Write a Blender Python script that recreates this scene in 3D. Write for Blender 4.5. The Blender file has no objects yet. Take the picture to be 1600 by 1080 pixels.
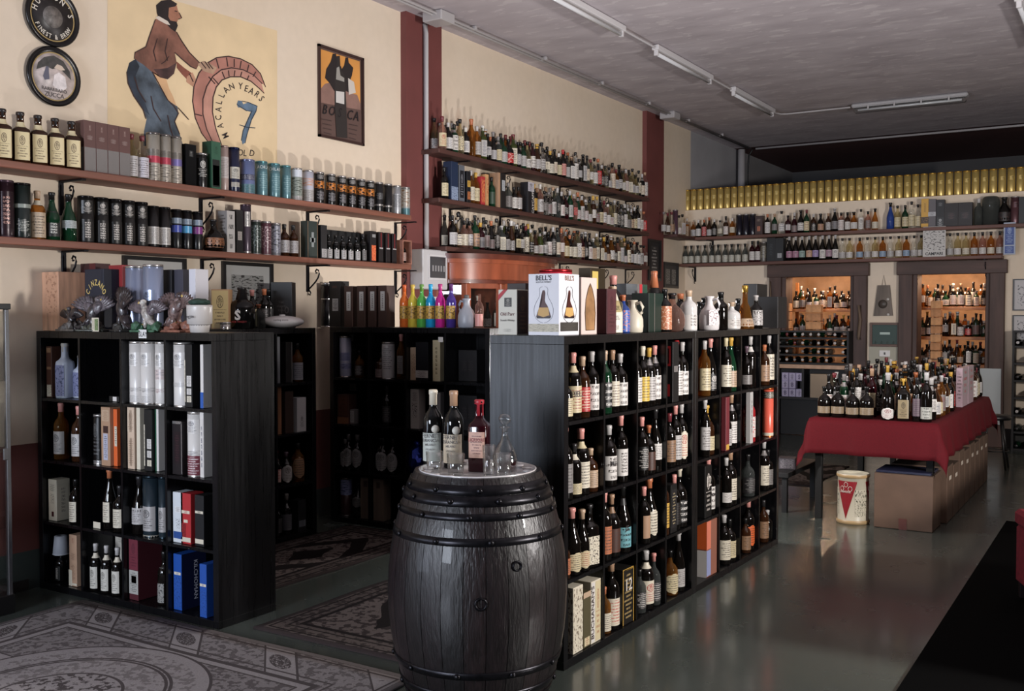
import bpy, bmesh, math, random
from mathutils import Vector, Matrix
random.seed(11)
S = bpy.context.scene
COL = S.collection
PI = math.pi
# ------------------------------------------------------------------ camera
TH, PT, F, EYE = math.radians(31.8), math.radians(1.74), 1581.0, 1.562
cd = bpy.data.cameras.new('camera'); cam = bpy.data.objects.new('camera', cd); COL.objects.link(cam)
cam.location = (0, 0, EYE); cam.rotation_euler = (PI/2 - PT, 0, TH)
cd.sensor_width = 36; cd.lens = F/1600*36; cd.clip_start = .05; cd.clip_end = 100
S.camera = cam
# ------------------------------------------------------------------ world, lights, exposure
w = bpy.data.worlds.new('world'); S.world = w; w.use_nodes = True
bg = w.node_tree.nodes['Background']; bg.inputs[0].default_value = (.62, .66, .75, 1); bg.inputs[1].default_value = .02
S.view_settings.view_transform = 'Standard'; S.view_settings.look = 'None'
S.view_settings.gamma = 1; S.view_settings.use_curve_mapping = False
S.view_settings.exposure = -.12
WXL = -5.35
def area(name, loc, target, size, power, col, shape='DISK', sy=None, spread=None):
    l = bpy.data.lights.new(name, 'AREA'); l.shape = shape; l.size = size
    if sy: l.size_y = sy
    if spread: l.spread = spread
    l.energy = power; l.color = col
    o = bpy.data.objects.new(name, l); COL.objects.link(o); o.location = loc
    o.rotation_euler = (Vector(target)-Vector(loc)).to_track_quat('-Z', 'Y').to_euler()
    return o
area('studio_lamp', (2.5, 4.4, 1.9), (-4.6, 7.4, 2.1), .36, 300, (1, .96, .92))
area('ceiling_fill', (1.6, 4.8, 1.0), (-.6, 5.5, 4.1), 1.2, 120, (1, .95, .94))  # added fill light, aimed upward only to brighten the ceiling
area('side_window', (WXL+.03, -.9, .95), (0, -.9, .95), 2.8, 72, (.70, .81, 1), 'RECTANGLE', 1.4)
area('street_window', (-3.4, -3.9, 1.8), (-4.4, 3.6, 1.2), 2.4, 150, (.80, .87, 1), 'RECTANGLE', 1.8, 1.5)
def pt(name, loc, e, col, r=.05):
    l = bpy.data.lights.new(name, 'POINT'); l.energy = e; l.color = col; l.shadow_soft_size = r
    o = bpy.data.objects.new(name, l); COL.objects.link(o); o.location = loc
pt('alcove_strobe', (-3.1, 6.75, 1.2), 120, (1, .95, .92), .05)
pt('cellar_lamp', (-3.5, 13.62, 2.1), 24, (1, .66, .42))
pt('cellar_lamp', (-1.95, 13.62, 2.1), 24, (1, .66, .42))
# ------------------------------------------------------------------ rays through photograph pixels
RV = Vector((math.cos(TH), math.sin(TH), 0))
FV = Vector((-math.sin(TH)*math.cos(PT), math.cos(TH)*math.cos(PT), -math.sin(PT)))
UV = RV.cross(FV)
EYEV = Vector((0, 0, EYE))
def hit(px, py, ax, val):
    d = FV*F + RV*(px-800) + UV*(540-py)
    t = (val - EYEV[ax])/d[ax]
    return EYEV + d*t
def onx(px, X, z):            # the point of the line (X, ?, z) seen in image column px
    k = (px-800)/F
    n = RV - FV*k
    return Vector((X, -(n.x*X + n.z*(z-EYE))/n.y, z))
def ony(px, Y, z):
    k = (px-800)/F
    n = RV - FV*k
    return Vector((-(n.y*Y + n.z*(z-EYE))/n.x, Y, z))
DA, PVX, PVY = math.radians(-.92), -2.12, 3.85     # the divider stands very slightly askew to the room
def onD(px, X, z):
    k = (px-800)/F; n = RV - FV*k; c, s = math.cos(DA), math.sin(DA); dx = X-PVX
    t = -(n.x*(PVX+c*dx)+n.y*(PVY+s*dx)+n.z*(z-EYE))/(n.y*c-n.x*s)
    return Vector((X, PVY+t, z))
def askew(before):
    c, s = math.cos(DA), math.sin(DA)
    for o in COL.objects:
        if o in before or o.parent: continue
        dx, dy = o.location.x-PVX, o.location.y-PVY
        o.location.x, o.location.y = PVX+c*dx-s*dy, PVY+s*dx+c*dy; o.rotation_euler.z += DA
# ------------------------------------------------------------------ materials
def lin(h):
    h = h.lstrip('#'); h = ''.join(c*2 for c in h) if len(h) == 3 else h
    f = lambda c: c/12.92 if c <= .04045 else ((c+.055)/1.055)**2.4
    return tuple(f(int(h[i:i+2], 16)/255) for i in (0, 2, 4)) + (1,)
CL = dict(black='#100f0f', charcoal='#232122', grey='#7b7674', silver='#b4b0ae', white='#cfcac5', cream='#c9bb98', ivory='#d0c7b4',
          beige='#b89e85', kraft='#a5846a', tan='#8a6a50', brown='#4a2c22', maroon='#6a2a30', red='#a82528', pink='#d09088', orange='#d4602c',
          gold='#c39a45', yellow='#d2b04a', green='#225038', teal='#6ba0a8', blue='#2a58a8', navy='#181e40', lavender='#8c92b8',
          purple='#5c2f66', magenta='#b03878', cyan='#2aa0d0', mauve='#5c4a54', olive='#4d4630', lime='#5f8f3a', copper='#b06a48')
_m = {}
def newmat(key):
    m = bpy.data.materials.new(key); m.use_nodes = True
    nt = m.node_tree; b = nt.nodes['Principled BSDF']
    return m, nt, b
def pm(col, rough=.5, metal=0, trans=0, coat=0, grain=0, bump=0, scale=30, stretch=(1, 1, 1), emit=0, spec=.5):
    key = ('pm', col, rough, metal, trans, coat, grain, bump, scale, stretch, emit, spec)
    if key in _m: return _m[key]
    m, nt, b = newmat('paint_%s' % (col.strip('#')))
    c = lin(CL.get(col, col))
    b.inputs['Base Color'].default_value = c
    b.inputs['Roughness'].default_value = rough; b.inputs['Metallic'].default_value = metal
    b.inputs['Transmission Weight'].default_value = trans; b.inputs['Coat Weight'].default_value = coat
    b.inputs['Specular IOR Level'].default_value = spec
    if emit:
        b.inputs['Emission Color'].default_value = c; b.inputs['Emission Strength'].default_value = emit
    if grain or bump:
        tc = nt.nodes.new('ShaderNodeTexCoord'); mp = nt.nodes.new('ShaderNodeMapping'); mp.inputs['Scale'].default_value = stretch
        nz = nt.nodes.new('ShaderNodeTexNoise'); nz.inputs['Scale'].default_value = scale; nz.inputs['Detail'].default_value = 5
        nt.links.new(tc.outputs['Object'], mp.inputs[0]); nt.links.new(mp.outputs[0], nz.inputs['Vector'])
        if grain:
            mr = nt.nodes.new('ShaderNodeMapRange'); mr.inputs['From Min'].default_value = .3; mr.inputs['From Max'].default_value = .7
            mr.inputs['To Min'].default_value = 1-grain; mr.inputs['To Max'].default_value = 1+grain
            nt.links.new(nz.outputs['Fac'], mr.inputs['Value'])
            vm = nt.nodes.new('ShaderNodeVectorMath'); vm.operation = 'SCALE'; vm.inputs[0].default_value = c[:3]
            nt.links.new(mr.outputs[0], vm.inputs['Scale']); nt.links.new(vm.outputs[0], b.inputs['Base Color'])
        if bump:
            bp = nt.nodes.new('ShaderNodeBump'); bp.inputs['Strength'].default_value = bump; bp.inputs['Distance'].default_value = .004
            nt.links.new(nz.outputs['Fac'], bp.inputs['Height']); nt.links.new(bp.outputs[0], b.inputs['Normal'])
    _m[key] = m
    return m
class NB:
    """small node-maths helper"""
    def __init__(s, nt): s.nt = nt
    def n(s, t): return s.nt.nodes.new(t)
    def put(s, sock, v):
        if isinstance(v, (int, float)): sock.default_value = v
        elif isinstance(v, tuple): sock.default_value = v
        else: s.nt.links.new(v, sock)
    def m(s, op, a, b=0.0, c=0.0):
        x = s.n('ShaderNodeMath'); x.operation = op; s.put(x.inputs[0], a); s.put(x.inputs[1], b); s.put(x.inputs[2], c)
        return x.outputs[0]
    def mul(s, *a):
        r = a[0]
        for q in a[1:]: r = s.m('MULTIPLY', r, q)
        return r
    def between(s, v, lo, hi): return s.mul(s.m('GREATER_THAN', v, lo), s.m('LESS_THAN', v, hi))
    def mix(s, f, a, b):
        x = s.n('ShaderNodeMix'); x.data_type = 'RGBA'; s.put(x.inputs[0], f); s.put(x.inputs[6], a); s.put(x.inputs[7], b)
        return x.outputs[2]
    def noise(s, vec, sc, det=2):
        x = s.n('ShaderNodeTexNoise'); s.nt.links.new(vec, x.inputs['Vector']); x.inputs['Scale'].default_value = sc; x.inputs['Detail'].default_value = det
        return x.outputs['Fac']
    def comb(s, x, y, z=0.0):
        c = s.n('ShaderNodeCombineXYZ'); s.put(c.inputs[0], x); s.put(c.inputs[1], y); s.put(c.inputs[2], z); return c.outputs[0]
def lm(bgc, ink='#3a302c', style='text', rough=.45, metal=0):
    """printed paper: flat print only (rows of small lettering, an emblem, bands)"""
    if bgc == 'silver' and style == 'plain': rough, metal = .25, .75
    key = ('lm', bgc, ink, style, rough, metal)
    if key in _m: return _m[key]
    m, nt, b = newmat('print_%s_%s' % (bgc.strip('#'), style)); N = NB(nt)
    tc = N.n('ShaderNodeTexCoord'); sp = N.n('ShaderNodeSeparateXYZ'); nt.links.new(tc.outputs['UV'], sp.inputs[0])
    u, v = sp.outputs[0], sp.outputs[1]
    rows = {'text': 9, 'fine': 13, 'emblem': 11, 'big': 4, 'scribble': 5, 'plain': 1, 'vert': 3, 'flower': 5, 'flame': 6}[style]
    A, B = lin(CL.get(bgc, bgc)), lin(CL.get(ink, ink))
    rv = N.m('MULTIPLY', v, float(rows)); fr = N.m('FRACT', rv); fl = N.m('FLOOR', rv)
    width = N.m('MULTIPLY_ADD', N.m('FRACT', N.m('MULTIPLY', fl, .377)), .26, .16)
    inrow = N.mul(N.between(fr, .28, .74), N.m('LESS_THAN', N.m('ABSOLUTE', N.m('SUBTRACT', u, .5)), width), N.between(v, .07, .94))
    glyph = N.m('GREATER_THAN', N.noise(N.comb(N.m('MULTIPLY', u, rows*2.6), N.m('MULTIPLY', fl, 3.7), N.m('MULTIPLY', fr, .9)), 3.0, 1), .47)
    mask = N.mul(inrow, glyph)
    if style in ('flower', 'scribble', 'flame'):
        mask = N.m('GREATER_THAN', N.noise(N.comb(u, N.m('MULTIPLY', v, 2.2)), 7 if style == 'scribble' else 4.5, 3), .56 if style != 'flame' else .5)
    if style == 'vert':
        fr2 = N.m('FRACT', N.m('MULTIPLY', v, 9.0))
        mask = N.mul(N.between(u, .32, .68), N.between(fr2, .15, .85), N.between(v, .12, .9), N.m('GREATER_THAN', N.noise(N.comb(N.m('MULTIPLY', u, 9.0), N.m('MULTIPLY', v, 22.0)), 1.6, 1), .48))
    if style == 'emblem':
        e = N.m('ADD', N.m('POWER', N.m('DIVIDE', N.m('SUBTRACT', u, .5), .2), 2.0), N.m('POWER', N.m('DIVIDE', N.m('SUBTRACT', v, .7), .16), 2.0))
        ring = N.between(e, .75, 1.1); core = N.mul(N.m('LESS_THAN', e, .6), N.m('GREATER_THAN', N.noise(N.comb(u, v), 22, 2), .5))
        mask = N.m('MAXIMUM', N.m('MAXIMUM', ring, core), N.mul(mask, N.m('LESS_THAN', v, .5)))
    if style == 'plain': mask = N.mul(mask, 0.0)
    c = N.mix(mask, A, B)
    wear = N.noise(tc.outputs['Object'], 60, 3)
    c = N.mix(N.m('MULTIPLY', wear, .22), c, tuple(x*.6 for x in A[:3])+(1,))
    nt.links.new(c, b.inputs['Base Color'])
    b.inputs['Roughness'].default_value = rough; b.inputs['Metallic'].default_value = metal
    _m[key] = m
    return m
GL = {}
def glass(kind):
    if kind in GL: return GL[kind]
    m, nt, b = newmat('glass_'+kind)
    P = {'dark': ((.0045, .0035, .003), 0), 'brown': ((.028, .010, .004), 0), 'green': ((.005, .028, .012), 0), 'olive': ((.03, .04, .008), 0), 'wine': ((.02, .002, .004), 0),
         'amber': ((.62, .26, .06), .55), 'clear': ((.86, .88, .86), .9), 'pale': ((.75, .66, .42), .75), 'red': ((.35, .015, .02), .25), 'rose': ((.72, .42, .34), .5),
         'orange': ((.85, .20, .04), .3), 'yellow': ((.78, .62, .08), .3), 'lime': ((.12, .5, .10), .3), 'cyan': ((.02, .36, .72), .3),
         'magenta': ((.62, .03, .30), .3), 'violet': ((.07, .04, .25), .2), 'smoke': ((.25, .27, .26), .4), 'blue': ((.02, .05, .22), .1),
         'white': ((.55, .54, .53), 0), 'frost': ((.55, .60, .72), 0), 'ceramic': ((.5, .51, .54), 0), 'black': ((.006, .006, .006), 0)}[kind]
    b.inputs['Base Color'].default_value = P[0]+(1,); b.inputs['Transmission Weight'].default_value = P[1]
    b.inputs['Roughness'].default_value = .05 if kind not in ('frost', 'ceramic') else .3
    b.inputs['IOR'].default_value = 1.45
    if P[1] >= .4:      # see-through glass: tinted clear walls with a mirror sheen
        b.inputs['Transmission Weight'].default_value = 0
        tr = nt.nodes.new('ShaderNodeBsdfTransparent'); tr.inputs[0].default_value = tuple(c**.55 for c in P[0])+(1,)
        lw = nt.nodes.new('ShaderNodeLayerWeight'); lw.inputs[0].default_value = .18
        mr = nt.nodes.new('ShaderNodeMapRange'); mr.inputs['To Min'].default_value = .04 if P[1] > .8 else (1-P[1])*.5; mr.inputs['To Max'].default_value = .8
        mx = nt.nodes.new('ShaderNodeMixShader'); out = nt.nodes['Material Output']
        nt.links.new(lw.outputs['Facing'], mr.inputs['Value']); nt.links.new(mr.outputs[0], mx.inputs[0])
        b.inputs['Base Color'].default_value = tuple(c*(.03 if P[1] > .8 else .35) for c in P[0])+(1,)
        src = b.outputs[0]
        if P[1] > .8:
            tr.inputs[0].default_value = (.965, .975, .97, 1); gb = nt.nodes.new('ShaderNodeBsdfGlossy'); gb.inputs['Roughness'].default_value = .03; src = gb.outputs[0]
            mr.inputs['To Min'].default_value = .03; mr.inputs['To Max'].default_value = .75; lw.inputs[0].default_value = .22
        nt.links.new(tr.outputs[0], mx.inputs[1]); nt.links.new(src, mx.inputs[2]); nt.links.new(mx.outputs[0], out.inputs['Surface'])
    GL[kind] = m
    return m
# ------------------------------------------------------------------ mesh helpers
def mesh_from(bm, name='mesh', smooth=False):
    me = bpy.data.meshes.new(name); bm.to_mesh(me); bm.free()
    if smooth:
        for p in me.polygons: p.use_smooth = True
    return me
LABELS = {}; LOW = {}
def ob(name, me, m=None, parent=None, loc=None, rot=None):
    o = bpy.data.objects.new(name, me); COL.objects.link(o)
    if me is not None and m is not None:
        if not me.materials: me.materials.append(m)
        if me.materials[0] is not m:
            o.material_slots[0].link = 'OBJECT'; o.material_slots[0].material = m
    if parent is not None: o.parent = parent
    if loc is not None: o.location = loc
    if rot is not None: o.rotation_euler = rot if isinstance(rot, (tuple, list)) else (0, 0, rot)
    return o
def tag(o, label, cat, group=None):
    LABELS[label] = 1
    o['label'] = label; o['category'] = cat
    if group: o['group'] = group
    return o
def thing(name, label, cat, loc=(0, 0, 0), rot=0, group=None):
    o = ob(name, None, loc=loc, rot=rot)
    return tag(o, label, cat, group)
def struct(name, me, m, parent=None, **k):
    o = ob(name, me, m, parent, **k); 
    if parent is None: o['kind'] = 'structure'
    return o
def addbox(bm, c, s, bev=0, rz=0):
    r = bmesh.ops.create_cube(bm, size=1)
    M = Matrix.Translation(c) @ Matrix.Rotation(rz, 4, 'Z') @ Matrix.Diagonal((s[0], s[1], s[2], 1))
    bmesh.ops.transform(bm, matrix=M, verts=r['verts'])
    if bev:
        es = list({e for v in r['verts'] for e in v.link_edges})
        bmesh.ops.bevel(bm, geom=es, offset=bev, segments=1, affect='EDGES')
_bx = {}
def boxmesh(w, d, h, bev=.0015):
    """box standing on z=0, centred in x and y"""
    k = (round(w, 3), round(d, 3), round(h, 3), bev)
    if k not in _bx:
        bm = bmesh.new(); addbox(bm, (0, 0, k[2]/2), k[:3], bev); _bx[k] = mesh_from(bm, 'carton')
    return _bx[k]
def boxes(lst, bev=0):
    bm = bmesh.new()
    for c, s in lst: addbox(bm, c, s, bev)
    return mesh_from(bm)
def lohi(x0, x1, y0, y1, z0, z1): return ((x0+x1)/2, (y0+y1)/2, (z0+z1)/2), (abs(x1-x0), abs(y1-y0), abs(z1-z0))
def lathe(prof, n=20, sq=0, cap=True):
    bm = bmesh.new(); rings = []
    for r, z in prof:
        ring = []
        for i in range(n):
            a = 2*PI*i/n; k = 1
            if sq: k = 1/((abs(math.cos(a))**sq + abs(math.sin(a))**sq)**(1/sq))
            ring.append(bm.verts.new((r*math.cos(a)*k, r*math.sin(a)*k, z)))
        rings.append(ring)
    for a, b in zip(rings, rings[1:]):
        for i in range(n): bm.faces.new((a[i], a[(i+1) % n], b[(i+1) % n], b[i]))
    if cap:
        bm.faces.new(rings[0][::-1]); bm.faces.new(rings[-1])
    bmesh.ops.recalc_face_normals(bm, faces=bm.faces)
    return mesh_from(bm, 'lathe', True)
_cache = {}
def memo(key, fn):
    if key not in _cache: _cache[key] = fn()
    return _cache[key]
def strip(prof_fn, z0, z1, span, n=12, off=.0007, flat=None, oval=False):
    """paper band round the body, centred on local -Y, with UVs"""
    bm = bmesh.new(); uvl = bm.loops.layers.uv.new('UVMap'); g = []; nz = 10 if oval else 2
    for j in range(nz+1):
        z = z0+(z1-z0)*j/nz; row = []
        k = math.sqrt(max(0, 1-(2*j/nz-1)**2)) if oval else 1
        k = max(k, .12)
        for i in range(n+1):
            a = -PI/2 + (i/n-.5)*span*k
            r = prof_fn(z, a)+off
            row.append((bm.verts.new((r*math.cos(a), r*math.sin(a), z)), (.5+(i/n-.5)*k, j/nz)))
        g.append(row)
    for j in range(nz):
        for i in range(n):
            q = (g[j][i], g[j][i+1], g[j+1][i+1], g[j+1][i])
            f = bm.faces.new([x[0] for x in q])
            for l, x in zip(f.loops, q): l[uvl].uv = x[1]
    return mesh_from(bm, 'paper', True)
def quad(w, h):
    """flat print of w x h in the local XZ plane, facing -Y, standing on z=0"""
    def f():
        bm = bmesh.new(); uvl = bm.loops.layers.uv.new('UVMap')
        vs = [bm.verts.new(p) for p in ((-w/2, 0, 0), (w/2, 0, 0), (w/2, 0, h), (-w/2, 0, h))]
        fc = bm.faces.new(vs)
        for l, t in zip(fc.loops, ((0, 0), (1, 0), (1, 1), (0, 1))): l[uvl].uv = t
        return mesh_from(bm, 'print')
    return memo(('quad', round(w, 4), round(h, 4)), f)
def tube(path, r, n=8, taper=None):
    bm = bmesh.new(); rings = []; path = [Vector(p) for p in path]
    up = Vector((0, 0, 1))
    for i, p in enumerate(path):
        t = (path[min(i+1, len(path)-1)]-path[max(i-1, 0)]).normalized()
        a = t.cross(up)
        if a.length < .05: a = t.cross(Vector((0, 1, 0)))
        a.normalize(); b = a.cross(t)
        rr = r*(taper[i] if taper else 1)
        rings.append([bm.verts.new(p+a*rr*math.cos(2*PI*k/n)+b*rr*math.sin(2*PI*k/n)) for k in range(n)])
    for x, y in zip(rings, rings[1:]):
        for k in range(n): bm.faces.new((x[k], x[(k+1) % n], y[(k+1) % n], y[k]))
    bm.faces.new(rings[0][::-1]); bm.faces.new(rings[-1])
    bmesh.ops.recalc_face_normals(bm, faces=bm.faces)
    return mesh_from(bm, 'tube', True)
_txt = {}
def textmesh(s, bold=0):
    """flat lettering mesh, height 1 unit, centred on x, baseline 0, in XY"""
    if (s, bold) not in _txt:
        cu = bpy.data.curves.new('lettering', 'FONT'); cu.body = s; cu.size = 1.4; cu.align_x = 'CENTER'; cu.resolution_u = 2; cu.offset = bold
        o = bpy.data.objects.new('lettering', cu); COL.objects.link(o)
        dg = bpy.context.evaluated_depsgraph_get(); me = bpy.data.meshes.new_from_object(o.evaluated_get(dg))
        bpy.data.objects.remove(o); me.materials.clear(); _txt[(s, bold)] = me
    return _txt[(s, bold)]
for _s in set("MACALLANYEARSOLDBOSCAHUTTON'SFINEST&BREWCINZANOLACHLANCHLADIBRIS") | {'M','A'}:
    for _b in (0, .012, .01, .03): textmesh(_s, _b)
def letter(parent, s, h, loc, col='#201c1c', rot=0, vert=0, sx=1, bold=.012, metal=0, emb=None):
    """words on a face: upright letters facing local -Y (rot turns them about z, vert=±1 sets them on end)"""
    o = ob('lettering', textmesh(s, bold), pm(col, .5, metal), parent, loc)
    o.rotation_euler = Matrix.Rotation(rot, 3, 'Z').to_4x4().__matmul__(Matrix.Rotation(PI/2, 4, 'X')).__matmul__(Matrix.Rotation(vert*PI/2, 4, 'Z')).to_euler()
    o.scale = (h*sx, h, h)
    return o
ORD = ['first', 'second', 'third', 'fourth', 'fifth', 'sixth', 'seventh', 'eighth', 'ninth', 'tenth', 'eleventh', 'twelfth']
def ordn(i, n=None):
    if i < 12: return ORD[i]
    k = i+1; suf = 'th' if 10 <= k % 100 <= 20 else {1: 'st', 2: 'nd', 3: 'rd'}.get(k % 10, 'th')
    return '%d%s' % (k, suf)
# ------------------------------------------------------------------ bottles, tubes, cartons
SH = {  # profile in units of (radius, height); label zone; neck start
 'std': [(.93, 0), (1, .012), (1, .56), (.97, .62), (.8, .68), (.5, .73), (.38, .77), (.36, .8), (.355, .94), (.40, .945), (.40, .975), (.36, .98)],
 'tall': [(.93, 0), (1, .012), (1, .60), (.9, .66), (.6, .72), (.42, .78), (.36, .86), (.35, .96), (.40, .965), (.40, .985)],
 'burg': [(.93, 0), (1, .012), (1, .42), (.93, .5), (.72, .6), (.48, .7), (.36, .8), (.34, .95), (.39, .955), (.39, .98)],
 'square': [(.92, 0), (.98, .01), (.98, .62), (.92, .66), (.6, .70), (.42, .74), (.38, .8), (.37, .95), (.42, .955), (.42, .98)],
 'dumpy': [(.9, 0), (1, .02), (1, .5), (.95, .58), (.7, .66), (.35, .72), (.27, .8), (.27, .94), (.32, .945), (.32, .98)],
 'round': [(.6, 0), (.8, .03), (.97, .15), (1, .3), (.93, .45), (.7, .58), (.4, .67), (.27, .75), (.24, .92), (.3, .93), (.3, .97)],
 'bell': [(.95, 0), (1, .02), (.98, .1), (.78, .25), (.62, .42), (.5, .52), (.3, .6), (.26, .8), (.3, .85), (.3, .9)],
 'flask': [(.75, 0), (.95, .04), (1, .2), (.95, .45), (.75, .6), (.45, .7), (.35, .76), (.34, .9), (.4, .91), (.4, .96)],
}
def prof(shape, h, r):
    P = [(a*r, b*h) for a, b in SH[shape]]
    sq = 5 if shape == 'square' else 0
    def f(z, a):
        rr = P[-1][0]
        for (r0, z0), (r1, z1) in zip(P, P[1:]):
            if z0 <= z <= z1: rr = r0+(r1-r0)*(z-z0)/max(z1-z0, 1e-6); break
        if sq: rr /= ((abs(math.cos(a))**sq+abs(math.sin(a))**sq)**(1/sq))
        return rr
    return P, f, sq
LABZ = {'std': (.10, .50), 'tall': (.12, .52), 'burg': (.08, .38), 'square': (.08, .56), 'dumpy': (.08, .46), 'round': (.16, .40), 'bell': (.06, .24), 'flask': (.12, .45)}
GN = {'dark': 'dark', 'brown': 'brown glass', 'green': 'green glass', 'olive': 'olive glass', 'wine': 'wine red', 'amber': 'amber', 'clear': 'clear glass', 'pale': 'straw coloured',
      'red': 'red', 'rose': 'rose tinted', 'orange': 'orange', 'yellow': 'yellow', 'lime': 'bright green', 'cyan': 'sky blue', 'magenta': 'magenta', 'violet': 'violet',
      'smoke': 'smoky glass', 'blue': 'dark blue', 'white': 'white china', 'frost': 'frosted blue white', 'ceramic': 'pale ceramic', 'black': 'black'}
def joined(d, where):
    return (d+(', ' if where[:1].isdigit() or where.split(' ')[0] in ORD else ' ')+where).strip()
def bottle(P, rot=0, h=.30, r=.037, shape='std', g='dark', cap='black', lab='white', style='text', ink='#3a302c', desc=None, where='', group=None,
           span=2.4, lz=None, neck=None, oval=False, cat='bottle', name='bottle', capz=None, n=18, capm=0, low=0):
    h = round(h, 2); r = round(r, 3)
    d = desc or '%s bottle with %s%s' % (GN[g], ('%s label' % lab) if lab else 'no label', (' and %s cap' % cap) if cap else '')
    t = thing(name, joined(d, where), cat, P, rot, group)
    if low: LOW[t.name] = low
    pr, f, sq = prof(shape, h, r)
    ob('glass_body', memo(('b', shape, h, r, n), lambda: lathe(pr, n, sq)), glass(g), t)
    if cap:
        z0 = (capz or (.84 if g not in ('clear', 'pale') else .88))*h
        def cf():
            return lathe([(f(z0, 0)+.0012, z0), (f(.9*h, 0)+.0012, .93*h), (pr[-1][0]+.003, .945*h), (pr[-1][0]+.003, h-.003), (pr[-1][0], h)], 14)
        ob('cap', memo(('c', shape, h, r, z0), cf), pm(cap, .35, capm), t)
    if lab:
        a, b = lz or LABZ[shape]
        sp = span if shape != 'square' else 1.45
        ob('label', memo(('l', shape, h, r, a, b, sp, oval), lambda: strip(f, a*h, b*h, sp, 12, .0008, oval=oval)), lm(lab, ink, style), t)
    if neck:
        ob('neck_label', memo(('n', shape, h, r), lambda: strip(f, .70*h, .80*h, 5.2, 12)), lm(neck, ink, 'plain'), t)
    return t
def tubecan(P, rot=0, h=.29, r=.043, col='black', bands=(), desc='', where='', group=None, lid='silver', metal=0, rough=.28, n=24, cat='tube', name='whisky_tube', rim=True):
    h = round(h, 3); r = round(r, 3)
    t = thing(name, (desc+' '+where).strip(), cat, P, rot, group)
    ob('tube_body', memo(('t', h, r, n), lambda: lathe([(r-.001, 0), (r, .003), (r, h-.012)], n)), pm(col, rough, metal), t)
    ob('lid', memo(('tl', h, r, n), lambda: lathe([(r+.0008, h-.014), (r+.0008, h-.002), (r-.002, h), (r-.006, h-.002)], n)), pm(lid, .25, .8), t)
    if rim: ob('base_rim', memo(('tr', h, r, n), lambda: lathe([(r+.0008, 0), (r+.0008, .006), (r, .007)], n, cap=False)), pm(lid, .25, .8), t)
    for b in bands:
        z0, z1, c, st = b[:4]; ink = b[4] if len(b) > 4 else '#2a2422'; sp = b[5] if len(b) > 5 else 6.25
        ob('label', memo(('tb', h, r, z0, z1, sp), lambda: strip(lambda z, a: r, z0*h, z1*h, sp, 20 if sp > 4 else 10)), lm(c, ink, st, rough, metal), t)
    return t
def carton(P, rot=0, w=.085, d=.085, h=.30, col='black', patches=(), desc='', where='', group=None, rough=.5, cat='box', name='bottle_carton', metal=0, grain=0):
    """patches: (face 'f','l','r', u0,u1,v0,v1, colour, style, ink)"""
    t = thing(name, (desc+' '+where).strip(), cat, P, rot, group)
    ob('carton', boxmesh(w, d, h), pm(col, rough, metal, grain=grain, scale=25, stretch=(1, 1, .15) if grain else (1, 1, 1)), t)
    for p in patches:
        fc, u0, u1, v0, v1, c, st = p[:7]; ink = p[7] if len(p) > 7 else '#2a2422'
        W = w if fc == 'f' else d
        q = quad((u1-u0)*W, (v1-v0)*h); cx = (u0+u1-1)/2*W; z = v0*h
        if fc == 'f': loc, rz = (cx, -d/2-.0008, z), 0
        elif fc == 'r': loc, rz = (w/2+.0008, cx, z), PI/2
        else: loc, rz = (-w/2-.0008, -cx, z), -PI/2
        ob('label', q, lm(c, ink, st), t, loc, rz)
    return t
# ================================================================== THE ROOM
WX, CZ, PY = -5.35, 4.12, 13.17
def wallmat(kind):
    m, nt, b = newmat('wall_paint_'+kind); N = NB(nt)
    g = N.n('ShaderNodeNewGeometry'); sp = N.n('ShaderNodeSeparateXYZ'); nt.links.new(g.outputs['Position'], sp.inputs[0])
    nz = N.noise(g.outputs['Position'], 1.3, 5); nz2 = N.noise(g.outputs['Position'], 14, 3)
    base = N.mix(nz, lin('#d8c5ac'), lin('#e2d3c2'))
    if kind == 'left':
        grey = N.mix(nz, lin('#8f8e92'), lin('#b5b4b8'))
        base = N.mix(N.m('GREATER_THAN', sp.outputs[1], 13.35), base, grey)
        base = N.mix(N.m('LESS_THAN', sp.outputs[2], .83), base, lin('#6b3a36'))
        base = N.mix(N.m('LESS_THAN', sp.outputs[2], .22), base, lin('#36413f'))
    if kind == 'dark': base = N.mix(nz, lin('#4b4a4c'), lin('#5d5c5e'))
    if kind == 'partition': base = N.mix(N.m('LESS_THAN', sp.outputs[2], .22), base, lin('#30302f'))
    nt.links.new(N.mix(N.m('MULTIPLY', nz2, .12), base, lin('#6d6257')), b.inputs['Base Color']); b.inputs['Roughness'].default_value = .75
    bp = N.n('ShaderNodeBump'); bp.inputs['Strength'].default_value = .25; bp.inputs['Distance'].default_value = .004
    nt.links.new(N.noise(g.outputs['Position'], 9, 5), bp.inputs['Height']); nt.links.new(bp.outputs[0], b.inputs['Normal'])
    return m
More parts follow.
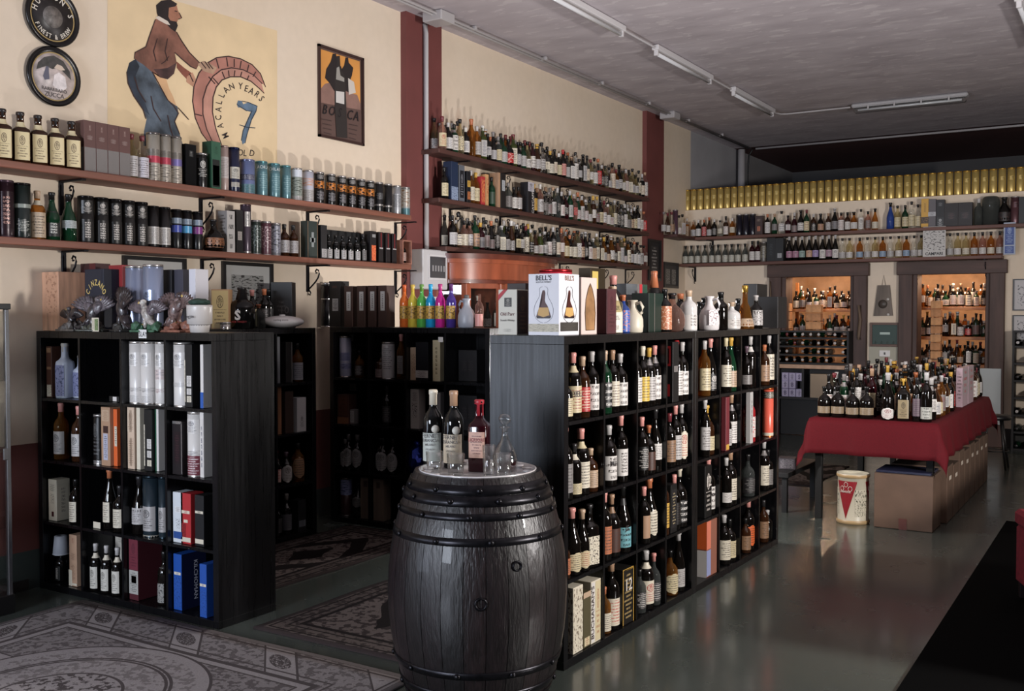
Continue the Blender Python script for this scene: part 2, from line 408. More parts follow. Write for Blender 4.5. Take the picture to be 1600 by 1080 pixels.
def floormat():
    m, nt, b = newmat('epoxy_floor'); N = NB(nt); g = N.n('ShaderNodeNewGeometry')
    c = N.mix(N.noise(g.outputs['Position'], 1.1, 5), lin('#3a403c'), lin('#4d534e'))
    c = N.mix(N.m('MULTIPLY', N.noise(g.outputs['Position'], 22, 4), .25), c, lin('#3e423e'))
    nt.links.new(c, b.inputs['Base Color']); b.inputs['Coat Weight'].default_value = .3; b.inputs['Coat Roughness'].default_value = .12
    r = N.m('MULTIPLY_ADD', N.noise(g.outputs['Position'], 5, 4), .18, .16); nt.links.new(r, b.inputs['Roughness'])
    bp = N.n('ShaderNodeBump'); bp.inputs['Strength'].default_value = .12; bp.inputs['Distance'].default_value = .003
    mp = N.n('ShaderNodeMapping'); mp.inputs['Scale'].default_value = (1, 1, 1); nt.links.new(g.outputs['Position'], mp.inputs[0])
    nt.links.new(N.noise(mp.outputs[0], 6, 4), bp.inputs['Height']); nt.links.new(bp.outputs[0], b.inputs['Normal'])
    return m
def ceilmat():
    m, nt, b = newmat('rough_plaster'); N = NB(nt); g = N.n('ShaderNodeNewGeometry'); sp = N.n('ShaderNodeSeparateXYZ'); nt.links.new(g.outputs['Position'], sp.inputs[0])
    mp = N.n('ShaderNodeMapping'); mp.inputs['Scale'].default_value = (.7, 1.6, 1); nt.links.new(g.outputs['Position'], mp.inputs[0])
    n1 = N.noise(mp.outputs[0], 2.2, 8); n2 = N.noise(mp.outputs[0], 7, 6)
    c = N.mix(n1, lin('#93898f'), lin('#cdc5c9'))
    c = N.mix(N.mul(N.m('GREATER_THAN', n2, .60), .3), c, lin('#dcd6d6'))
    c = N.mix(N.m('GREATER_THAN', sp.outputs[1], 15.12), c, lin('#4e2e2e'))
    nt.links.new(c, b.inputs['Base Color']); b.inputs['Roughness'].default_value = .8
    bp = N.n('ShaderNodeBump'); bp.inputs['Strength'].default_value = .35; bp.inputs['Distance'].default_value = .015
    nt.links.new(N.noise(mp.outputs[0], 5, 7), bp.inputs['Height']); nt.links.new(bp.outputs[0], b.inputs['Normal'])
    return m
WL, WP, WD = wallmat('left'), wallmat('partition'), wallmat('dark')
struct('floor', boxes([lohi(WX-.2, 3.7, -4.2, 18.4, -.1, 0)]), floormat())
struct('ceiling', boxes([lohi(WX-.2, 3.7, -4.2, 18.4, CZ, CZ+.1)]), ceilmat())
struct('wall_left', boxes([lohi(WX-.2, WX, -4.2, 18.4, 0, CZ)]), WL)
struct('wall_right', boxes([lohi(3.5, 3.7, -4.2, 18.4, 0, CZ)]), pm('#6a6058', .8))
struct('wall_front', boxes([lohi(WX, 3.5, -4.2, -4.0, 0, CZ)]), pm('#6a6058', .8))
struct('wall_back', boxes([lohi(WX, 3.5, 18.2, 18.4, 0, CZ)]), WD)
panels = [(-5.35, -4.2), (-4.18, -2.9), (-2.88, -1.5), (-1.48, 0), (.02, 1.6)]
for a, b_ in panels:
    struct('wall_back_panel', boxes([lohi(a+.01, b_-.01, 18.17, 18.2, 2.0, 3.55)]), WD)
MAROON = pm('#6a3835', .7, grain=.12, scale=3)
PIL = []
for i, (y0, y1) in enumerate(((6.84, 7.35), (11.74, 12.28))):
    PIL.append(struct('pillar', boxes([lohi(WX, WX+.06, y0, y1, 0, CZ)]), MAROON))
# partition with two openings
O1, O2 = (-4.02, -3.03), (-2.40, -1.47)
ZT = 2.06
struct('wall_partition', boxes([lohi(WX, O1[0], PY, PY+.3, 0, 3.0), lohi(O1[1], O2[0], PY, PY+.3, 0, 3.0), lohi(O2[1], 3.5, PY, PY+.3, 0, 3.0),
        lohi(O1[0], O1[1], PY, PY+.3, ZT, 3.0), lohi(O2[0], O2[1], PY, PY+.3, ZT, 3.0)]), WP)
struct('wall_cellar', boxes([lohi(-4.6, -1.0, 14.75, 14.85, 0, 2.7), lohi(-4.6, -4.5, PY+.3, 14.75, 0, 2.7), lohi(-1.1, -1.0, PY+.3, 14.75, 0, 2.7)]), pm('#b89a7c', .8, grain=.2, scale=6, bump=.4))
struct('ceiling_cellar', boxes([lohi(-4.6, -1.0, PY+.3, 14.85, 2.7, 2.78)]), pm('#8a6a4a', .8))
OAK = pm('#4a3630', .6, grain=.35, scale=12, stretch=(1, 1, .12), bump=.3)
OAKH = pm('#4a3630', .6, grain=.35, scale=12, stretch=(.12, 1, 1), bump=.3)
for i, (a, b_) in enumerate((O1, O2)):
    r = ob('doorframe_%d' % (i+1), None, loc=((a+b_)/2, PY, 0)); r['kind'] = 'structure'
    W = (b_-a)/2
    for s in (-1, 1):
        ob('jamb', boxes([((s*(W+.045), -.03, 1.04), (.16, .10, 2.08))], .006), OAK, r)
        ob('inner_jamb', boxes([((s*(W-.05), .12, 1.03), (.07, .30, 2.06))], .006), OAK, r)
    ob('lintel', boxes([((0, -.035, 2.13), (2*W+.30, .12, .16))], .006), OAKH, r)
struct('baseboard_left', boxes([lohi(WX, WX+.012, -4, 3.4, 0, .06)]), pm('#26211f', .6))
# ------------------------------------------------------------------ rugs
def rugmat(kind):
    m, nt, b = newmat('rug_'+kind); N = NB(nt); tc = N.n('ShaderNodeTexCoord'); sp = N.n('ShaderNodeSeparateXYZ'); nt.links.new(tc.outputs['UV'], sp.inputs[0])
    x, y = sp.outputs[0], sp.outputs[1]      # metres from the rug corner
    g = N.n('ShaderNodeNewGeometry')
    fl = N.m('GREATER_THAN', N.noise(g.outputs['Position'], 34 if kind == 'grey' else 26, 4), .53)
    fine = N.noise(g.outputs['Position'], 120, 3)
    if kind == 'grey':
        light, mid, dark = lin('#a09a9a'), lin('#807a7a'), lin('#4e4848')
        W, L = 2.26, 3.6
    else:
        light, mid, dark = lin('#6a605c'), lin('#3a3231'), lin('#181313')
        W, L = (1.06, 1.8) if kind == 'aisle' else (.8, 1.7)
    ex = N.m('MINIMUM', x, N.m('SUBTRACT', W, x)); ey = N.m('MINIMUM', y, N.m('SUBTRACT', L, y)); e = N.m('MINIMUM', ex, ey)
    bw = .30 if kind == 'grey' else .17
    field = N.mix(N.mul(fl, .8), mid, dark)
    if kind == 'grey':
        # panels of the field: rectangles, lozenge medallions and circles, each with a pale frame
        px = N.m('FRACT', N.m('DIVIDE', N.m('SUBTRACT', x, .3), .83)); py = N.m('FRACT', N.m('DIVIDE', N.m('SUBTRACT', y, .3), .5))
        dx = N.m('ABSOLUTE', N.m('SUBTRACT', px, .5)); dy = N.m('ABSOLUTE', N.m('SUBTRACT', py, .5))
        fr = N.m('MAXIMUM', N.m('GREATER_THAN', dx, .43), N.m('GREATER_THAN', dy, .40))
        field = N.mix(N.mul(fl, .75), N.mix(.4, mid, light), dark)
        field = N.mix(fr, field, light)
        ln = N.m('MAXIMUM', N.mul(N.between(dx, .42, .435), N.m('LESS_THAN', dy, .40)), N.mul(N.between(dy, .385, .405), N.m('LESS_THAN', dx, .43)))
        field = N.mix(ln, field, dark)
        rx = N.m('SUBTRACT', x, 1.13); ry = N.m('SUBTRACT', y, 2.65); rr = N.m('SQRT', N.m('ADD', N.m('POWER', rx, 2.0), N.m('POWER', ry, 2.0)))
        field = N.mix(N.m('LESS_THAN', rr, .62), field, light)
        field = N.mix(N.mul(N.m('LESS_THAN', rr, .56), fl), field, mid)
        for q in (.62, .46, .44, .27): field = N.mix(N.between(rr, q-.008, q+.006), field, dark)
        field = N.mix(N.mul(N.m('LESS_THAN', rr, .26), fl), field, dark)
    else:
        wob = N.m('MULTIPLY_ADD', N.noise(g.outputs['Position'], 3, 2), .3, -.15)
        dx = N.m('ABSOLUTE', N.m('SUBTRACT', x, W/2)); dy = N.m('ABSOLUTE', N.m('SUBTRACT', y, L/2))
        loz = N.m('ADD', N.m('ADD', N.m('MULTIPLY', dx, 1.6), dy), wob)
        field = N.mix(N.m('LESS_THAN', loz, .62), N.mix(fl, light, mid), dark)
        field = N.mix(N.m('LESS_THAN', loz, .42), field, N.mix(fl, light, mid))
        field = N.mix(N.m('LESS_THAN', loz, .2), field, dark)
    bt = N.mix(N.mul(fl, .7), N.mix(.5, mid, light), dark)
    if kind == 'grey':   # border: tiles with a dark rosette between long panels
        s = N.m('ADD', x, y); q = N.m('FRACT', N.m('DIVIDE', s, .62)); tile = N.m('LESS_THAN', q, .32)
        rad = N.m('ADD', N.m('POWER', N.m('DIVIDE', N.m('SUBTRACT', q, .16), .11), 2.0), N.m('POWER', N.m('DIVIDE', N.m('SUBTRACT', e, .16), .065), 2.0))
        bt = N.mix(tile, bt, light); bt = N.mix(N.mul(tile, N.m('LESS_THAN', rad, 1.0), N.m('GREATER_THAN', fine, .42)), bt, dark)
        bt = N.mix(N.m('MAXIMUM', N.between(q, .31, .335), N.m('LESS_THAN', q, .02)), bt, dark)
    c = N.mix(N.m('LESS_THAN', e, bw), field, bt)
    for a, t in ((.015, .018), (bw, .014), (bw-.05, .006), (.055, .006)): c = N.mix(N.between(e, a-t, a+t), c, dark)
    c = N.mix(N.m('LESS_THAN', e, .03), c, mid)
    c = N.mix(N.m('MULTIPLY', fine, .5), c, dark)
    nt.links.new(c, b.inputs['Base Color']); b.inputs['Roughness'].default_value = .95; b.inputs['Specular IOR Level'].default_value = .1
    bp = N.n('ShaderNodeBump'); bp.inputs['Strength'].default_value = .5; bp.inputs['Distance'].default_value = .003
    nt.links.new(fine, bp.inputs['Height']); nt.links.new(bp.outputs[0], b.inputs['Normal'])
    return m
def rug(x0, x1, y0, y1, kind, label, wav=.004):
    bm = bmesh.new(); uvl = bm.loops.layers.uv.new('UVMap'); nx, ny = 24, 36; g = []
    for j in range(ny+1):
        row = []
        for i in range(nx+1):
            x = x0+(x1-x0)*i/nx; y = y0+(y1-y0)*j/ny
            z = .009+wav*(math.sin(x*4.1+y*2.3)*math.sin(y*5.2-x)+1)*.5
            ed = wav*1.4*math.sin(y*7) if i in (0, nx) else 0
            row.append((bm.verts.new((x+ed, y, z)), (x-x0, y-y0)))
        g.append(row)
    for j in range(ny):
        for i in range(nx):
            q = (g[j][i], g[j][i+1], g[j+1][i+1], g[j+1][i]); f = bm.faces.new([v[0] for v in q])
            for l, v in zip(f.loops, q): l[uvl].uv = v[1]
    ed = [e for e in bm.edges if e.is_boundary]
    r = bmesh.ops.extrude_edge_only(bm, edges=ed)
    for v in r['geom']:
        if isinstance(v, bmesh.types.BMVert): v.co.z = .0005
    o = ob('rug', mesh_from(bm, 'rug', True), rugmat(kind))
    tag(o, label, 'rug')
rug(-4.86, -2.60, -.18, 3.42, 'grey', 'large grey patterned rug with medallion border in front of the shelves')
rug(-3.72, -2.66, 3.56, 5.36, 'aisle', 'dark patterned rug in the aisle behind the barrel')
rug(-4.94, -4.15, 3.98, 5.68, 'alcove', 'small dark rug beside the wall shelf in the alcove')
rug(-3.1, -2.5, 9.2, 10.6, 'aisle', 'dark rug on the floor left of the red table', .003)
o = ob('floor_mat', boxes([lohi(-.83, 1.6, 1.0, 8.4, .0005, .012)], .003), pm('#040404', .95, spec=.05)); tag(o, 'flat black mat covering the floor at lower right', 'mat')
# ------------------------------------------------------------------ wall shelves with scroll brackets
PINE = pm('#7a4c3c', .55, grain=.3, scale=9, stretch=(2, .12, 2))
PINED = pm('#4a2e28', .55, grain=.3, scale=9, stretch=(2, .12, 2))
PINEX = pm('#5e3c32', .55, grain=.3, scale=9, stretch=(.12, 2, 2))
IRON = pm('#17151a', .45, .6)
def bracketmesh():
    pts = [(.03, 0, -.03)]
    for i in range(14):
        t = i/13; pts.append((.035+.13*math.sin(t*PI/2)**1.4, 0, -.17+.135*t+.02*math.sin(t*PI)))
    pts = [(.012+.0, 0, -.185), (.03, 0, -.17), (.055, 0, -.15), (.085, 0, -.125), (.11, 0, -.095), (.122, 0, -.065), (.115, 0, -.04), (.095, 0, -.033), (.083, 0, -.048), (.09, 0, -.06), (.1, 0, -.058)]
    low = [(.014, 0, -.185), (.028, 0, -.195), (.036, 0, -.21), (.03, 0, -.224), (.018, 0, -.222), (.016, 0, -.212)]
    a = tube(pts, .006, 6); b = tube(low, .005, 6)
    bm = bmesh.new(); bm.from_mesh(a); bm.from_mesh(b)
    return mesh_from(bm, 'scroll', True)
BRS = bracketmesh(); BRV = boxes([((.006, 0, -.10), (.012, .028, .20))], .002); BRH = boxes([((.11, 0, -.006), (.22, .028, .010))], .002)
def bracket(parent, loc, rot=0):
    b = ob('bracket', BRV, IRON, parent, loc, rot)
    ob('arm', BRH, IRON, b); ob('scroll', BRS, IRON, b)
def shelf(name, label, x0, x1, y0, y1, ztop, mat, brk, rot=0, th=.04, group=None):
    t = thing(name, label, 'shelf', ((x0+x1)/2, (y0+y1)/2, ztop), 0, group)
    ob('shelf_board', boxes([((0, 0, -th/2), (x1-x0, y1-y0, th))], .004), mat, t)
    for p in brk:
        if rot == 0: bracket(t, (x0-(x0+x1)/2, p-(y0+y1)/2, -th))
        else: bracket(t, (p-(x0+x1)/2, y1-(y0+y1)/2, -th), -PI/2)
XF = -5.1
ys = lambda pxs, z: [onx(p, WX+.02, z).y for p in pxs]
YE = onx(643, XF, 2.35).y
shelf('wall_shelf', 'upper brown wooden wall shelf with iron brackets, left of the first pillar', WX, XF, 1.4, YE, 2.38, PINE, ys((98, 316, 483, 620), 2.3))
shelf('wall_shelf', 'lower brown wooden wall shelf with iron brackets, left of the first pillar', WX, XF, 1.4, YE, 1.975, PINE, ys((102, 318, 483, 620), 1.9))
YM0, YM1 = onx(684, XF, 2.9).y, onx(1015, XF, 2.9).y
yb = [7.55, 8.4, 9.6, 10.55, 11.25]
shelf('wall_shelf', 'top dark wooden shelf of bottles between the two brown pillars', WX, XF, YM0+.02, YM1, 2.985, PINED, yb)
shelf('wall_shelf', 'middle dark wooden shelf of bottles between the two brown pillars', WX, XF, YM0+.02, YM1, 2.565, PINED, yb)
YM2 = onx(697, XF, 2.15).y
shelf('wall_shelf', 'bottom dark wooden shelf above the curved wooden cabinet', WX, XF, YM2, YM1, 2.155, PINED, [7.5, 9.6, 10.55, 11.25])
BF = PY-.24
o = thing('wall_shelf', 'upper brown corner shelf of bottles running along the back wall', 'shelf', (-3.0, PY, 2.608))
ob('shelf_board', boxes([((.75, -.12, -.02), (5.8+.0, .24, .04))], .004), PINEX, o)
ob('return_board', boxes([((-2.225, -.56, -.02), (.23, .62, .04))], .004), PINED, o)
for p in (-4.95, -3.9, -1.45-.65, -.6): bracket(o, (p+3.0, 0, -.04), -PI/2)
o = thing('wall_shelf', 'lower brown back wall shelf above the two wooden door frames', 'shelf', (-3.0, PY, 2.255))
ob('shelf_board', boxes([((-.35, -.12, -.02), (3.97, .24, .04))], .004), PINEX, o)
bracket(o, (-2.2, 0, -.04), -PI/2); bracket(o, (1.45, 0, -.04), -PI/2)
# ------------------------------------------------------------------ pipes and ceiling lamps
PIPE = pm('#a9a5a6', .4)
pz = CZ-.035
o = thing('conduit', 'grey conduit pipe along the ceiling above the left wall', 'pipe', (-5.09, 0, pz))
ob('pipe', tube([(0, -3.5, 0), (0, 15.0, 0)], .014), PIPE, o); ob('pipe', tube([(.045, -3.5, 0), (.045, 15.0, 0)], .011), PIPE, o)
for y in [x*1.25 for x in range(-2, 12)]: ob('clip', boxes([((.02, y, .012), (.10, .03, .035))], .003), PIPE, o)
for i, y in enumerate((7.03, 12.0)):
    o = ob('junction_box', boxes([((0, 0, 0), (.2, .2, .085))], .008), PIPE, None, (-5.09, y, CZ-.045)); tag(o, 'grey junction box on the ceiling above the %s brown pillar' % ('first', 'second')[i], 'box')
o = ob('conduit', tube([(-5.0, 15.1, pz), (3.3, 15.1, pz)], .016), PIPE); tag(o, 'grey conduit crossing the ceiling before the dark recess', 'pipe')
o = ob('conduit', tube([(-5.27, 7.08, pz-.02), (-5.262, 7.08, pz-.1), (-5.262, 7.08, 2.125)], .022), PIPE); tag(o, 'thick vertical grey pipe running down the first brown pillar', 'pipe')
o = ob('column_pipe', tube([(-5.24, 15.15, 2.9), (-5.24, 15.15, 4.1)], .055, 12), PIPE); tag(o, 'pale vertical pipe in the corner beyond the back shelf', 'pipe')
o = ob('cable', tube([(-5.05, 15.1, 4.08), (-5.12, 15.14, 4.0), (-5.14, 15.15, 3.8), (-5.14, 15.15, 2.9)], .012), pm('#151515', .5)); tag(o, 'black cable hanging beside the pale corner pipe', 'cable')
TUBEM = pm('#cfcfd2', .15, spec=.8)
def batten(name, label, x, y0, y1, alongx=False):
    L = y1-y0; t = thing(name, label, 'lamp', (x, (y0+y1)/2, CZ) if not alongx else ((y0+y1)/2, x, CZ), PI/2 if alongx else 0, 'unlit ceiling tube lamps')
    ob('housing', boxes([((0, 0, -.03), (.07, L, .05))], .006), pm('#c9c6c8', .4), t)
    ob('lamp_tube', tube([(.0, -L/2+.05, -.085), (.0, L/2-.05, -.085)], .018, 10), TUBEM, t)
    for s in (-1, 1): ob('socket', boxes([((0, s*(L/2-.03), -.07), (.04, .03, .07))], .004), pm('#c9c6c8', .4), t)
    return t
batten('tube_lamp', 'long unlit tube lamp at the top edge, nearest of the ceiling row', -3.93, 6.7, 8.2)
batten('tube_lamp', 'middle tube lamp of the row along the ceiling', -3.93, 8.9, 10.36)
batten('tube_lamp', 'farthest tube lamp of the row along the ceiling', -3.91, 10.99, 12.45)
batten('tube_lamp', 'tube lamp cut off by the top right corner', -.86, 9.05, 10.6)
t = thing('covered_lamp', 'crosswise tube lamp in a clear plastic housing', 'lamp', (-2.36, 12.7, CZ), 0)
ob('housing', boxes([((0, 0, -.03), (1.3, .12, .05))], .015), pm('#a8a6a8', .35), t)
ob('cover', boxes([((0, 0, -.085), (1.26, .11, .06))], .02), glass('clear'), t)
ob('lamp_tube', tube([(-.58, 0, -.08), (.58, 0, -.08)], .014, 10), TUBEM, t)
for x in (-.45, -.15, .15, .45): ob('clip', boxes([((x, -.06, -.06), (.02, .01, .05)), ((x, .06, -.06), (.02, .01, .05))]), PIPE, t)
o = ob('conduit', tube([(-3.93, 3.0, pz), (-3.93, 12.5, pz), (-3.88, 12.66, pz), (-3.8, 12.7, pz), (-3.03, 12.7, pz)], .011), PIPE); tag(o, 'thin grey conduit linking the row of ceiling lamps', 'pipe')
# ------------------------------------------------------------------ paint and prints on the left wall, outlined in wall coordinates
from mathutils.geometry import tessellate_polygon
def flat(vs):
    me = bpy.data.meshes.new('paint'); me.from_pydata([tuple(v) for v in vs], [], [tuple(t) for t in tessellate_polygon([[Vector(v) for v in vs]])]); return me
def onwall(pts, off, X=WX):
    return [hit(p[0], p[1], 0, X+off) for p in pts]
def poly(name, pts, m, parent, off, X=WX):
    return ob(name, flat(onwall(pts, off, X)), m, parent)
def ribbon(name, lines, wd, m, parent, off, X=WX):
    bm = bmesh.new()
    for ln in lines:
        L = [Vector((p[0], p[1])) for p in ln]; a = []; k = len(L)
        for i, p in enumerate(L):
            t = (L[min(i+1, k-1)]-L[max(i-1, 0)]).normalized(); nn = Vector((-t.y, t.x))
            ww = wd*(.55+.45*math.sin(PI*(i+.5)/k))
            q = onwall([p+nn*ww/2, p-nn*ww/2], off, X); a.append((bm.verts.new(q[0]), bm.verts.new(q[1])))
        for u, v in zip(a, a[1:]): bm.faces.new((u[0], u[1], v[1], v[0]))
    return ob(name, mesh_from(bm), m, parent)
def wtext(parent, s, px, py, h, ang, col, off, X=WX, sx=1, bold=.0, shear=0, m=None):
    src = textmesh(s, bold); me = src.copy(); ca, sa = math.cos(ang), math.sin(ang)
    for v in me.vertices:
        x, y = v.co.x*h*sx, v.co.y*h
        v.co = hit(px+x*ca+y*sa, py+x*sa-y*ca + x*shear, 0, X+off)
    return ob('lettering', me, m or pm(col, .7), parent)
mur = thing('mural', 'wall painting of a bearded man pushing a barrel marked 7', 'mural', (0, 0, 0))
poly('background', [(168, -30), (433, 48), (433, 296), (168, 268)], pm('#dac29c', .8, grain=.1, scale=3), mur, .0012)
OUT = pm('#3a2422', .8); BR1 = pm('#a87466', .8, grain=.22, scale=6); BR2 = pm('#b98878', .8, grain=.22, scale=6)
poly('barrel_rim', [(330, 228), (315, 208), (305, 184), (301, 158), (303, 135), (311, 114), (323, 99), (339, 90), (357, 88), (376, 92), (394, 101), (407, 115), (415, 136),
      (408, 128), (396, 117), (380, 109), (362, 106), (346, 109), (333, 119), (323, 135), (317, 155), (317, 178), (323, 202), (335, 228)], BR1, mur, .0016)
poly('barrel_rim', [(335, 228), (323, 202), (317, 178), (317, 155), (323, 135), (333, 119), (346, 109), (362, 106), (380, 109), (396, 117), (408, 128), (413, 146),
      (405, 138), (392, 127), (376, 120), (360, 120), (347, 125), (338, 136), (333, 152), (332, 175), (337, 200), (347, 228)], BR2, mur, .0016)
ribbon('outline', [[(330, 228), (315, 208), (305, 184), (301, 158), (303, 135), (311, 114), (323, 99), (339, 90), (357, 88), (376, 92), (394, 101), (407, 115), (415, 136)],
      [(335, 228), (323, 202), (317, 178), (317, 155), (323, 135), (333, 119), (346, 109), (362, 106), (380, 109), (396, 117), (410, 131)],
      [(347, 228), (337, 200), (332, 175), (333, 152), (338, 136), (347, 125), (360, 120), (376, 120), (392, 127), (405, 138), (413, 146)],
      [(304, 178), (316, 181)], [(326, 120), (336, 131)], [(338, 92), (342, 107)], [(354, 90), (356, 104)], [(366, 92), (366, 105)], [(377, 95), (375, 107)], [(389, 101), (386, 112)], [(400, 112), (395, 120)],
      [(347, 112), (351, 122)], [(357, 110), (358, 119)], [(367, 110), (366, 119)], [(378, 112), (376, 119)], [(389, 118), (386, 125)], [(333, 122), (341, 131)]], 2.0, OUT, mur, .0026)
trs = pm('#4a545f', .8, grain=.65, scale=9); trd = pm('#28303c', .8, grain=.5, scale=8)
poly('trousers', [(212, 92), (202, 98), (198, 112), (200, 128), (209, 150), (224, 172), (229, 186), (225, 205), (224, 228), (287, 230), (281, 210), (273, 188), (279, 177), (277, 166), (265, 158), (254, 143), (245, 128), (238, 112), (224, 98)], trs, mur, .0016)
poly('trouser_shadow', [(212, 92), (202, 98), (198, 112), (200, 128), (209, 150), (224, 172), (234, 180), (226, 160), (216, 138), (212, 118), (218, 104)], trd, mur, .0022)
poly('apron', [(238, 112), (246, 128), (254, 143), (262, 156), (276, 166), (270, 150), (264, 138), (260, 124)], pm('#c8a078', .8, grain=.2, scale=8), mur, .0022)
poly('jacket', [(243, 30), (234, 55), (228, 73), (211, 82), (210, 92), (224, 101), (238, 113), (250, 121), (262, 124), (272, 115), (276, 98), (273, 82), (284, 92), (298, 104), (307, 108), (312, 98), (296, 82), (284, 64), (276, 50), (262, 36), (252, 29)], pm('#7a5244', .8, grain=.5, scale=8), mur, .0022)
poly('jacket_fold', [(240, 108), (250, 121), (262, 124), (272, 115), (276, 98), (262, 106), (250, 108)], pm('#4a3230', .8, grain=.5, scale=9), mur, .0026)
poly('rear_arm', [(276, 96), (288, 106), (302, 116), (296, 128), (284, 116), (276, 106)], pm('#8a5040', .8, grain=.3, scale=7), mur, .0016)
poly('hand', [(292, 120), (301, 113), (306, 124), (302, 136), (291, 128)], pm('#b88a70', .8, grain=.2, scale=10), mur, .0028)
poly('hand', [(309, 100), (318, 95), (331, 101), (339, 106), (333, 116), (318, 111)], pm('#b09078', .8, grain=.2, scale=10), mur, .0028)
poly('head', [(262, 12), (276, 8), (278, 16), (284, 28), (278, 31), (277, 34), (268, 38), (260, 34)], pm('#9a6a54', .8, grain=.25, scale=12), mur, .0028)
poly('hair_and_beard', [(245, 20), (244, 8), (252, 1), (266, -1), (277, 6), (274, 10), (264, 12), (263, 26), (266, 32), (276, 34), (278, 40), (274, 50), (266, 44), (254, 30), (248, 28)], pm('#241a1a', .8, grain=.3, scale=12), mur, .0034)
poly('collar', [(243, 27), (248, 25), (262, 33), (266, 39), (260, 38), (247, 31)], pm('#d0c4b8', .8), mur, .0038)
ribbon('outline', [[(273, 17), (277, 18)], [(280, 20), (284, 28), (279, 30)], [(262, 60), (258, 80), (262, 95)], [(246, 60), (240, 80), (244, 96)], [(210, 120), (216, 140), (228, 160)], [(236, 150), (240, 170), (252, 190)], [(262, 180), (266, 200), (272, 218)], [(243, 30), (234, 55), (228, 73), (211, 82), (210, 92)], [(273, 82), (284, 92), (298, 104), (307, 108)], [(276, 50), (284, 64), (296, 82), (312, 98)], [(252, 100), (258, 96), (264, 88)],
      [(198, 112), (200, 130), (209, 150), (224, 172), (228, 186)], [(262, 156), (272, 166), (279, 177), (273, 190), (281, 210)], [(238, 112), (262, 156)], [(278, 168), (287, 178), (295, 187)],
      [(314, 97), (322, 107)], [(320, 96), (328, 107)], [(326, 99), (333, 108)], [(296, 115), (302, 128)]], 1.7, OUT, mur, .004)
SEV = pm('#586c80', .8, grain=.3, scale=14)
poly('numeral', [(370, 163), (372, 157), (378, 158), (380, 163), (388, 160), (396, 163), (402, 166), (400, 174), (393, 187), (388, 202), (384, 222), (379, 226), (377, 217), (381, 200), (387, 186), (392, 175), (385, 173), (377, 168), (372, 168)], SEV, mur, .0022)
ribbon('outline', [[(374, 195), (386, 199), (399, 200)], [(370, 163), (377, 168), (385, 173), (394, 173), (387, 188), (380, 204), (377, 220)], [(378, 158), (388, 160), (402, 166), (400, 174), (393, 187), (386, 210), (383, 224)]], 1.5, pm('#2a3644', .8), mur, .003)
for ch, x, y, a in (('M', 352, 212, -114), ('A', 344, 197, -104), ('C', 341, 184, -94), ('A', 341, 171, -84), ('L', 342, 160, -76), ('L', 346, 149, -66), ('A', 353, 140, -44), ('N', 362, 135, -20),
                    ('Y', 376, 134, 2), ('E', 385, 138, 14), ('A', 393, 142, 24), ('R', 402, 147, 36), ('S', 409, 154, 48), ('O', 376, 238, 4), ('L', 383, 239, 6), ('D', 394, 239, 8)):
    q = math.radians(a); wtext(mur, ch, x-math.sin(q)*5, y+math.cos(q)*5, 10, q, '#2c2020', .003, sx=.8, bold=.01)

# poster
pos = thing('poster', 'framed BOSCA bottle poster, orange over brown, on the cream wall', 'picture', (0, 0, 0))
def framed(t, c, wpx, m, X=WX, off0=.012):
    """frame bars round four outline points (tl, tr, br, bl) on the wall"""
    P = onwall(c, 0, X); bm = bmesh.new()
    y0, y1 = (P[0].y+P[3].y)/2, (P[1].y+P[2].y)/2; z0, z1 = (P[2].z+P[3].z)/2, (P[0].z+P[1].z)/2
    f = wpx
    for a in (lohi(X, X+.02, y0, y0+f, z0, z1), lohi(X, X+.02, y1-f, y1, z0, z1), lohi(X, X+.02, y0, y1, z0, z0+f), lohi(X, X+.02, y0, y1, z1-f, z1)): addbox(bm, *a)
    ob('frame', mesh_from(bm), m, t)
    return y0, y1, z0, z1
BC = [(495, 69), (566, 91), (567, 228), (497, 214)]
framed(pos, BC, .018, pm('#3a2622', .4))
poly('paper', [(497, 72), (564, 93), (565, 225), (499, 211)], pm('#5c4640', .6), pos, .006)
poly('sky', [(499, 76), (562, 96), (563, 162), (500, 140)], pm('#d09048', .6, grain=.1, scale=5), pos, .008)
poly('hill', [(500, 140), (508, 131), (520, 128), (536, 134), (548, 146), (558, 148), (563, 162), (563, 172), (500, 160)], pm('#8a6a60', .6, grain=.2, scale=9), pos, .0095)
DK = pm('#241c1c', .6)
poly('figures', [(508, 122), (510, 108), (517, 96), (520, 84), (525, 84), (527, 97), (533, 104), (536, 116), (534, 138), (522, 142), (515, 130)], DK, pos, .0105)
poly('figures', [(534, 108), (538, 102), (540, 90), (544, 90), (545, 98), (552, 106), (550, 118), (546, 128), (548, 146), (536, 140)], DK, pos, .0105)
poly('bottle', [(526, 88), (531, 87), (532, 106), (539, 120), (541, 160), (543, 216), (526, 214), (523, 160), (523, 122), (527, 106)], pm('#2c2624', .6), pos, .0112)
poly('skirt', [(544, 122), (553, 128), (556, 145), (545, 148)], pm('#c8c0b8', .6), pos, .0116)
poly('bottle_label', [(525, 142), (538, 144), (538, 163), (525, 160)], pm('#c8c4c0', .6), pos, .012)
poly('foil', [(526, 106), (530, 104), (532, 118), (538, 122), (538, 128), (525, 124)], pm('#98948e', .4), pos, .012)
for ch, x in (('B', 507), ('O', 518), ('S', 530), ('C', 546), ('A', 556)):
    wtext(pos, ch, x, 178+(x-507)*.22, 15, .18, '#1a1214', .0126, sx=.62, bold=.01)
for k in range(4): ribbon('caption', [[(503+k, 186+k*7), (518, 189+k*7)], [(545, 194+k*7), (559-k, 197+k*7)]], 1.2, pm('#3a2a28', .7), pos, .0126)
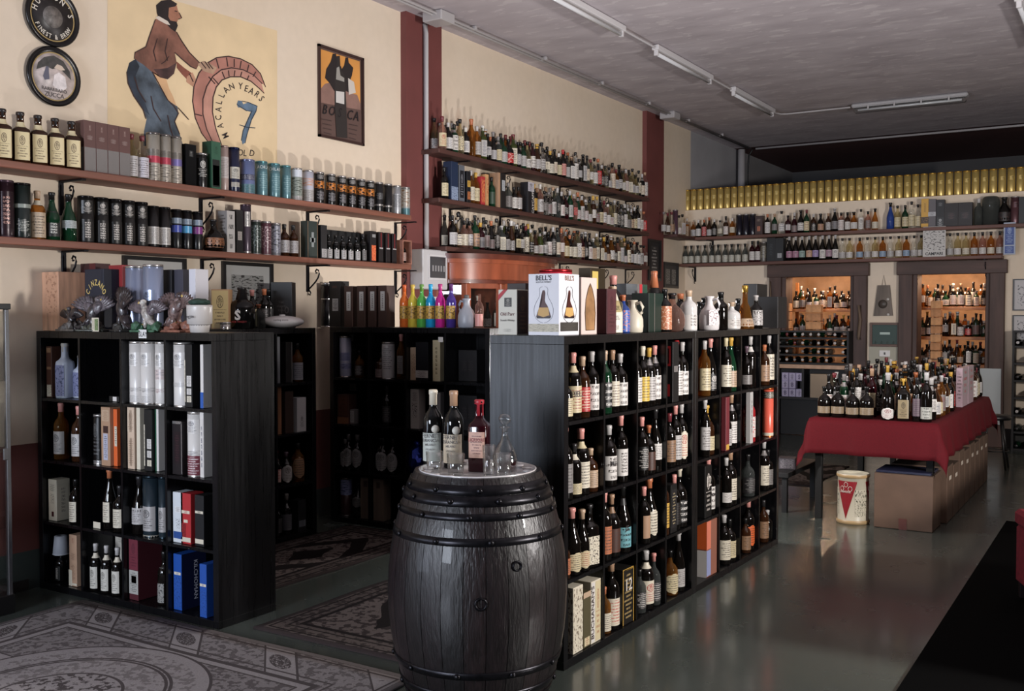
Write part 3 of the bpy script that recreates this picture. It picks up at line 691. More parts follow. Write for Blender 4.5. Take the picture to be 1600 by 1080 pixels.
# round trays
def tray(px, py, label, words, face):
    c = hit(px, py, 0, WX+.012); t = thing('round_tray', label, 'tray', c, PI/2)
    R_ = .168
    def pf(): return lathe([(R_-.03, 0), (R_, .002), (R_+.002, .014), (R_-.008, .022), (R_-.024, .012), (R_-.032, .008)], 40)
    a = ob('rim', memo('trayrim', pf), pm('#141213', .3, .3), t, rot=(PI/2, 0, 0))
    b = ob('face', memo('trayface', lambda: lathe([(.001, .0), (R_-.03, 0), (R_-.03, .009), (.001, .009)], 40)), pm(face, .4, grain=.35, scale=25), t, rot=(PI/2, 0, 0))
    ob('ring', memo('trayring', lambda: lathe([(R_-.036, .009), (R_-.032, .0105), (R_-.028, .009)], 40, cap=False)), pm('#a08a5a', .4, .3), t, rot=(PI/2, 0, 0))
    for s, rr, a0, a1, h, flip in words:
        n = len(s)
        for i, ch in enumerate(s):
            a = math.radians(a0+(a1-a0)*i/max(n-1, 1))
            q = ob('lettering', textmesh(ch, .03), pm('#cfc8bc' if face != '#b9aca8' else '#3a3434', .5), t, (rr*math.cos(a), -.0102, rr*math.sin(a)))
            q.rotation_euler = (PI/2, -(a-PI/2) if not flip else -(a+PI/2), 0); q.scale = (h*.8, h, h)
    return t
t1 = tray(81, 27, 'black round tray with HUTTON\'S lettering, upper of two wall plates', [("HUTTON'S", .1, 165, 15, .036, 0), ('FINEST & BREW', .125, 210, 330, .026, 1)], '#2a2626')
ob('medallion', lathe([(.001, .009), (.062, .0095), (.062, .0105), (.001, .0112)], 28), pm('#6a6460', .5, grain=.5, scale=40), t1, rot=(PI/2, 0, 0))
t2 = tray(83, 120, 'round tray with a pale printed scene, lower of two wall plates', [], '#b9aca8')
def trayprint(pts, m, parent, off):
    bm = bmesh.new(); f = bm.faces.new([bm.verts.new((x, -off, z)) for x, z in pts]); bmesh.ops.triangulate(bm, faces=[f]); return ob('print', mesh_from(bm), m, parent)
trayprint([(-.11, .02), (-.10, .06), (-.06, .10), (0, .12), (.06, .10), (.10, .05), (.11, .0), (.07, .03), (.03, .06), (-.01, .04), (-.05, .05)], pm('#3c3a38', .6, grain=.5, scale=30), t2, .0098)
trayprint([(-.01, -.05), (.0, .01), (.03, .03), (.07, .01), (.08, -.05), (.05, -.075), (.01, -.07)], pm('#d8d0d0', .6, grain=.2, scale=30), t2, .0104)
trayprint([(.0, .05), (.02, .075), (.05, .07), (.07, .05), (.04, .042)], pm('#c8b8a8', .6), t2, .0104)
trayprint([(-.07, -.01), (-.05, .05), (-.035, .05), (-.03, -.02), (-.06, -.03)], pm('#5a5a6a', .6), t2, .0104)
letter(t2, 'RABARBARO', .02, (0, -.011, -.085), '#4a4444'); letter(t2, 'ZUCCA', .026, (.0, -.011, -.118), '#4a4444')
# electric panel on the first pillar
t = thing('electric_panel', 'grey electrical cabinet with a small window below the thick pipe', 'cabinet', (WX+.06, 7.06, 1.78), PI/2)
ob('case', boxes([((0, -.07, .17), (.36, .14, .34))], .008), pm('#b8b6b8', .4), t)
ob('window_cover', boxes([((.03, -.143, .19), (.22, .008, .18))], .003), pm('#3a3b40', .1, spec=.9), t)
for k in range(5): ob('breaker', boxes([((-.05+k*.04, -.149, .18), (.02, .004, .05))]), pm('#8a888a', .4), t)
ob('door_frame', boxes([((.03, -.142, .29), (.26, .006, .012)), ((.03, -.142, .09), (.26, .006, .012)), ((-.1, -.142, .19), (.012, .006, .2)), ((.16, -.142, .19), (.012, .006, .2))]), pm('#c9c7c9', .4), t)
# sheet of paper below panel
o = ob('paper_notice', boxes([((0, -.002, .1), (.30, .003, .2))]), lm('white', '#6a6a70', 'fine'), None, (WX+.062, 7.2, 1.52), PI/2); tag(o, 'white paper notice behind the coloured bottles', 'paper')
def picture(label, X, y0, y1, z0, z1, fr, paper, print_, alongx=False, Y=None, fw=.025, art=()):
    if not alongx: t = thing('framed_picture', label, 'picture', (X, (y0+y1)/2, z0), PI/2)
    else: t = thing('framed_picture', label, 'picture', ((y0+y1)/2, Y, z0), 0)
    W, Hh = y1-y0, z1-z0
    ob('frame', boxes([((-W/2+fw/2, -.012, Hh/2), (fw, .024, Hh)), ((W/2-fw/2, -.012, Hh/2), (fw, .024, Hh)), ((0, -.012, fw/2), (W-2*fw, .024, fw)), ((0, -.012, Hh-fw/2), (W-2*fw, .024, fw))]), pm(fr, .4), t)
    ob('mount', quad(W-1.5*fw, Hh-1.5*fw), pm(paper, .6), t, (0, -.006, fw*.75))
    for (x, z, a, b_, c, st) in art: ob('print', quad(a, b_), lm(c, print_, st), t, (x, -.008, z))
    return t
def yz(px, py, X=WX): p = hit(px, py, 0, X); return p.y, p.z
a = yz(345, 412); b_ = yz(424, 470)
picture('black framed landscape print on the wall behind the dark S bottle', WX+.002, a[0], b_[0], 1.60, 1.93, '#151314', '#a9a8a6', '#1c1a1a', art=[(0, .06, .30, .18, '#8a8a88', 'scribble')])
a = yz(190, 410); b_ = yz(288, 430)
picture('black framed picture on the wall behind the silver tubes', WX+.002, a[0], b_[0], 1.50, 1.93, '#151314', '#b9b6b2', '#1c1a1a', art=[(0, .08, .3, .24, '#9a9896', 'scribble')])
a = yz(1012, 362, WX+.06); b_ = yz(1031, 432, WX+.06)
picture('tall black framed print hung on the second brown pillar', WX+.06, a[0], b_[0], 2.0, 2.52, '#141213', '#242224', '#a8a4a0', art=[(0, .06, .22, .38, '#2a282a', 'text')], fw=.03)
a = yz(1036, 404); b_ = yz(1058, 447)
picture('dark square picture on the wall between second pillar and back wall', WX+.002, a[0], b_[0], 1.92, 2.26, '#2a2828', '#3a3838', '#a8a4a0', art=[(-.1, .05, .14, .2, '#55534f', 'scribble'), (.1, .05, .14, .2, '#55534f', 'scribble')], fw=.03)
# ================================================================== BLACK CUBE SHELF UNITS
KB = pm('#131213', .38, grain=.35, scale=10, stretch=(3, 3, .15), spec=.4)
def bwood():
    m, nt, b = newmat('black_brown_veneer'); N = NB(nt); tc = N.n('ShaderNodeTexCoord')
    mp = N.n('ShaderNodeMapping'); mp.inputs['Scale'].default_value = (13, 13, .5); nt.links.new(tc.outputs['Object'], mp.inputs[0])
    n = N.noise(mp.outputs[0], 6, 6)
    nt.links.new(N.mix(n, lin('#050506'), lin('#0e0d10')), b.inputs['Base Color'])
    nt.links.new(N.m('MULTIPLY_ADD', N.m('POWER', n, 2.0), .22, .24), b.inputs['Roughness'])
    bp = N.n('ShaderNodeBump'); bp.inputs['Strength'].default_value = .03; bp.inputs['Distance'].default_value = .001
    nt.links.new(n, bp.inputs['Height']); nt.links.new(bp.outputs[0], b.inputs['Normal'])
    return m
KB = bwood()
UT = 1.47
ZR = [1.091, .740, .389, .038]        # floors of rows 1 to 4
def unit(label, loc, rot, W=1.47, backp=True):
    """four by four cubes, width along local x centred, front at local y=0, depth .39 into +y"""
    t = thing('cube_shelf_unit', label, 'shelf unit', loc, rot)
    for s in (-1, 1): ob('side_panel', boxes([((s*(W/2-.019), .195, UT/2), (.038, .39, UT-.0762))], .001), KB, t)
    for z in (.019, UT-.019): ob('top_panel' if z > 1 else 'bottom_panel', boxes([((0, .195, z), (W, .39, .038))], .001), KB, t)
    cw = (W-.076-.048)/4
    for i in range(3): ob('upright', boxes([((-W/2+.038+cw*(i+1)+.016*i+.008, .195, UT/2), (.016, .386, UT-.0765))]), KB, t)
    for z in ZR[:3]:
        for i in range(4): ob('shelf_board', boxes([((-W/2+.038+cw*i+.016*i+cw/2, .196, z-.008), (cw-.0005, .385, .016))]), KB, t)
    if backp: ob('back_panel', boxes([((0, .386, UT/2), (W-.08, .006, UT-.08))]), KB, t)
    return t
LX0, LX1, LY = -5.325, -3.855, 3.46
unit('black cube shelf unit at left with ISLAY tag, end on to the wall', ((LX0+LX1)/2, LY, 0), 0)
XR = -2.12                                    # front plane of the long unit, facing +X
RY0, RY1, RY2 = 3.85, 5.32, 6.79
_b = set(COL.objects)
U1 = unit('nearer black cube unit of the long divider behind the barrel', (XR, (RY0+RY1)/2, 0), PI/2)
unit('farther black cube unit of the long divider, ending at the aisle', (XR, (RY1+RY2)/2+.001, 0), PI/2)
askew(_b)
unit('black cube unit against the left wall in the alcove, mostly hidden', (-4.955, 4.62, 0), PI/2)
BX0, BX1, BY = -5.19, -3.75, 5.76
unit('black cube unit at the back of the alcove, holding brown boxes on top', ((BX0+BX1)/2, BY, 0), 0, BX1-BX0)
# tag
t = thing('shelf_tag', 'small white paper tag reading ISLAY on the left shelf unit', 'tag', (ony(223, LY, 1.45).x, LY-.001, 1.440))
ob('card', quad(.062, .045), pm('#d8d6d4', .6), t); letter(t, 'ISLAY', .026, (0, -.001, .009), '#181818', sx=.8)
# ------------------------------------------------------------------ contents of the right hand divider (front faces +X)
rnd = random.Random(5); _b = set(COL.objects)
NAMC = ['leftmost', 'second', 'third', 'fourth', 'fifth', 'sixth', 'seventh', 'rightmost']
ROWN = ['top', 'second', 'third', 'bottom']
def cellwhere(col, row, i, n):
    return 'in %s column, %s row of divider%s' % (NAMC[col], ROWN[row], '' if n == 1 else ', %s there' % ('first second third fourth fifth sixth'.split()[i]))
RIGHT = { # (row): list of px, kind, args...
 0: [(889, 'b', dict(h=.20, g='dark', lab='cream', cap='gold')), (896, 'b', dict(h=.30, r=.041, g='dark', lab='cream', cap='pink', neck='cream', ink='#8a2a2a', txt='BELL')), (908, 'b', dict(h=.285, g='brown', lab='red', cap='beige', ink='#d8c8b0')), (918, 'b', dict(h=.30, lab='white', cap='silver', style='big')),
     (945, 'b', dict(h=.305, g='green', lab='black', ink='white', cap='beige', style='big')), (955, 'b', dict(h=.30, g='dark', lab='ivory', cap='kraft', ink='#4a2022')), (968, 'b', dict(h=.28, lab='white', cap='silver', r=.04, style='big')),
     (997, 'b', dict(h=.31, lab='white', cap='ivory')), (1007, 'b', dict(h=.31, lab='yellow', cap='ivory')), (1015, 'b', dict(h=.30, lab='silver', cap='gold', neck='silver')), (1026, 'b', dict(h=.31, lab='white', cap='pink', neck='silver', style='big')),
     (1047, 'x', dict(h=.325, w=.08, d=.08, col='black', patches=[('l', .2, .8, .1, .3, 'red', 'plain'), ('l', .15, .85, .6, .93, 'red', 'plain'), ('l', .27, .73, .64, .89, 'black', 'plain'), ('f', .2, .8, .5, .6, 'grey', 'text')], desc='black box with red zero emblem')),
     (1055, 'b', dict(h=.325, lab='white', cap='red')), (1065, 'b', dict(h=.32, lab='white', cap='silver', style='big')),
     (1101, 'b', dict(h=.315, g='amber', lab='cream', cap='silver')), (1112, 'b', dict(h=.33, g='dark', lab='black', ink='white', cap='pink', shape='burg', style='emblem')),
     (1134, 'b', dict(h=.33, g='dark', lab='ivory', cap='cream')), (1144, 'b', dict(h=.325, g='green', lab='beige', cap='gold', shape='burg')),
     (1168, 'b', dict(h=.27, g='dark', shape='dumpy', lab='grey', cap='mauve', lz=(.1, .32))), (1178, 'b', dict(h=.33, lab=None, cap='silver', neck='white')),
     (1197, 'b', dict(h=.27, g='brown', lab='kraft', cap='copper')), (1206, 'b', dict(h=.33, lab='ivory', cap='silver', lz=(.1, .62), style='vert'))],
 1: [(892, 'b', dict(h=.315, lab='grey', cap='pink', span=1.6)), (902, 'b', dict(h=.24, lab='cream', cap='charcoal', lz=(.06, .26), neck='ivory', g='dark')), (917, 'b', dict(h=.30, r=.042, lab='ivory', cap='pink', oval=False, neck='cream')),
     (940, 'b', dict(h=.20, lab='beige', cap='beige', g='brown')), (951, 'b', dict(h=.29, r=.042, lab='white', cap='silver', style='big', txt='MA')), (969, 'b', dict(h=.34, lab='white', cap='pink', style='vert')),
     (1002, 'b', dict(h=.30, lab='black', ink='white', cap='pink', g='dark', style='fine')), (1012, 'b', dict(h=.25, lab='brown', cap='copper', g='dark', shape='dumpy')), (1022, 'b', dict(h=.34, lab='white', cap='charcoal', shape='burg', lz=(.2, .45))),
     (1047, 'b', dict(h=.29, lab='tan', cap='maroon')), (1057, 'b', dict(h=.33, lab='silver', cap='pink')), (1067, 'b', dict(h=.33, lab='ivory', cap='silver', oval=True, ink='#a03028', lz=(.08, .55), style='emblem')),
     (1099, 'b', dict(h=.33, r=.032, lab='silver', cap='silver', shape='tall')), (1111, 'b', dict(h=.29, g='brown', shape='dumpy', r=.048, lab='cream', cap='gold', lz=(.1, .38), neck='gold')),
     (1130, 'x', dict(h=.325, w=.06, d=.03, col='maroon', patches=[('f', .1, .9, .02, .12, 'gold', 'plain')], desc='thin tall maroon box')), (1137, 'b', dict(h=.25, lab='silver', cap='black')), (1146, 'b', dict(h=.325, lab='white', cap='kraft', neck='silver')),
     (1166, 'x', dict(h=.33, w=.05, d=.03, col='silver', patches=[('f', .1, .9, .1, .95, 'silver', 'vert')], desc='thin tall silver box')), (1178, 'b', dict(h=.325, r=.042, lab='white', ink='#c02030', style='scribble', cap='maroon', g='red')),
     (1201, 't', dict(h=.33, r=.036, col='#d8604c', lid='orange', bands=[(.78, .92, 'black', 'text', '#e0d8c8'), (.02, .08, 'ivory', 'plain')], desc='orange tube with black band'))],
 2: [(892, 'b', dict(h=.18, g='brown', lab='copper', cap='black')), (899, 'b', dict(h=.30, r=.044, g='dark', lab='cream', cap='pink', oval=True, shape='burg', lz=(.05, .34))), (910, 'b', dict(h=.28, lab='cream', cap='beige', ink='#903028', lz=(.05, .34), oval=True, shape='burg')), (922, 'b', dict(h=.29, r=.042, shape='square', lab='ivory', cap='charcoal', style='scribble', lz=(.05, .5))),
     (943, 'b', dict(h=.34, lab='copper', cap='pink', g='dark')), (957, 'b', dict(h=.30, r=.045, lab='brown', cap='kraft', neck='tan', g='dark', shape='dumpy')), (975, 'b', dict(h=.335, r=.045, lab='teal', ink='#101010', cap='black', g='dark', shape='burg', style='big', txt='JS', neck='charcoal')),
     (1004, 'b', dict(h=.29, lab='kraft', cap='pink', g='dark', style='plain', span=1.2)), (1016, 'b', dict(h=.315, r=.045, lab='ivory', cap='copper', shape='burg', lz=(.08, .5), oval=True)),
     (1046, 'b', dict(h=.33, lab='gold', cap='charcoal', g='brown', shape='tall', r=.03)), (1054, 'x', dict(h=.26, w=.08, d=.07, col='black', patches=[('f', .1, .9, .1, .9, 'charcoal', 'fine', '#a09070')], desc='black box with faint gold print')), (1058, 'b', dict(h=.30, lab='black', cap='pink')), (1070, 'b', dict(h=.34, r=.045, lab='black', ink='white', cap='ivory', style='big', shape='dumpy')),
     (1101, 'x', dict(h=.30, w=.10, d=.08, col='black', patches=[('f', .03, .97, .02, .98, '#0c0c0c', 'emblem', '#b8b0a8')], desc='black box with pale emblem', txt='12')), (1112, 'b', dict(h=.335, r=.042, lab='white', cap='pink', style='big', txt='Dew')),
     (1133, 'b', dict(h=.30, lab='white', cap='silver', lz=(.1, .3))), (1144, 'b', dict(h=.34, r=.042, lab='ivory', cap='kraft', oval=False)),
     (1178, 'b', dict(h=.27, g='smoke', lab='charcoal', cap='charcoal', ink='#807c7a', shape='dumpy', r=.046)), (1199, 'b', dict(h=.33, lab='ivory', cap='silver', neck='grey')), (1208, 'b', dict(h=.26, lab='grey', cap='charcoal'))],
 3: [(896, 'x', dict(h=.30, w=.09, d=.09, col='ivory', patches=[('f', .03, .97, .02, .98, 'ivory', 'scribble', '#6a5a4a'), ('l', .03, .97, .02, .98, 'ivory', 'scribble', '#6a5a4a')], desc='ivory box covered in scrollwork')),
     (914, 'x', dict(h=.255, w=.07, d=.08, col='olive', patches=[('f', .15, .85, .03, .18, 'cream', 'big', '#8a2a22'), ('f', 0, 1, .9, 1, 'beige', 'plain')], desc='olive box with small label')),
     (930, 'x', dict(h=.29, w=.095, d=.10, col='ivory', patches=[('f', .04, .36, .02, .98, 'white', 'plain'), ('f', .44, .97, .02, .98, 'cream', 'emblem', '#a06a50')], desc="cream BUCHANAN'S carton", txtv="BUCHANAN'S")),
     (948, 'b', dict(h=.22, g='amber', lab='ivory', cap='copper', lz=(.06, .45))), (958, 'b', dict(h=.33, r=.042, lab='ivory', cap='kraft', lz=(.06, .46), ink='#b03028', oval=False)),
     (981, 'x', dict(h=.275, w=.12, d=.10, col='#15120f', patches=[('f', .03, .97, .01, .99, '#15120f', 'fine', '#a89060'), ('f', 0, .05, 0, 1, 'gold', 'plain'), ('f', .95, 1, 0, 1, 'gold', 'plain'), ('f', 0, 1, .96, 1, 'gold', 'plain')], desc='black and gold box marked 12', txt='12')),
     (1000, 'b', dict(h=.22, g='smoke', lab='charcoal', cap='black', ink='white')), (1008, 'b', dict(h=.30, r=.044, lab='ivory', cap='silver', neck='ivory', ink='#a02828', style='emblem')), (1021, 'b', dict(h=.27, lab='charcoal', ink='#c8c4c0', cap='pink', g='smoke', shape='dumpy')),
     (1048, 'b', dict(h=.24, r=.044, g='amber', lab='cream', cap='black', oval=True, shape='dumpy', lz=(.04, .5))), (1059, 'b', dict(h=.335, lab='silver', cap='silver', shape='burg')),
     (1103, 'x', dict(h=.325, w=.16, d=.09, col='#8a5a4a', patches=[('f', 0, .4, .5, 1, '#d07860', 'plain'), ('f', 0, .4, .02, .48, 'lavender', 'plain'), ('l', 0, 1, .5, 1, 'orange', 'plain'), ('l', 0, 1, 0, .48, 'white', 'plain')], desc='salmon, lilac and brown gift box')),
     (1137, 'b', dict(h=.30, lab='ivory', cap='silver', r=.042, span=3)), (1148, 'b', dict(h=.26, lab='cream', cap='black', r=.042, span=3)),
     (1165, 'b', dict(h=.22, lab='tan', cap='black', g='brown')), (1177, 'b', dict(h=.33, lab='orange', cap='pink', oval=True, r=.042)),
     (1196, 'b', dict(h=.28, lab='tan', cap='charcoal', g='brown')), (1207, 'b', dict(h=.2, lab=None, cap='silver', g='dark'))]}
def pos_in_cell(y, r, base, pitch=.351, first=.038):
    c = int((y-base-first)/pitch); return max(0, min(3, c))
for row, items in RIGHT.items():
    P = []
    for it in items:
        y = onD(it[0], XR-.05, ZR[row]+.12).y; yf = onD(it[0], XR-.02, ZR[row]+.12).y
        u = 0 if yf < RY1 else 1; base = RY0 if u == 0 else RY1+.001
        P.append([u*4+pos_in_cell(yf, 0, base), y, base, it])
    for c in range(8):
        cell = [p for p in P if p[0] == c]
        lo = (RY0 if c < 4 else RY1+.001)+.038+(c % 4)*.3515; hi = lo+.3355
        # keep things inside the cell and apart from one another
        wd = [(p[3][2].get('r', .037)*2 if p[3][1] != 'x' else p[3][2]['w'])+.004 for p in cell]
        for k in range(3):
            prev = lo+.003
            for p, w_ in zip(cell, wd): p[1] = max(p[1], prev+w_/2); prev = p[1]+w_/2
            nxt = hi-.003
            for p, w_ in list(zip(cell, wd))[::-1]: p[1] = min(p[1], nxt-w_/2); nxt = p[1]-w_/2
        for i, p in enumerate(cell):
            kind, a = p[3][1], dict(p[3][2]); wh = cellwhere(c, row, i, len(cell))
            txt = a.pop('txt', None); txv = a.pop('txtv', None); a.setdefault('r', .037) if kind == 'b' else None
            dx = -a.get('r', .037)-.008-.008*rnd.random()
            pz_ = ZR[row]+.0015; loc = (XR+dx, p[1], pz_)
            if kind == 'b':
                a.setdefault('h', .3); a['h'] = min(a['h'], .328); a.setdefault('span', 2.8)
                a['desc'] = ('%s %s bottle, %s label, %s cap' % (GN[a.get('g', 'dark')], {'std': 'round', 'tall': 'slender', 'burg': 'sloping', 'square': 'square', 'dumpy': 'squat'}[a.get('shape', 'std')], a['lab'] or 'no', a['cap'])).replace('glass ', '')
                r_ = bottle(loc, PI/2-.55+.25*rnd.random(), where=wh, **a)
                if txt: letter(r_, txt, .026, (0, -a['r']*1.0-.0025, a['h']*.34), '#22181a' if a.get('lab') != 'black' else '#ddd', sx=.75)
            elif kind == 'x':
                a['h'] = min(a['h'], .328); r_ = carton((XR-.012-a['d']/2, p[1], pz_), PI/2, where=wh, **a)
                if txt: letter(r_, txt, .06, (0, -a['d']/2-.002, a['h']*.6), '#c8c0b8')
                if txv: letter(r_, txv, .026, (-a['w']*.22, -a['d']/2-.002, a['h']*.5), '#3a2a26', vert=1, sx=1.1)
            else: r_ = tubecan(loc, PI/2-.4, where=wh, **a)
# a few dark bottles deeper in the cells
for row in range(4):
    for c in range(8):
        lo = (RY0 if c < 4 else RY1+.001)+.038+(c % 4)*.3515
        for k in range(2):
            bottle((XR-.24-.03*rnd.random(), lo+.09+.15*k+.02*rnd.random(), ZR[row]+.0015), PI/2-.4, h=.25+.05*rnd.random(), g=rnd.choice(['dark', 'brown', 'dark']), cap=rnd.choice(['charcoal', 'black']), lab=rnd.choice(['tan', 'grey', 'brown']),
                   desc='dark bottle at the back', low=1, where='of the %s column, %s row of divider' % (NAMC[c], ROWN[row]) + (', %s side' % ('near', 'far')[k]), n=12)
askew(_b)
# ------------------------------------------------------------------ contents of the left unit (front faces -Y)
def lx(px, row, back=.07): return ony(px, LY+back, ZR[row]+.12).x
LROW = ['top', 'second', 'third', 'bottom']
def L(row, px, kind, a, back=.07, rot=.12):
    a = dict(a); txt = a.pop('txt', None); wh = 'on %s row of ISLAY unit' % LROW[row]
    if 'h' in a: a['h'] = min(a['h'], .330)
    x = lx(px, row, back); z = ZR[row]+.0015
    cw = (1.47-.124)/4; c = max(0, min(3, int((lx(px, row, .02)-LX0-.038)/(cw+.016)))); lo = LX0+.038+c*(cw+.016); hi = lo+cw
    rr = (a.get('r', .037 if kind == 'b' else .043) if kind != 'x' else a['w']/2)*(1.12 if kind != 't' else 1.02)+.003
    x = min(max(x, lo+rr), hi-rr)
    if kind == 'b': return bottle((x, LY+back, z), rot, where=wh, **a)
    if kind == 't': return tubecan((x, LY+back, z), rot, where=wh, **a)
    return carton((x, LY+back+(a['d']/2-.04 if a['d'] > .08 else 0), z), 0, where=wh, **a)
WT = lambda **k: k
L(0, 81, 'x', WT(h=.29, w=.05, d=.08, col='brown', patches=[('f', .1, .9, .02, .25, 'ivory', 'scribble'), ('f', .1, .9, .88, .97, 'tan', 'plain'), ('f', .1, .9, .55, .6, 'tan', 'plain')], desc='narrow brown and cream box'))
L(0, 102, 'b', WT(h=.31, r=.043, shape='square', g='frost', lab='lavender', ink='#4a5478', style='flower', cap='frost' if False else 'white', desc='blue and white china decanter', lz=(.04, .6)))
L(0, 126, 'b', WT(h=.24, r=.034, shape='square', g='frost', lab='lavender', ink='#4a5478', style='flower', cap='grey', desc='smaller blue and white china decanter', lz=(.04, .6)), .12)
L(0, 180, 'x', WT(h=.03, w=.08, d=.02, col='black', patches=[('f', .4, .8, .1, .9, 'white', 'plain')], desc='small price holder', cat='tag', name='price_holder'), .05)
for px, inks, d, em in ((212, '#4a4a4e', 'white tube, left', 'emblem'), (234, '#55555a', 'white tube, middle', 'emblem')):
    L(0, px, 't', WT(h=.33, r=.044, col='white', lid='white', bands=[(.60, .82, 'white', 'emblem', inks, 2.0), (.19, .26, 'white', 'scribble', '#3a3436'), (.02, .14, 'white', 'fine', inks, 2.2)], desc=d+' of three'))
L(0, 254, 't', WT(h=.33, r=.036, col='white', lid='white', bands=[(.60, .82, 'white', 'emblem', '#303034', 2.0), (.40, .56, '#c8b8b4', 'flower', '#8a8284'), (.19, .26, 'white', 'scribble', '#803030')], desc='white tube with pink band, right of three'))
L(0, 281, 't', WT(h=.33, r=.050, col='white', lid='white', bands=[(.60, .84, 'white', 'emblem', '#3a3a40', 2.0), (.3, .38, 'white', 'fine', '#55555a', 2.2)], desc='wide white tube with oval emblem'))
L(0, 304, 'x', WT(h=.32, w=.055, d=.09, col='black', patches=[('f', .3, .9, .33, .5, 'white', 'text'), ('f', .3, .9, .2, .3, 'white', 'text'), ('f', .3, .9, .08, .18, 'ivory', 'text'), ('f', .0, .12, .08, .75, 'ivory', 'vert')], desc='black box with three white squares'))
L(0, 325, 'x', WT(h=.32, w=.022, d=.08, col='white', patches=[('f', 0, 1, 0, .25, 'blue', 'plain')], desc='thin white and blue box'))
L(1, 96, 'b', WT(h=.315, r=.041, g='amber', lab='silver', ink='#3a3c40', style='emblem', cap='pink', desc='amber bottle, silver label, left'))
L(1, 124, 'b', WT(h=.31, r=.041, g='brown', lab='silver', ink='#3a3c40', style='emblem', cap='pink', desc='brown bottle, silver label, right'))
L(1, 157, 't', WT(h=.275, r=.036, col='black', lid='silver', bands=[(.10, .93, 'black', 'emblem', '#5a5a5a', 2.0), (0, .08, 'silver', 'plain')], desc='black tube with silver ends'))
L(1, 175, 'x', WT(h=.32, w=.075, d=.085, col='kraft', patches=[('f', .1, .9, .76, .95, 'beige', 'fine', '#8a5a40'), ('f', .25, .8, .56, .68, '#3a2420', 'plain'), ('f', .25, .75, .1, .55, '#b0b0c0', 'fine')], desc='kraft box with lilac window'))
L(1, 190, 'x', WT(h=.31, w=.03, d=.085, col='orange', patches=[('f', .3, 1, .35, .7, 'ivory', 'text')], desc='narrow orange box'), .09)
for px, d in ((206, 'first'), (216, 'second')):
    L(1, px, 'x', WT(h=.33, w=.040, d=.085, col='#c8b09a', patches=[('f', .05, .95, .6, .95, '#d0baa4', 'emblem', '#8a6a50'), ('f', .1, .9, .05, .5, '#c8b09a', 'fine', '#8a6a50')], desc='%s narrow beige carton' % d))
L(1, 226, 'x', WT(h=.33, w=.028, d=.085, col='ivory', desc='thin ivory carton'), .075)
L(1, 241, 'x', WT(h=.325, w=.06, d=.085, col='black', patches=[('f', .4, .95, .36, .52, 'white', 'text'), ('f', .4, .95, .22, .33, 'white', 'text'), ('f', .4, .95, .08, .18, 'ivory', 'text'), ('f', .0, .12, .08, .75, 'ivory', 'vert')], desc='black box with white squares'))
L(1, 255, 'x', WT(h=.33, w=.025, d=.085, col='white', patches=[('f', 0, .4, 0, 1, 'green', 'plain')], desc='thin green edged white box'), .09)
L(1, 279, 'x', WT(h=.275, w=.075, d=.08, col='#140b0d', patches=[('f', .9, 1, .02, .98, 'silver', 'plain'), ('f', .05, .95, .95, 1, 'silver', 'plain'), ('f', .2, .8, .2, .8, '#1c0c10', 'fine', '#402028')], desc='dark box with silver edge'))
L(1, 308, 't', WT(h=.333, r=.046, col='white', lid='white', bands=[(0, .32, '#703840', 'text', '#d8c8c8', 2.6), (.32, .4, 'white', 'scribble', '#44404a'), (.66, .88, 'white', 'emblem', '#40404a', 2.0)], desc='white tube with maroon base'))
L(1, 325, 'x', WT(h=.33, w=.028, d=.08, col='white', patches=[('f', .1, .9, .05, .9, 'white', 'vert', '#3a4058')], desc='thin white box at the right end'))
L(2, 92, 'x', WT(h=.235, w=.075, d=.085, col='ivory', patches=[('f', .08, .92, .70, .9, 'ivory', 'text'), ('f', .3, .7, .4, .66, 'ivory', 'flower', '#55504a'), ('f', .38, .65, .1, .22, '#4a1c20', 'plain'), ('r', .1, .9, .1, .9, 'ivory', 'vert', '#8a827a')], desc='ivory box with dark seal'))
L(2, 119, 'b', WT(h=.25, lab='ivory', cap='black', g='dark', span=1.6, lz=(.05, .5), desc='dark bottle with ivory label'), .06)
L(2, 151, 'x', WT(h=.035, w=.06, d=.004, col='ivory', desc='white paper tag lying askew', cat='tag', name='price_tag'), .03)
L(2, 172, 'b', WT(h=.325, r=.037, lab='ivory', cap='copper', g='dark', span=1.4, shape='burg', lz=(.12, .45), desc='dark bottle with copper cap'))
L(2, 188, 'b', WT(h=.25, lab='ivory', cap='charcoal', g='dark', span=1.9, desc='short dark bottle beside the copper capped bottle'), .05)
L(2, 213, 'b', WT(h=.31, r=.040, lab='silver', cap='charcoal', g='dark', span=2.4, lz=(.18, .46), shape='burg', desc='dark bottle with wide silver label'))
L(2, 238, 't', WT(h=.325, r=.047, col='#243038', lid='#243038', bands=[(.10, .5, 'silver', 'emblem', '#3a3a3a', 2.2), (0, .03, 'ivory', 'plain')], desc='slate blue tube with silver label', metal=.3))
L(2, 256, 't', WT(h=.325, r=.026, col='#243038', lid='#243038', bands=[(.10, .5, 'silver', 'emblem', '#3a3a3a', 2.2)], desc='slimmer slate blue tube', metal=.3))
L(2, 274, 'x', WT(h=.26, w=.075, d=.085, col='#c8ccd0', patches=[('f', .05, .95, .08, .22, '#2a4a88', 'plain'), ('f', .2, .8, .6, .72, '#d8d8d8', 'text'), ('f', .3, .7, .27, .48, '#d0d4d8', 'flower', '#22252a')], desc='white box with blue band'))
L(2, 300, 'x', WT(h=.26, w=.075, d=.085, col='#a8282c', patches=[('f', .1, .9, .60, .66, 'ivory', 'vert', '#a02828'), ('f', .3, .7, .42, .48, 'ivory', 'plain'), ('f', .03, .97, .04, .13, 'ivory', 'plain'), ('f', .1, .5, .14, .4, '#8a2024', 'scribble', '#401014')], desc='red box with ivory bands'))
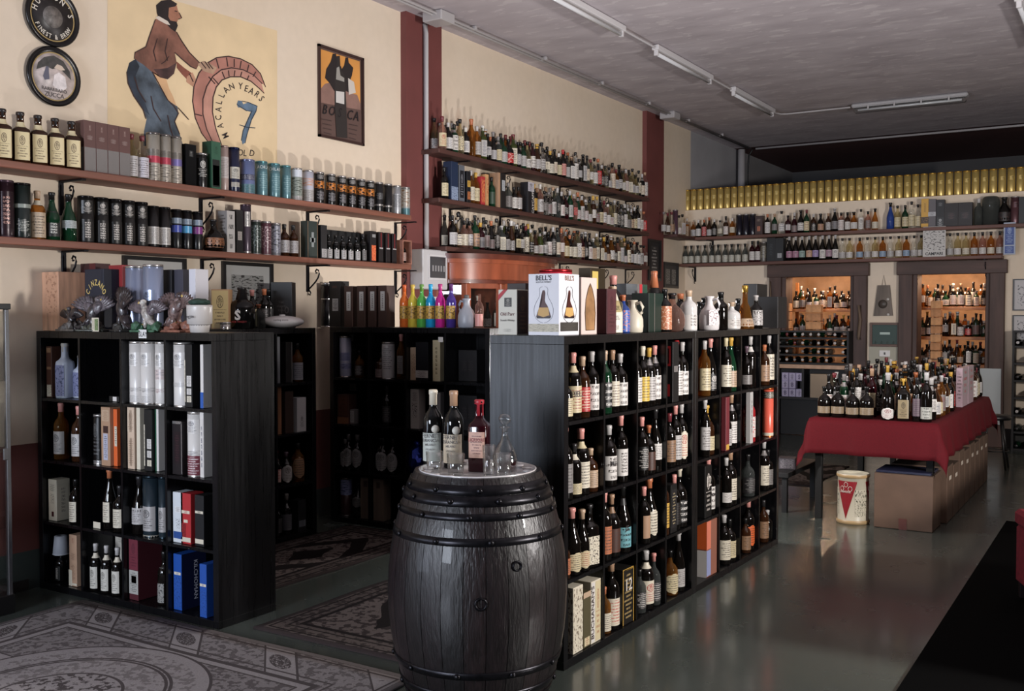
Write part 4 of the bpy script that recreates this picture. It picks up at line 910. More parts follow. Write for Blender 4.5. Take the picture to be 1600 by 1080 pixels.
L(2, 321, 'x', WT(h=.26, w=.065, d=.085, col='#141416', patches=[('f', .05, .95, .64, .69, 'ivory', 'vert', '#141416'), ('f', .03, .97, .05, .14, 'ivory', 'plain')], desc='black box with ivory bands'), .07)
cup = L(3, 96, 'b', WT(h=.18, r=.034, g='dark', lab='black', ink='#d0c8c0', style='vert', cap='black', desc='dark bottle under an upturned paper cup', span=1.2, lz=(.05, .5)))
c = thing('paper_cup', 'white paper cup upside down over a bottle neck, bottom left cell', 'cup', (cup.location.x, cup.location.y, ZR[3]+.155))
ob('cup_body', lathe([(.044, 0), (.046, .002), (.036, .105), (.034, .107), (.001, .107), (.001, .104), (.033, .104), (.042, .0)], 24), pm('#c8ccd8', .5), c); ob('rolled_rim', lathe([(.044, 0), (.048, .003), (.045, .007)], 24, cap=False), pm('#d4d8e0', .5), c)
L(3, 110, 'x', WT(h=.09, w=.03, d=.002, col='ivory', desc='ivory paper tag beside the cup', cat='tag', name='price_tag'), .03)
L(3, 124, 'x', WT(h=.29, w=.066, d=.08, col='#b09078', patches=[('f', .1, .9, .5, .65, '#b09078', 'text', '#4a2a20'), ('f', .3, .7, .83, .95, '#b09078', 'emblem', '#7a2a20'), ('f', .15, .85, .1, .45, '#b09078', 'fine', '#5a3a2a'), ('f', 0, 1, .02, .06, 'ivory', 'plain')], desc='kraft carton with brown print'))
for px, q in ((150, 'left'), (167, 'middle'), (184, 'right')):
    r_ = L(3, px, 'b', WT(h=.26, r=.031, g='dark', lab='#c8c4ba', ink='#4a4640', style='emblem', cap='silver', neck='ivory', lz=(.06, .52), span=2.0, desc='small bottle with ivory label, %s of three' % q), .05)
L(3, 172, 'x', WT(h=.285, w=.13, d=.07, col='#a8a29a', patches=[('f', .1, .9, .8, .95, '#b0aaa0', 'text')], desc='grey carton behind three small bottles'), .24)
L(3, 213, 'x', WT(h=.325, w=.072, d=.16, col='#4a1c24', patches=[('f', .0, 1, .50, 1, '#6a2c38', 'emblem', '#4a1c28'), ('f', 0, 1, .1, .49, '#a8a6a0', 'fine', '#3a3a3a'), ('f', .25, .8, .28, .40, '#55534e', 'plain')], desc='maroon box with grey label'))
L(3, 257, 'b', WT(h=.28, r=.035, g='dark', lab='#8a8884', style='scribble', ink='#181818', cap='black', lz=(.05, .7), span=1.3, desc='dark bottle with mottled grey label'))
a = L(3, 277, 'x', WT(h=.29, w=.062, d=.16, col='#1c4a9a', patches=[('f', .1, .9, .63, .68, 'ivory', 'vert', '#1c4a9a'), ('f', .05, .95, .05, .6, '#2450a0', 'scribble', '#143878'), ('r', 0, 1, 0, 1, '#141c40', 'plain')], desc='blue box lettered KILCHOMAN on its side', rough=.4))
letter(a, 'KILCHOMAN', .024, (.0328, .0, .145), '#e0e0ea', rot=PI/2, vert=-1, sx=1.05)
a = L(3, 327, 'x', WT(h=.27, w=.05, d=.10, col='#1c4a9a', patches=[('f', .05, .95, .58, .63, 'ivory', 'vert', '#1c4a9a'), ('f', .05, .95, .05, .5, '#2450a0', 'scribble', '#143878')], desc='blue box at the right end'), .05)
# ------------------------------------------------------------------ contents of the back unit and the wall unit
def Bk(row, px, kind, a, back=.08):
    a = dict(a); x = ony(px, BY+back, ZR[row]+.12).x; cw = (BX1-BX0-.124)/4; c = max(0, min(3, int((ony(px, BY+.02, ZR[row]+.12).x-BX0-.038)/(cw+.016)))); lo = BX0+.038+c*(cw+.016); rr = (a.get('r', .037 if kind == 'b' else .043) if kind != 'x' else a['w']/2)*1.03+.003; x = min(max(x, lo+rr), lo+cw-rr); wh = 'on %s row of back unit' % LROW[row]; a['h'] = min(a['h'], .33)
    z = ZR[row]+.0015
    if kind == 'b': return bottle((x, BY+back, z), .3, where=wh, **a)
    if kind == 't': return tubecan((x, BY+back, z), .3, where=wh, **a)
    return carton((x, BY+back, z), 0, where=wh, **a)
Bk(0, 528, 't', WT(h=.31, r=.044, col='#9ea0b4', lid='silver', bands=[(.2, .33, 'lavender', 'scribble'), (.4, .6, 'lavender', 'fine', '#44444c', 2.4)], desc='lilac white tube'))
Bk(0, 547, 'b', WT(h=.315, r=.036, g='smoke', lab=None, cap='silver', shape='tall', desc='smoky glass bottle with bright cap'), .16)
Bk(0, 562, 'b', WT(h=.20, r=.036, g='amber', lab='charcoal', ink='silver', cap='black', shape='dumpy', desc='squat amber bottle with dark label'))
Bk(0, 584, 'b', WT(h=.19, r=.046, g='brown', lab='#7a6a68', ink='#38282a', style='emblem', cap='black', shape='dumpy', lz=(.05, .62), desc='flat flask with mauve label'))
Bk(0, 607, 't', WT(h=.27, r=.048, col='#b8b6b6', lid='silver', bands=[(.2, .9, '#b8b6b6', 'fine', '#4a4a4c', 2.4)], desc='silvery white tube with fine print'))
Bk(0, 627, 'b', WT(h=.325, r=.033, g='amber', lab='grey', cap='pink', shape='tall', span=1.4, desc='slim amber bottle'))
Bk(0, 644, 'x', WT(h=.235, w=.075, d=.08, col='beige', patches=[('f', .15, .85, .2, .8, 'beige', 'scribble', '#8a7058')], desc='beige box with slanted print'))
Bk(0, 665, 'x', WT(h=.275, w=.11, d=.09, col='#26262a', patches=[('f', 0, 1, .07, .26, 'silver', 'text')], desc='black tin with silver band', metal=.4, rough=.3))
Bk(0, 687, 'x', WT(h=.29, w=.065, d=.08, col='cream', patches=[('f', .15, .85, .05, .95, 'cream', 'vert', '#5a4a30')], desc='tall cream box'))
t = carton((ony(689, BY-.003, 1.40).x, BY-.006, 1.37), 0, .04, .004, .036, 'white', (), 'bright white tag on the top edge', 'of the back unit', cat='tag', name='price_tag')
Bk(1, 528, 'x', WT(h=.22, w=.11, d=.09, col='#4a2e26', patches=[('f', .1, .9, .3, .9, '#5a362a', 'fine', '#2c1a16'), ('f', 0, 1, 0, .22, '#8a5c40', 'plain')], desc='brown box with copper base'))
Bk(1, 553, 'x', WT(h=.11, w=.05, d=.05, col='grey', patches=[('f', .1, .9, .1, .9, 'silver', 'text')], desc='small grey box'))
Bk(1, 550, 'x', WT(h=.30, w=.075, d=.06, col='#241c1c', patches=[('f', .1, .9, .8, .98, '#8a7a70', 'text')], desc='dark box with tan label behind the small grey box'), .2)
Bk(1, 605, 'b', WT(h=.30, lab='charcoal', cap='charcoal', g='dark', ink='#6a6866', desc='dark bottle in the shadow'))
Bk(1, 647, 'x', WT(h=.285, w=.075, d=.08, col='#a8a29c', patches=[('f', .2, .8, .28, .66, '#a8a29c', 'flower', '#242020'), ('f', .1, .9, .68, .95, '#a8a29c', 'fine')], desc='pale box with dark figure print'))
Bk(1, 688, 'x', WT(h=.27, w=.06, d=.08, col='grey', patches=[], desc='plain grey box'))
for px, q in ((526, 'first'), (545, 'second'), (559, 'third')):
    Bk(2, px, 'b', WT(h=.27 if q != 'first' else .23, r=.042, g='dark', lab='#8a8886', ink='#3a3838', style='emblem', oval=True, cap='grey', lz=(.1, .62), desc='%s dark bottle, oval grey label, left group' % q))
for px, q in ((584, 'first'), (599, 'second'), (614, 'third')):
    Bk(2, px, 'b', WT(h=.26, r=.042, g='dark', lab='#8a8886', ink='#3a3838', style='emblem', oval=True, cap='black', lz=(.08, .62), desc='%s dark bottle, oval grey label, right group' % q))
t = thing('wrapped_gift', 'blue foil wrapped bundle behind the bottles on the barrel', 'gift', (ony(652, BY+.1, .75).x, BY+.1, ZR[2]+.001))
def crumple(R_, h_, seed, n=3):
    bm = bmesh.new(); bmesh.ops.create_icosphere(bm, subdivisions=n, radius=1); q = random.Random(seed)
    for v in bm.verts:
        k = 1+q.uniform(-.09, .09); v.co = Vector((v.co.x*R_*k, v.co.y*R_*k, (v.co.z*.5+.5)*h_*(1 if v.co.z < .8 else 1+q.uniform(0, .1))))
    return mesh_from(bm)
ob('foil', crumple(.075, .22, 3), pm('#1a2a78', .25, .7), t); ob('bow', crumple(.03, .05, 9, 2), pm('#2a3c98', .25, .7), t, (0, 0, .21))
Bk(3, 530, 't', WT(h=.29, r=.045, col='#3a2224', lid='grey', bands=[(.55, .95, 'lavender', 'scribble', '#22304a')], desc='dark tube with blue grey top'))
Bk(3, 560, 'b', WT(h=.26, r=.045, g='dark', lab='#6a6a68', style='emblem', oval=True, cap='black', lz=(.3, .6), shape='dumpy', desc='dark bottle with round label'))
for px, q in ((577, 'left'), (596, 'right')):
    Bk(3, px, 'x', WT(h=.31, w=.095, d=.09, col='#6a5c50', grain=.2, patches=[('f', .3, .7, .78, .93, '#4a3c34', 'emblem')], desc='%s wooden bottle case' % q))
for row in range(4):
    for px, q in ((715, 'left'), (742, 'right')):
        Bk(row, px, 'x', WT(h=.22+.03*row, w=.10, d=.10, col='#161314', patches=[('f', .2, .8, .3, .7, '#1c1819', 'fine', '#3a3434')], desc='%s near black box in last column' % q), .2)
# wall unit, front plane X=-4.955, seen obliquely
def Wu(row, px, kind, a, back=.07):
    a = dict(a); y = onx(px, -4.955-back, ZR[row]+.12).y; y = 5.03 if px < 455 else 5.125 if px < 472 else 5.24; wh = 'on %s row of wall unit' % LROW[row]; z = ZR[row]+.0015
    if kind == 'b': return bottle((-4.955-back, y, z), PI/2-.5, where=wh, **a)
    return carton((-4.955-back, y, z), PI/2, where=wh, **a)
Wu(0, 440, 'x', WT(h=.32, w=.03, d=.06, col='#7a7c80', patches=[('l', .1, .9, .02, .98, '#8a8c90', 'plain')], desc='slim grey box', metal=.3))
Wu(0, 462, 'x', WT(h=.28, w=.06, d=.07, col='#161414', patches=[('f', .9, 1, 0, 1, 'grey', 'plain')], desc='black box with grey edge'))
Wu(0, 480, 'b', WT(h=.27, r=.040, g='amber', lab='#8a8a90', ink='#44444a', cap='black', lz=(.05, .5), desc='amber bottle with grey label'))
Wu(1, 449, 'x', WT(h=.33, w=.05, d=.06, col='#7a5238', patches=[], desc='narrow brown box', grain=.3))
Wu(1, 464, 'x', WT(h=.29, w=.08, d=.07, col='#34241e', patches=[], desc='dark brown box'))
Wu(1, 484, 'x', WT(h=.24, w=.09, d=.08, col='#b0aeae', patches=[('f', .25, .8, .1, .5, '#b0aeae', 'emblem', '#2a2a2a'), ('l', 0, 1, 0, 1, '#b8b6b6', 'plain')], desc='pale grey box with emblem'))
Wu(2, 449, 'b', WT(h=.24, r=.036, g='dark', lab='#b09088', cap='maroon', ink='#a03030', lz=(.1, .8), span=1.6, desc='dark bottle, tall pinkish label'))
Wu(2, 465, 'b', WT(h=.22, r=.040, g='dark', lab='#a8a4a0', cap='mauve', style='emblem', oval=True, lz=(.05, .6), desc='dark bottle with round pale label'))
Wu(2, 482, 'b', WT(h=.27, r=.045, g='amber', lab='tan', cap='black', oval=True, lz=(.1, .65), desc='amber bottle with round tan label'))
Wu(3, 450, 'b', WT(h=.25, r=.036, g='dark', lab='#3a3a3a', cap='black', desc='dark bottle'))
Wu(3, 466, 'b', WT(h=.28, r=.036, g='dark', lab='#55555a', cap='grey', desc='dark bottle with slate label'))
Wu(3, 484, 'x', WT(h=.22, w=.08, d=.08, col='#18181a', patches=[('f', .1, .9, .15, .35, '#6a6e74', 'text')], desc='black box with slate band'))
# ================================================================== ON TOP OF THE UNITS
ZU = UT+.001
def TL(px, y, kind, a, rot=.1, where='on top of the left unit'):
    a = dict(a); x = ony(px, y, ZU+.1).x
    if kind == 'b': return bottle((x, y, ZU), rot, where=where, **a)
    if kind == 't': return tubecan((x, y, ZU), rot, where=where, **a)
    return carton((x, y, ZU), rot, where=where, **a)
# left unit top, back to front
TL(100, 3.60, 'x', WT(h=.335, w=.155, d=.17, col='#c09478', grain=.35, patches=[('f', .25, .9, .3, .95, '#c09478', 'flower', '#9a7058')], desc='light wooden crate box', cat='crate', name='wooden_crate'), .0)
TL(150, 3.77, 'x', WT(h=.39, w=.14, d=.10, col='#3c1c1e', patches=[('f', .6, 1, .7, 1, '#5a2426', 'plain')], desc='dark maroon box at the back'), 0)
a = TL(160, 3.62, 'x', WT(h=.345, w=.165, d=.10, col='#1a2030', patches=[('f', .1, .9, .78, .97, '#1a2030', 'plain'), ('f', .25, .6, .2, .45, '#241c20', 'flower', '#7a6a6a')], desc='navy tin lettered CINZANO'), 0)
for i, ch in enumerate('CINZANO'):
    an = math.radians(159-23*i); q = letter(a, ch, .033, (.018+.062*math.cos(an), -.0525, .185+.07*math.sin(an)), '#c8ae6a', sx=.72, bold=.03)
    q.rotation_euler = (PI/2, -(an-PI/2)*.8, 0)
TL(193, 3.72, 'x', WT(h=.37, w=.12, d=.10, col='#8a2a2c', patches=[], desc='tall red carton'), 0)
for px, q, y in ((212, 'left', 3.66), (240, 'right', 3.60)):
    TL(px, y, 't', WT(h=.36, r=.052, col='#98a2bc', lid='silver', metal=.55, rough=.3, bands=[(.38, .62, '#98a2bc', 'emblem', '#22242a', 1.6)], desc='silver blue tube, %s of two,' % q), .2, 'with dark oval emblem')
TL(266, 3.72, 'x', WT(h=.335, w=.13, d=.09, col='#1c1b1e', patches=[], desc='wide black carton behind the eagle figures'), 0, 'by the silver tubes')
TL(290, 3.74, 'x', WT(h=.335, w=.07, d=.09, col='#3c3a44', patches=[], desc='dark grey carton behind the eagle figures'), 0)
TL(311, 3.74, 'x', WT(h=.335, w=.05, d=.09, col='#c8c6cc', patches=[('f', 0, 1, .0, .45, '#8a5a40', 'scribble', '#2a2224')], desc='white carton right of the dark ones'), 0)
# bird shaped ceramic decanters
def lump(bm, c, r, rot=(0, 0, 0), n=2):
    M = Matrix.Translation(c) @ Matrix.Rotation(rot[2], 4, 'Z') @ Matrix.Rotation(rot[1], 4, 'Y') @ Matrix.Rotation(rot[0], 4, 'X') @ Matrix.Diagonal((r[0], r[1], r[2], 1))
    bmesh.ops.create_icosphere(bm, subdivisions=n, radius=1, matrix=M)
def wingmesh(s, up=1.0, L_=.16):
    """a folded or raised wing made of overlapping feathers"""
    bm = bmesh.new()
    for k in range(8):
        t = k/7; a = (.35+1.1*t)*up; ln = L_*(1-.35*t)
        c = Vector((s*(.02+.5*ln*math.cos(a)), .012*t, .5*ln*math.sin(a)))
        lump(bm, c, (ln*.5, .006, .014), (0, -s*a, 0), 1)
    lump(bm, (s*.03, 0, .02), (.045, .016, .03), (0, -s*.7, 0), 2)
    return mesh_from(bm, 'wing', True)
def rockmesh(w_, d_, h_, seed):
    bm = bmesh.new(); q = random.Random(seed)
    for k in range(14): lump(bm, (q.uniform(-w_, w_)*.42, q.uniform(-d_, d_)*.35, q.uniform(.1, .5)*h_), (w_*q.uniform(.12, .22), d_*q.uniform(.15, .3), h_*q.uniform(.2, .5)), (0, 0, q.uniform(0, 3)), 1)
    addbox(bm, (0, 0, .006), (w_, d_, .012), .003)
    for v in bm.verts: v.co.z = max(v.co.z, 0)
    return mesh_from(bm, 'rock')
def bird(px, y, label, H_, feather, head, base, rot=0, up=1.0, lean=.35, w_=.16, wing=None):
    x = ony(px, y, ZU+.05).x; t = thing('bird_decanter', label, 'figurine', (x, y, ZU), rot)
    ob('rock_base', rockmesh(w_, .10, .07, int(px)), pm(base, .4, grain=.5, scale=45), t)
    bm = bmesh.new(); k = H_/.24
    lump(bm, (0, 0, .115*k), (.040*k, .036*k, .062*k), (0, lean, 0), 3); lump(bm, (-.035*k, 0, .06*k), (.025*k, .03*k, .05*k), (0, lean+.5, 0), 2)
    lump(bm, (.026*k, 0, .165*k), (.022*k, .022*k, .036*k), (0, lean, 0), 2)
    for s in (-1, 1): lump(bm, (.004, s*.02*k, .058*k), (.016*k, .014*k, .035*k), (0, 0, 0), 2)
    ob('body', mesh_from(bm, 'bird', True), pm(feather, .35, grain=.6, scale=70, bump=.6, coat=.3), t)
    bm = bmesh.new(); lump(bm, (.038*k, 0, .198*k), (.026*k, .020*k, .020*k), (0, .2, 0), 2); hd = ob('head', mesh_from(bm, 'head', True), pm(head, .35, grain=.3, scale=60), t)
    ob('beak', lathe([(.011*k, 0), (.010*k, .010*k), (.004*k, .024*k), (.0005, .030*k)], 8), pm('#c8a860', .35), hd, (.058*k, 0, .197*k), (0, PI/2+.35, 0))
    for s in (-1, 1): ob('eye', lathe([(.0005, -.002), (.003, 0), (.0005, .002)], 8), pm('#080808', .1), hd, (.048*k, -s*.018*k, .204*k), (PI/2, 0, 0))
    for s, nm in ((-1, 'wing'), (1, 'wing')): ob(nm, wingmesh(s, up, .17*k), pm(wing or feather, .35, grain=.6, scale=60, bump=.8, coat=.12), t, (0, -.012*s*k, .12*k))
    bm = bmesh.new()
    for j in range(5): lump(bm, (-.07*k, (j-2)*.010, .035*k), (.05*k, .006, .008), (0, -.55, (j-2)*.12), 1)
    ob('tail', mesh_from(bm, 'tail', True), pm(feather, .35, grain=.6, scale=60), t)
    for s in (-1, 1): ob('foot', boxes([((.01, s*.016*k, .052*k), (.03*k, .006, .006)), ((.012, s*.016*k+.007, .05*k), (.025*k, .005, .005)), ((.012, s*.016*k-.007, .05*k), (.025*k, .005, .005))], .001), pm('#b09040', .4), t)
    return t
bird(112, 3.485, 'dark bird decanter in front of the wooden crate', .15, '#2c2628', '#4c484a', '#55504c', PI, .5, .5)
bird(146, 3.50, 'dark pheasant decanter with pale wing behind the small white card', .21, '#3a3436', '#6a6264', '#3a3c34', .3, 1.0, .3, wing='#5c5458')
bird(193, 3.52, 'big dark eagle decanter with spread wings in the middle', .25, '#2e2628', '#3a3032', '#2e2c2a', PI-.3, 1.15, .2)
bird(231, 3.51, 'pale headed bird decanter right of the dark eagle', .19, '#9a928c', '#c8c2ba', '#3c6048', PI+.2, .8, .4, wing='#5a5054')
bird(274, 3.57, 'brown winged bird decanter on a rosy base beside the china pot', .23, '#6a5652', '#4a3c3c', '#8a5c4c', .0, .9, .3, .18, wing='#5c4a48')
t = TL(149, 3.466, 'x', WT(h=.075, w=.055, d=.006, col='ivory', patches=[('f', .45, .95, .08, .92, '#7a8a60', 'flower', '#2c3c24'), ('f', .05, .4, .1, .9, 'ivory', 'fine')], desc='small white card with green picture', cat='card', name='picture_card'), .05)
def jug(px, y, label, h, r, m, prof_, name='ceramic_jug', handle=None, words=None, X=None, cork=None, wcol='#22202a'):
    loc = (ony(px, y, ZU+.05).x, y, ZU) if X is None else (X, y, ZU)
    t = thing(name, label, 'jug', loc, 0)
    ob('vessel', lathe([(a*r, b_*h) for a, b_ in prof_], 28), m, t)
    if handle: ob('handle', tube([(-r*.35, 0, h*.88), (-r*.8, 0, h*.92), (-r*1.05, 0, h*.78), (-r*.95, 0, h*.62), (-r*.7, 0, h*.55)] if handle < 0 else [(r*.35, 0, h*.88), (r*.8, 0, h*.92), (r*1.05, 0, h*.78), (r*.95, 0, h*.62), (r*.7, 0, h*.55)], .008, 8), m, t)
    if cork: ob('stopper', lathe([(r*.28, h*.97), (r*.3, h*1.08), (r*.25, h*1.12), (.001, h*1.13)], 14), pm(cork, .6), t)
    if words:
        for s, hh, z in words: letter(t, s, hh, (0, -r-.002, z), wcol, sx=.8)
    return t
POT = [(.62, 0), (.72, .02), (.82, .30), (.82, .31), (.97, .33), (1, .92), (1.0, 1), (.92, 1), (.9, .9), (.01, .88)]
jug(312, 3.53, 'white china pot lettered Long John in front', .14, .064, pm('#b8b2ae', .35), POT, 'china_pot', words=[('Long John', .015, .075)])
o = ob('pot_base_band', lathe([(.0405, .001), (.0533, .042), (.052, .043)], 24, cap=False), pm('#6a6664', .4)); o.location = (ony(312, 3.53, ZU+.05).x, 3.53, ZU); tag(o, 'grey band round the foot of the china pot', 'band')
o = ob('green_cloth', crumple(.055, .035, 21), pm('#22382e', .8)); o.location = (ony(312, 3.53, ZU+.05).x, 3.53, ZU+.137); tag(o, 'dark green cloth stuffed in the china pot', 'cloth')
# wall unit top (X about -5.1), seen right of the left unit
def TW(px, X, kind, a, rot=.9, where='on the wall unit top'):
    a = dict(a); y = onx(px, X, ZU+.1).y
    if kind == 'b': return bottle((X, y, ZU), rot, where=where, **a)
    if kind == 't': return tubecan((X, y, ZU), rot, where=where, **a)
    return carton((X, y, ZU), rot, where=where, **a)
TW(347, -5.06, 'x', WT(h=.255, w=.11, d=.12, col='#b08a66', patches=[('f', .03, .97, .02, .97, '#c8b07a', 'emblem', '#5a4a2c'), ('l', 0, .06, 0, .95, 'ivory', 'plain')], desc='gold framed beige gift box'), .62)
TW(352, -4.99, 't', WT(h=.045, r=.035, col='silver', metal=.8, rough=.2, lid='silver', desc='small bright metal tin', cat='tin', name='metal_tin'), .5)
a = TW(378, -5.0, 'b', WT(h=.27, r=.085, g='black', lab=None, cap='charcoal', shape='dumpy', desc='large black bottle marked S', capz=.7), .5)
letter(a, 'S', .06, (0, -.088, .06), '#d8d4d0', bold=.05); letter(a, 'BLACK WHISKY', .012, (0, -.0885, .04), '#a02828')
TW(394, -5.12, 'b', WT(h=.26, r=.037, g='dark', lab='cream', cap='pink', desc='dark bottle with bright pink capsule', lz=(.05, .5)), .6)
TW(404, -5.0, 'b', WT(h=.16, r=.045, g='smoke', lab=None, cap='copper', shape='dumpy', desc='small dark bottle with chrome highlights'), .6)
TW(413, -5.14, 'b', WT(h=.27, r=.04, g='dark', lab='charcoal', cap='copper', ink='#807878', desc='dark bottle behind the white oval crock'), .6)
TW(420, -5.22, 'b', WT(h=.27, r=.045, g='black', lab='charcoal', cap='black', ink='#807878', style='emblem', desc='black bottle with grey emblem'), .6)
p_ = onx(441, -5.0, ZU)
t = thing('oval_crock', 'white oval stone shaped crock on the wall unit', 'crock', (p_.x, p_.y, ZU), .5)
bm = bmesh.new(); bmesh.ops.create_uvsphere(bm, u_segments=28, v_segments=14, radius=1)
for v in bm.verts: v.co = Vector((v.co.x*.15, v.co.y*.10, (v.co.z*.5+.5)*.085))
ob('crock_body', mesh_from(bm, 'crock', True), pm('#d0cccc', .25), t); letter(t, 'curling stone', .014, (.02, -.1, .05), '#6a6666'); ob('stopper', lathe([(.02, .08), (.022, .092), (.001, .093)], 12), pm('#c8c4c4', .3), t)
# back unit top (front edge BY)
def TB(px, y, kind, a, rot=0, where='on the back unit'):
    a = dict(a); x = ony(px, y, ZU+.1).x
    if kind == 'b': return bottle((x, y, ZU), rot, where=where, **a)
    if kind == 't': return tubecan((x, y, ZU), rot, where=where, **a)
    return carton((x, y, ZU), rot, where=where, **a)
p2 = onx(448, -5.12, ZU)
a = carton((-5.15, p2.y, ZU), .5, .15, .10, .32, '#1a1818', [('f', .2, .8, .25, .6, '#201e1e', 'big', '#4a4646')], 'wide black box marked 10', 'left of the grey tin'); letter(a, '10', .05, (.02, -.052, .10), '#4a4646')
bb = carton((ony(481, BY+.05, ZU).x, BY+.06, ZU), 0, .20, .10, .105, '#141314', [], 'dark rack of three miniature bottles', 'under the grey tin', cat='rack', name='miniature_rack')
for k in range(3):
    ob('miniature', memo('mini', lambda: lathe([(.018, 0), (.019, .045), (.008, .06), (.007, .075), (.009, .076), (.009, .085)], 12)), glass('dark'), bb, (-.055+k*.055, -.062+.005, .008)); 
    ob('miniature_label', memo('minil', lambda: strip(lambda z, a_: .019, .01, .035, 2.2, 8)), lm('silver', '#2a2a2a', 'text'), bb, (-.055+k*.055, -.057, .008))
a = carton((ony(481, BY+.05, ZU).x, BY+.06, ZU+.107), 0, .19, .10, .245, '#3a393d', [('f', .06, .94, .05, .95, '#403f43', 'fine', '#605f63')], 'grey tin with stag emblem', 'standing on the miniature rack', metal=.4, rough=.4)
def stag(parent):
    pts = [[(-.018, .0), (-.012, .02), (.0, .026), (.014, .022), (.018, 0)], [(-.002, .02), (-.008, .04), (-.02, .05), (-.024, .064)], [(-.008, .04), (-.006, .056)], [(.004, .024), (.012, .042), (.022, .05), (.026, .064)], [(.012, .042), (.008, .058)], [(-.01, .018), (.012, .03)]]
    for ln in pts:
        ob('emblem_line', tube([(x, 0, z) for x, z in ln], .0016, 5), pm('#8a8888', .4, .6), parent, (0, -.052, .15))
stag(a)
TB(511, BY+.07, 't', WT(h=.335, r=.047, col='#141315', lid='silver', rough=.18, bands=[(.62, .64, 'silver', 'plain')], desc='glossy black tube'))
TB(530, BY+.10, 'x', WT(h=.345, w=.115, d=.10, col='#181516', patches=[('f', .3, .8, .35, .62, '#a8a6a4', 'text'), ('f', .3, .7, .85, .9, '#3a2420', 'plain')], desc='black box with grey label'))
for i, px in enumerate((551, 571, 588, 604)):
    TB(px, BY+.08+.0*i, 'x', WT(h=.305, w=.078, d=.10, col='#3c2620', patches=[('f', .3, .8, .40, .86, '#b8b4b0', 'vert', '#4a3a34')], desc='%s of four brown boxes with white labels' % ORD[i]))
for i, (px, g_) in enumerate(((632, 'orange'), (645, 'yellow'), (659, 'lime'), (673, 'cyan'), (688, 'magenta'), (705, 'violet'))):
    bottle((ony(px, BY+.09, ZU+.1).x, BY+.09, ZU), .3, h=.31, r=.036, shape='std', g=g_, cap=g_ if g_ in CL else {'lime': 'lime', 'violet': 'purple'}.get(g_, 'black'), lab='gold', style='flower', ink='#4a2c18', lz=(.2, .5), desc='%s liqueur bottle, gold label' % GN[g_], where='in the rainbow row')
JUG = [(.8, 0), (.95, .03), (1, .2), (.98, .42), (.8, .58), (.5, .68), (.38, .76), (.36, .92), (.5, .97), (.48, 1), (.01, 1)]
jug(729, BY+.10, 'grey white stoneware jug with a handle right of the violet bottle', .205, .062, pm('#9c9ea6', .4), JUG, handle=-1, cork='#5a5654')
bottle((ony(749, BY+.12, ZU+.1).x, BY+.12, ZU), .3, h=.24, r=.03, g='rose', lab='pink', style='plain', cap=None, desc='pink tinted glass bottle', where='right of the stoneware jug', lz=(.05, .4))
# wooden box with bottle on the left wall shelf end is built with the shelf rows
_b = set(COL.objects)
# ------------------------------------------------------------------ right divider top
def TR(px, kind, a, X=-2.20, rot=PI/2-.5, where='on the divider'):
    a = dict(a); y = onD(px, X, ZU+.08).y
    if kind == 'b': return bottle((X, y, ZU), rot, where=where, **a)
    if kind == 't': return tubecan((X, y, ZU), rot, where=where, **a)
    return carton((X, y, ZU), PI/2, where=where, **a)
# Old Parr type carton: front faces -Y
a = carton((-2.425, 3.915, ZU), 0, .10, .095, .205, '#c9c5b8', [('f', .33, .72, .62, .82, '#3a3836', 'emblem', '#a8a49a'), ('f', .2, .8, .06, .14, '#c9c5b8', 'text'), ('r', .04, .96, .02, .98, '#2a2220', 'emblem', '#5a4a30')], 'silver and cream Old Parr carton with red corner stripe', 'beside the white box')
letter(a, 'Old Parr', .0155, (0, -.0492, .087), '#5a2226'); letter(a, 'Scotch Whisky', .009, (0, -.0492, .062), '#3a3030')
bm = bmesh.new(); f = bm.faces.new([bm.verts.new(v) for v in ((-.05, -.0494, .155), (-.05, -.0494, .18), (-.02, -.0494, .205), (.0, -.0494, .205))]); ob('stripe', mesh_from(bm), pm('#a82a34', .5), a)
# BELL'S box
t = thing('display_carton', "large white BELL'S box with bell shaped decanters printed on it", 'box', (-2.235, 3.957, ZU), 0)
ob('carton', boxmesh(.158, .18, .272), pm('#dcdbe0', .4), t)
def bellprint(parent, side, sc=1):
    bt = [(-.034, 0), (-.038, .008), (-.028, .035), (-.020, .055), (-.010, .068), (-.006, .08), (-.006, .108), (-.009, .112), (-.005, .124), (.005, .124), (.009, .112), (.006, .108), (.006, .08), (.010, .068), (.020, .055), (.028, .035), (.038, .008), (.034, 0)]
    def pl(nm, pts, m, off):
        bm = bmesh.new()
        if side == 'f': vs = [bm.verts.new((x, -.09-off, z+.075)) for x, z in pts]
        else: vs = [bm.verts.new((.079+off, x*sc, z+.075)) for x, z in pts]
        f = bm.faces.new(vs); bmesh.ops.triangulate(bm, faces=[f]); bmesh.ops.recalc_face_normals(bm, faces=bm.faces); ob(nm, mesh_from(bm), m, parent)
    pl('printed_bottle', bt, pm('#4a2420', .3), .0008)
    pl('printed_label', [(-.030, .014), (-.024, .048), (.024, .048), (.030, .014), (0, .006)], lm('#c8a060', '#5a3a20', 'scribble'), .0012)
    pl('printed_foot', [(-.034, 0), (-.036, .010), (0, .004), (.036, .010), (.034, 0)], pm('#1c1412', .4), .0014)
    for s in (-1, 1):
        pts = [(s*x, z) for x, z in ((.006, .14), (.016, .138), (.022, .128), (.020, .108), (.024, .092), (.034, .078), (.044, .06), (.05, .04), (.048, .018), (.04, 0), (.022, -.014), (.004, -.02))]
        P_ = [(x, -.0908, z+.075) if side == 'f' else (.0798, x*sc, z+.075) for x, z in pts]
        ob('scroll_line', tube(P_, .0008 if side == 'f' else .0013, 4), pm('#8a8890' if side == 'f' else '#4a5050', .6), parent)
bellprint(t, 'f'); bellprint(t, 'r', 1.25)
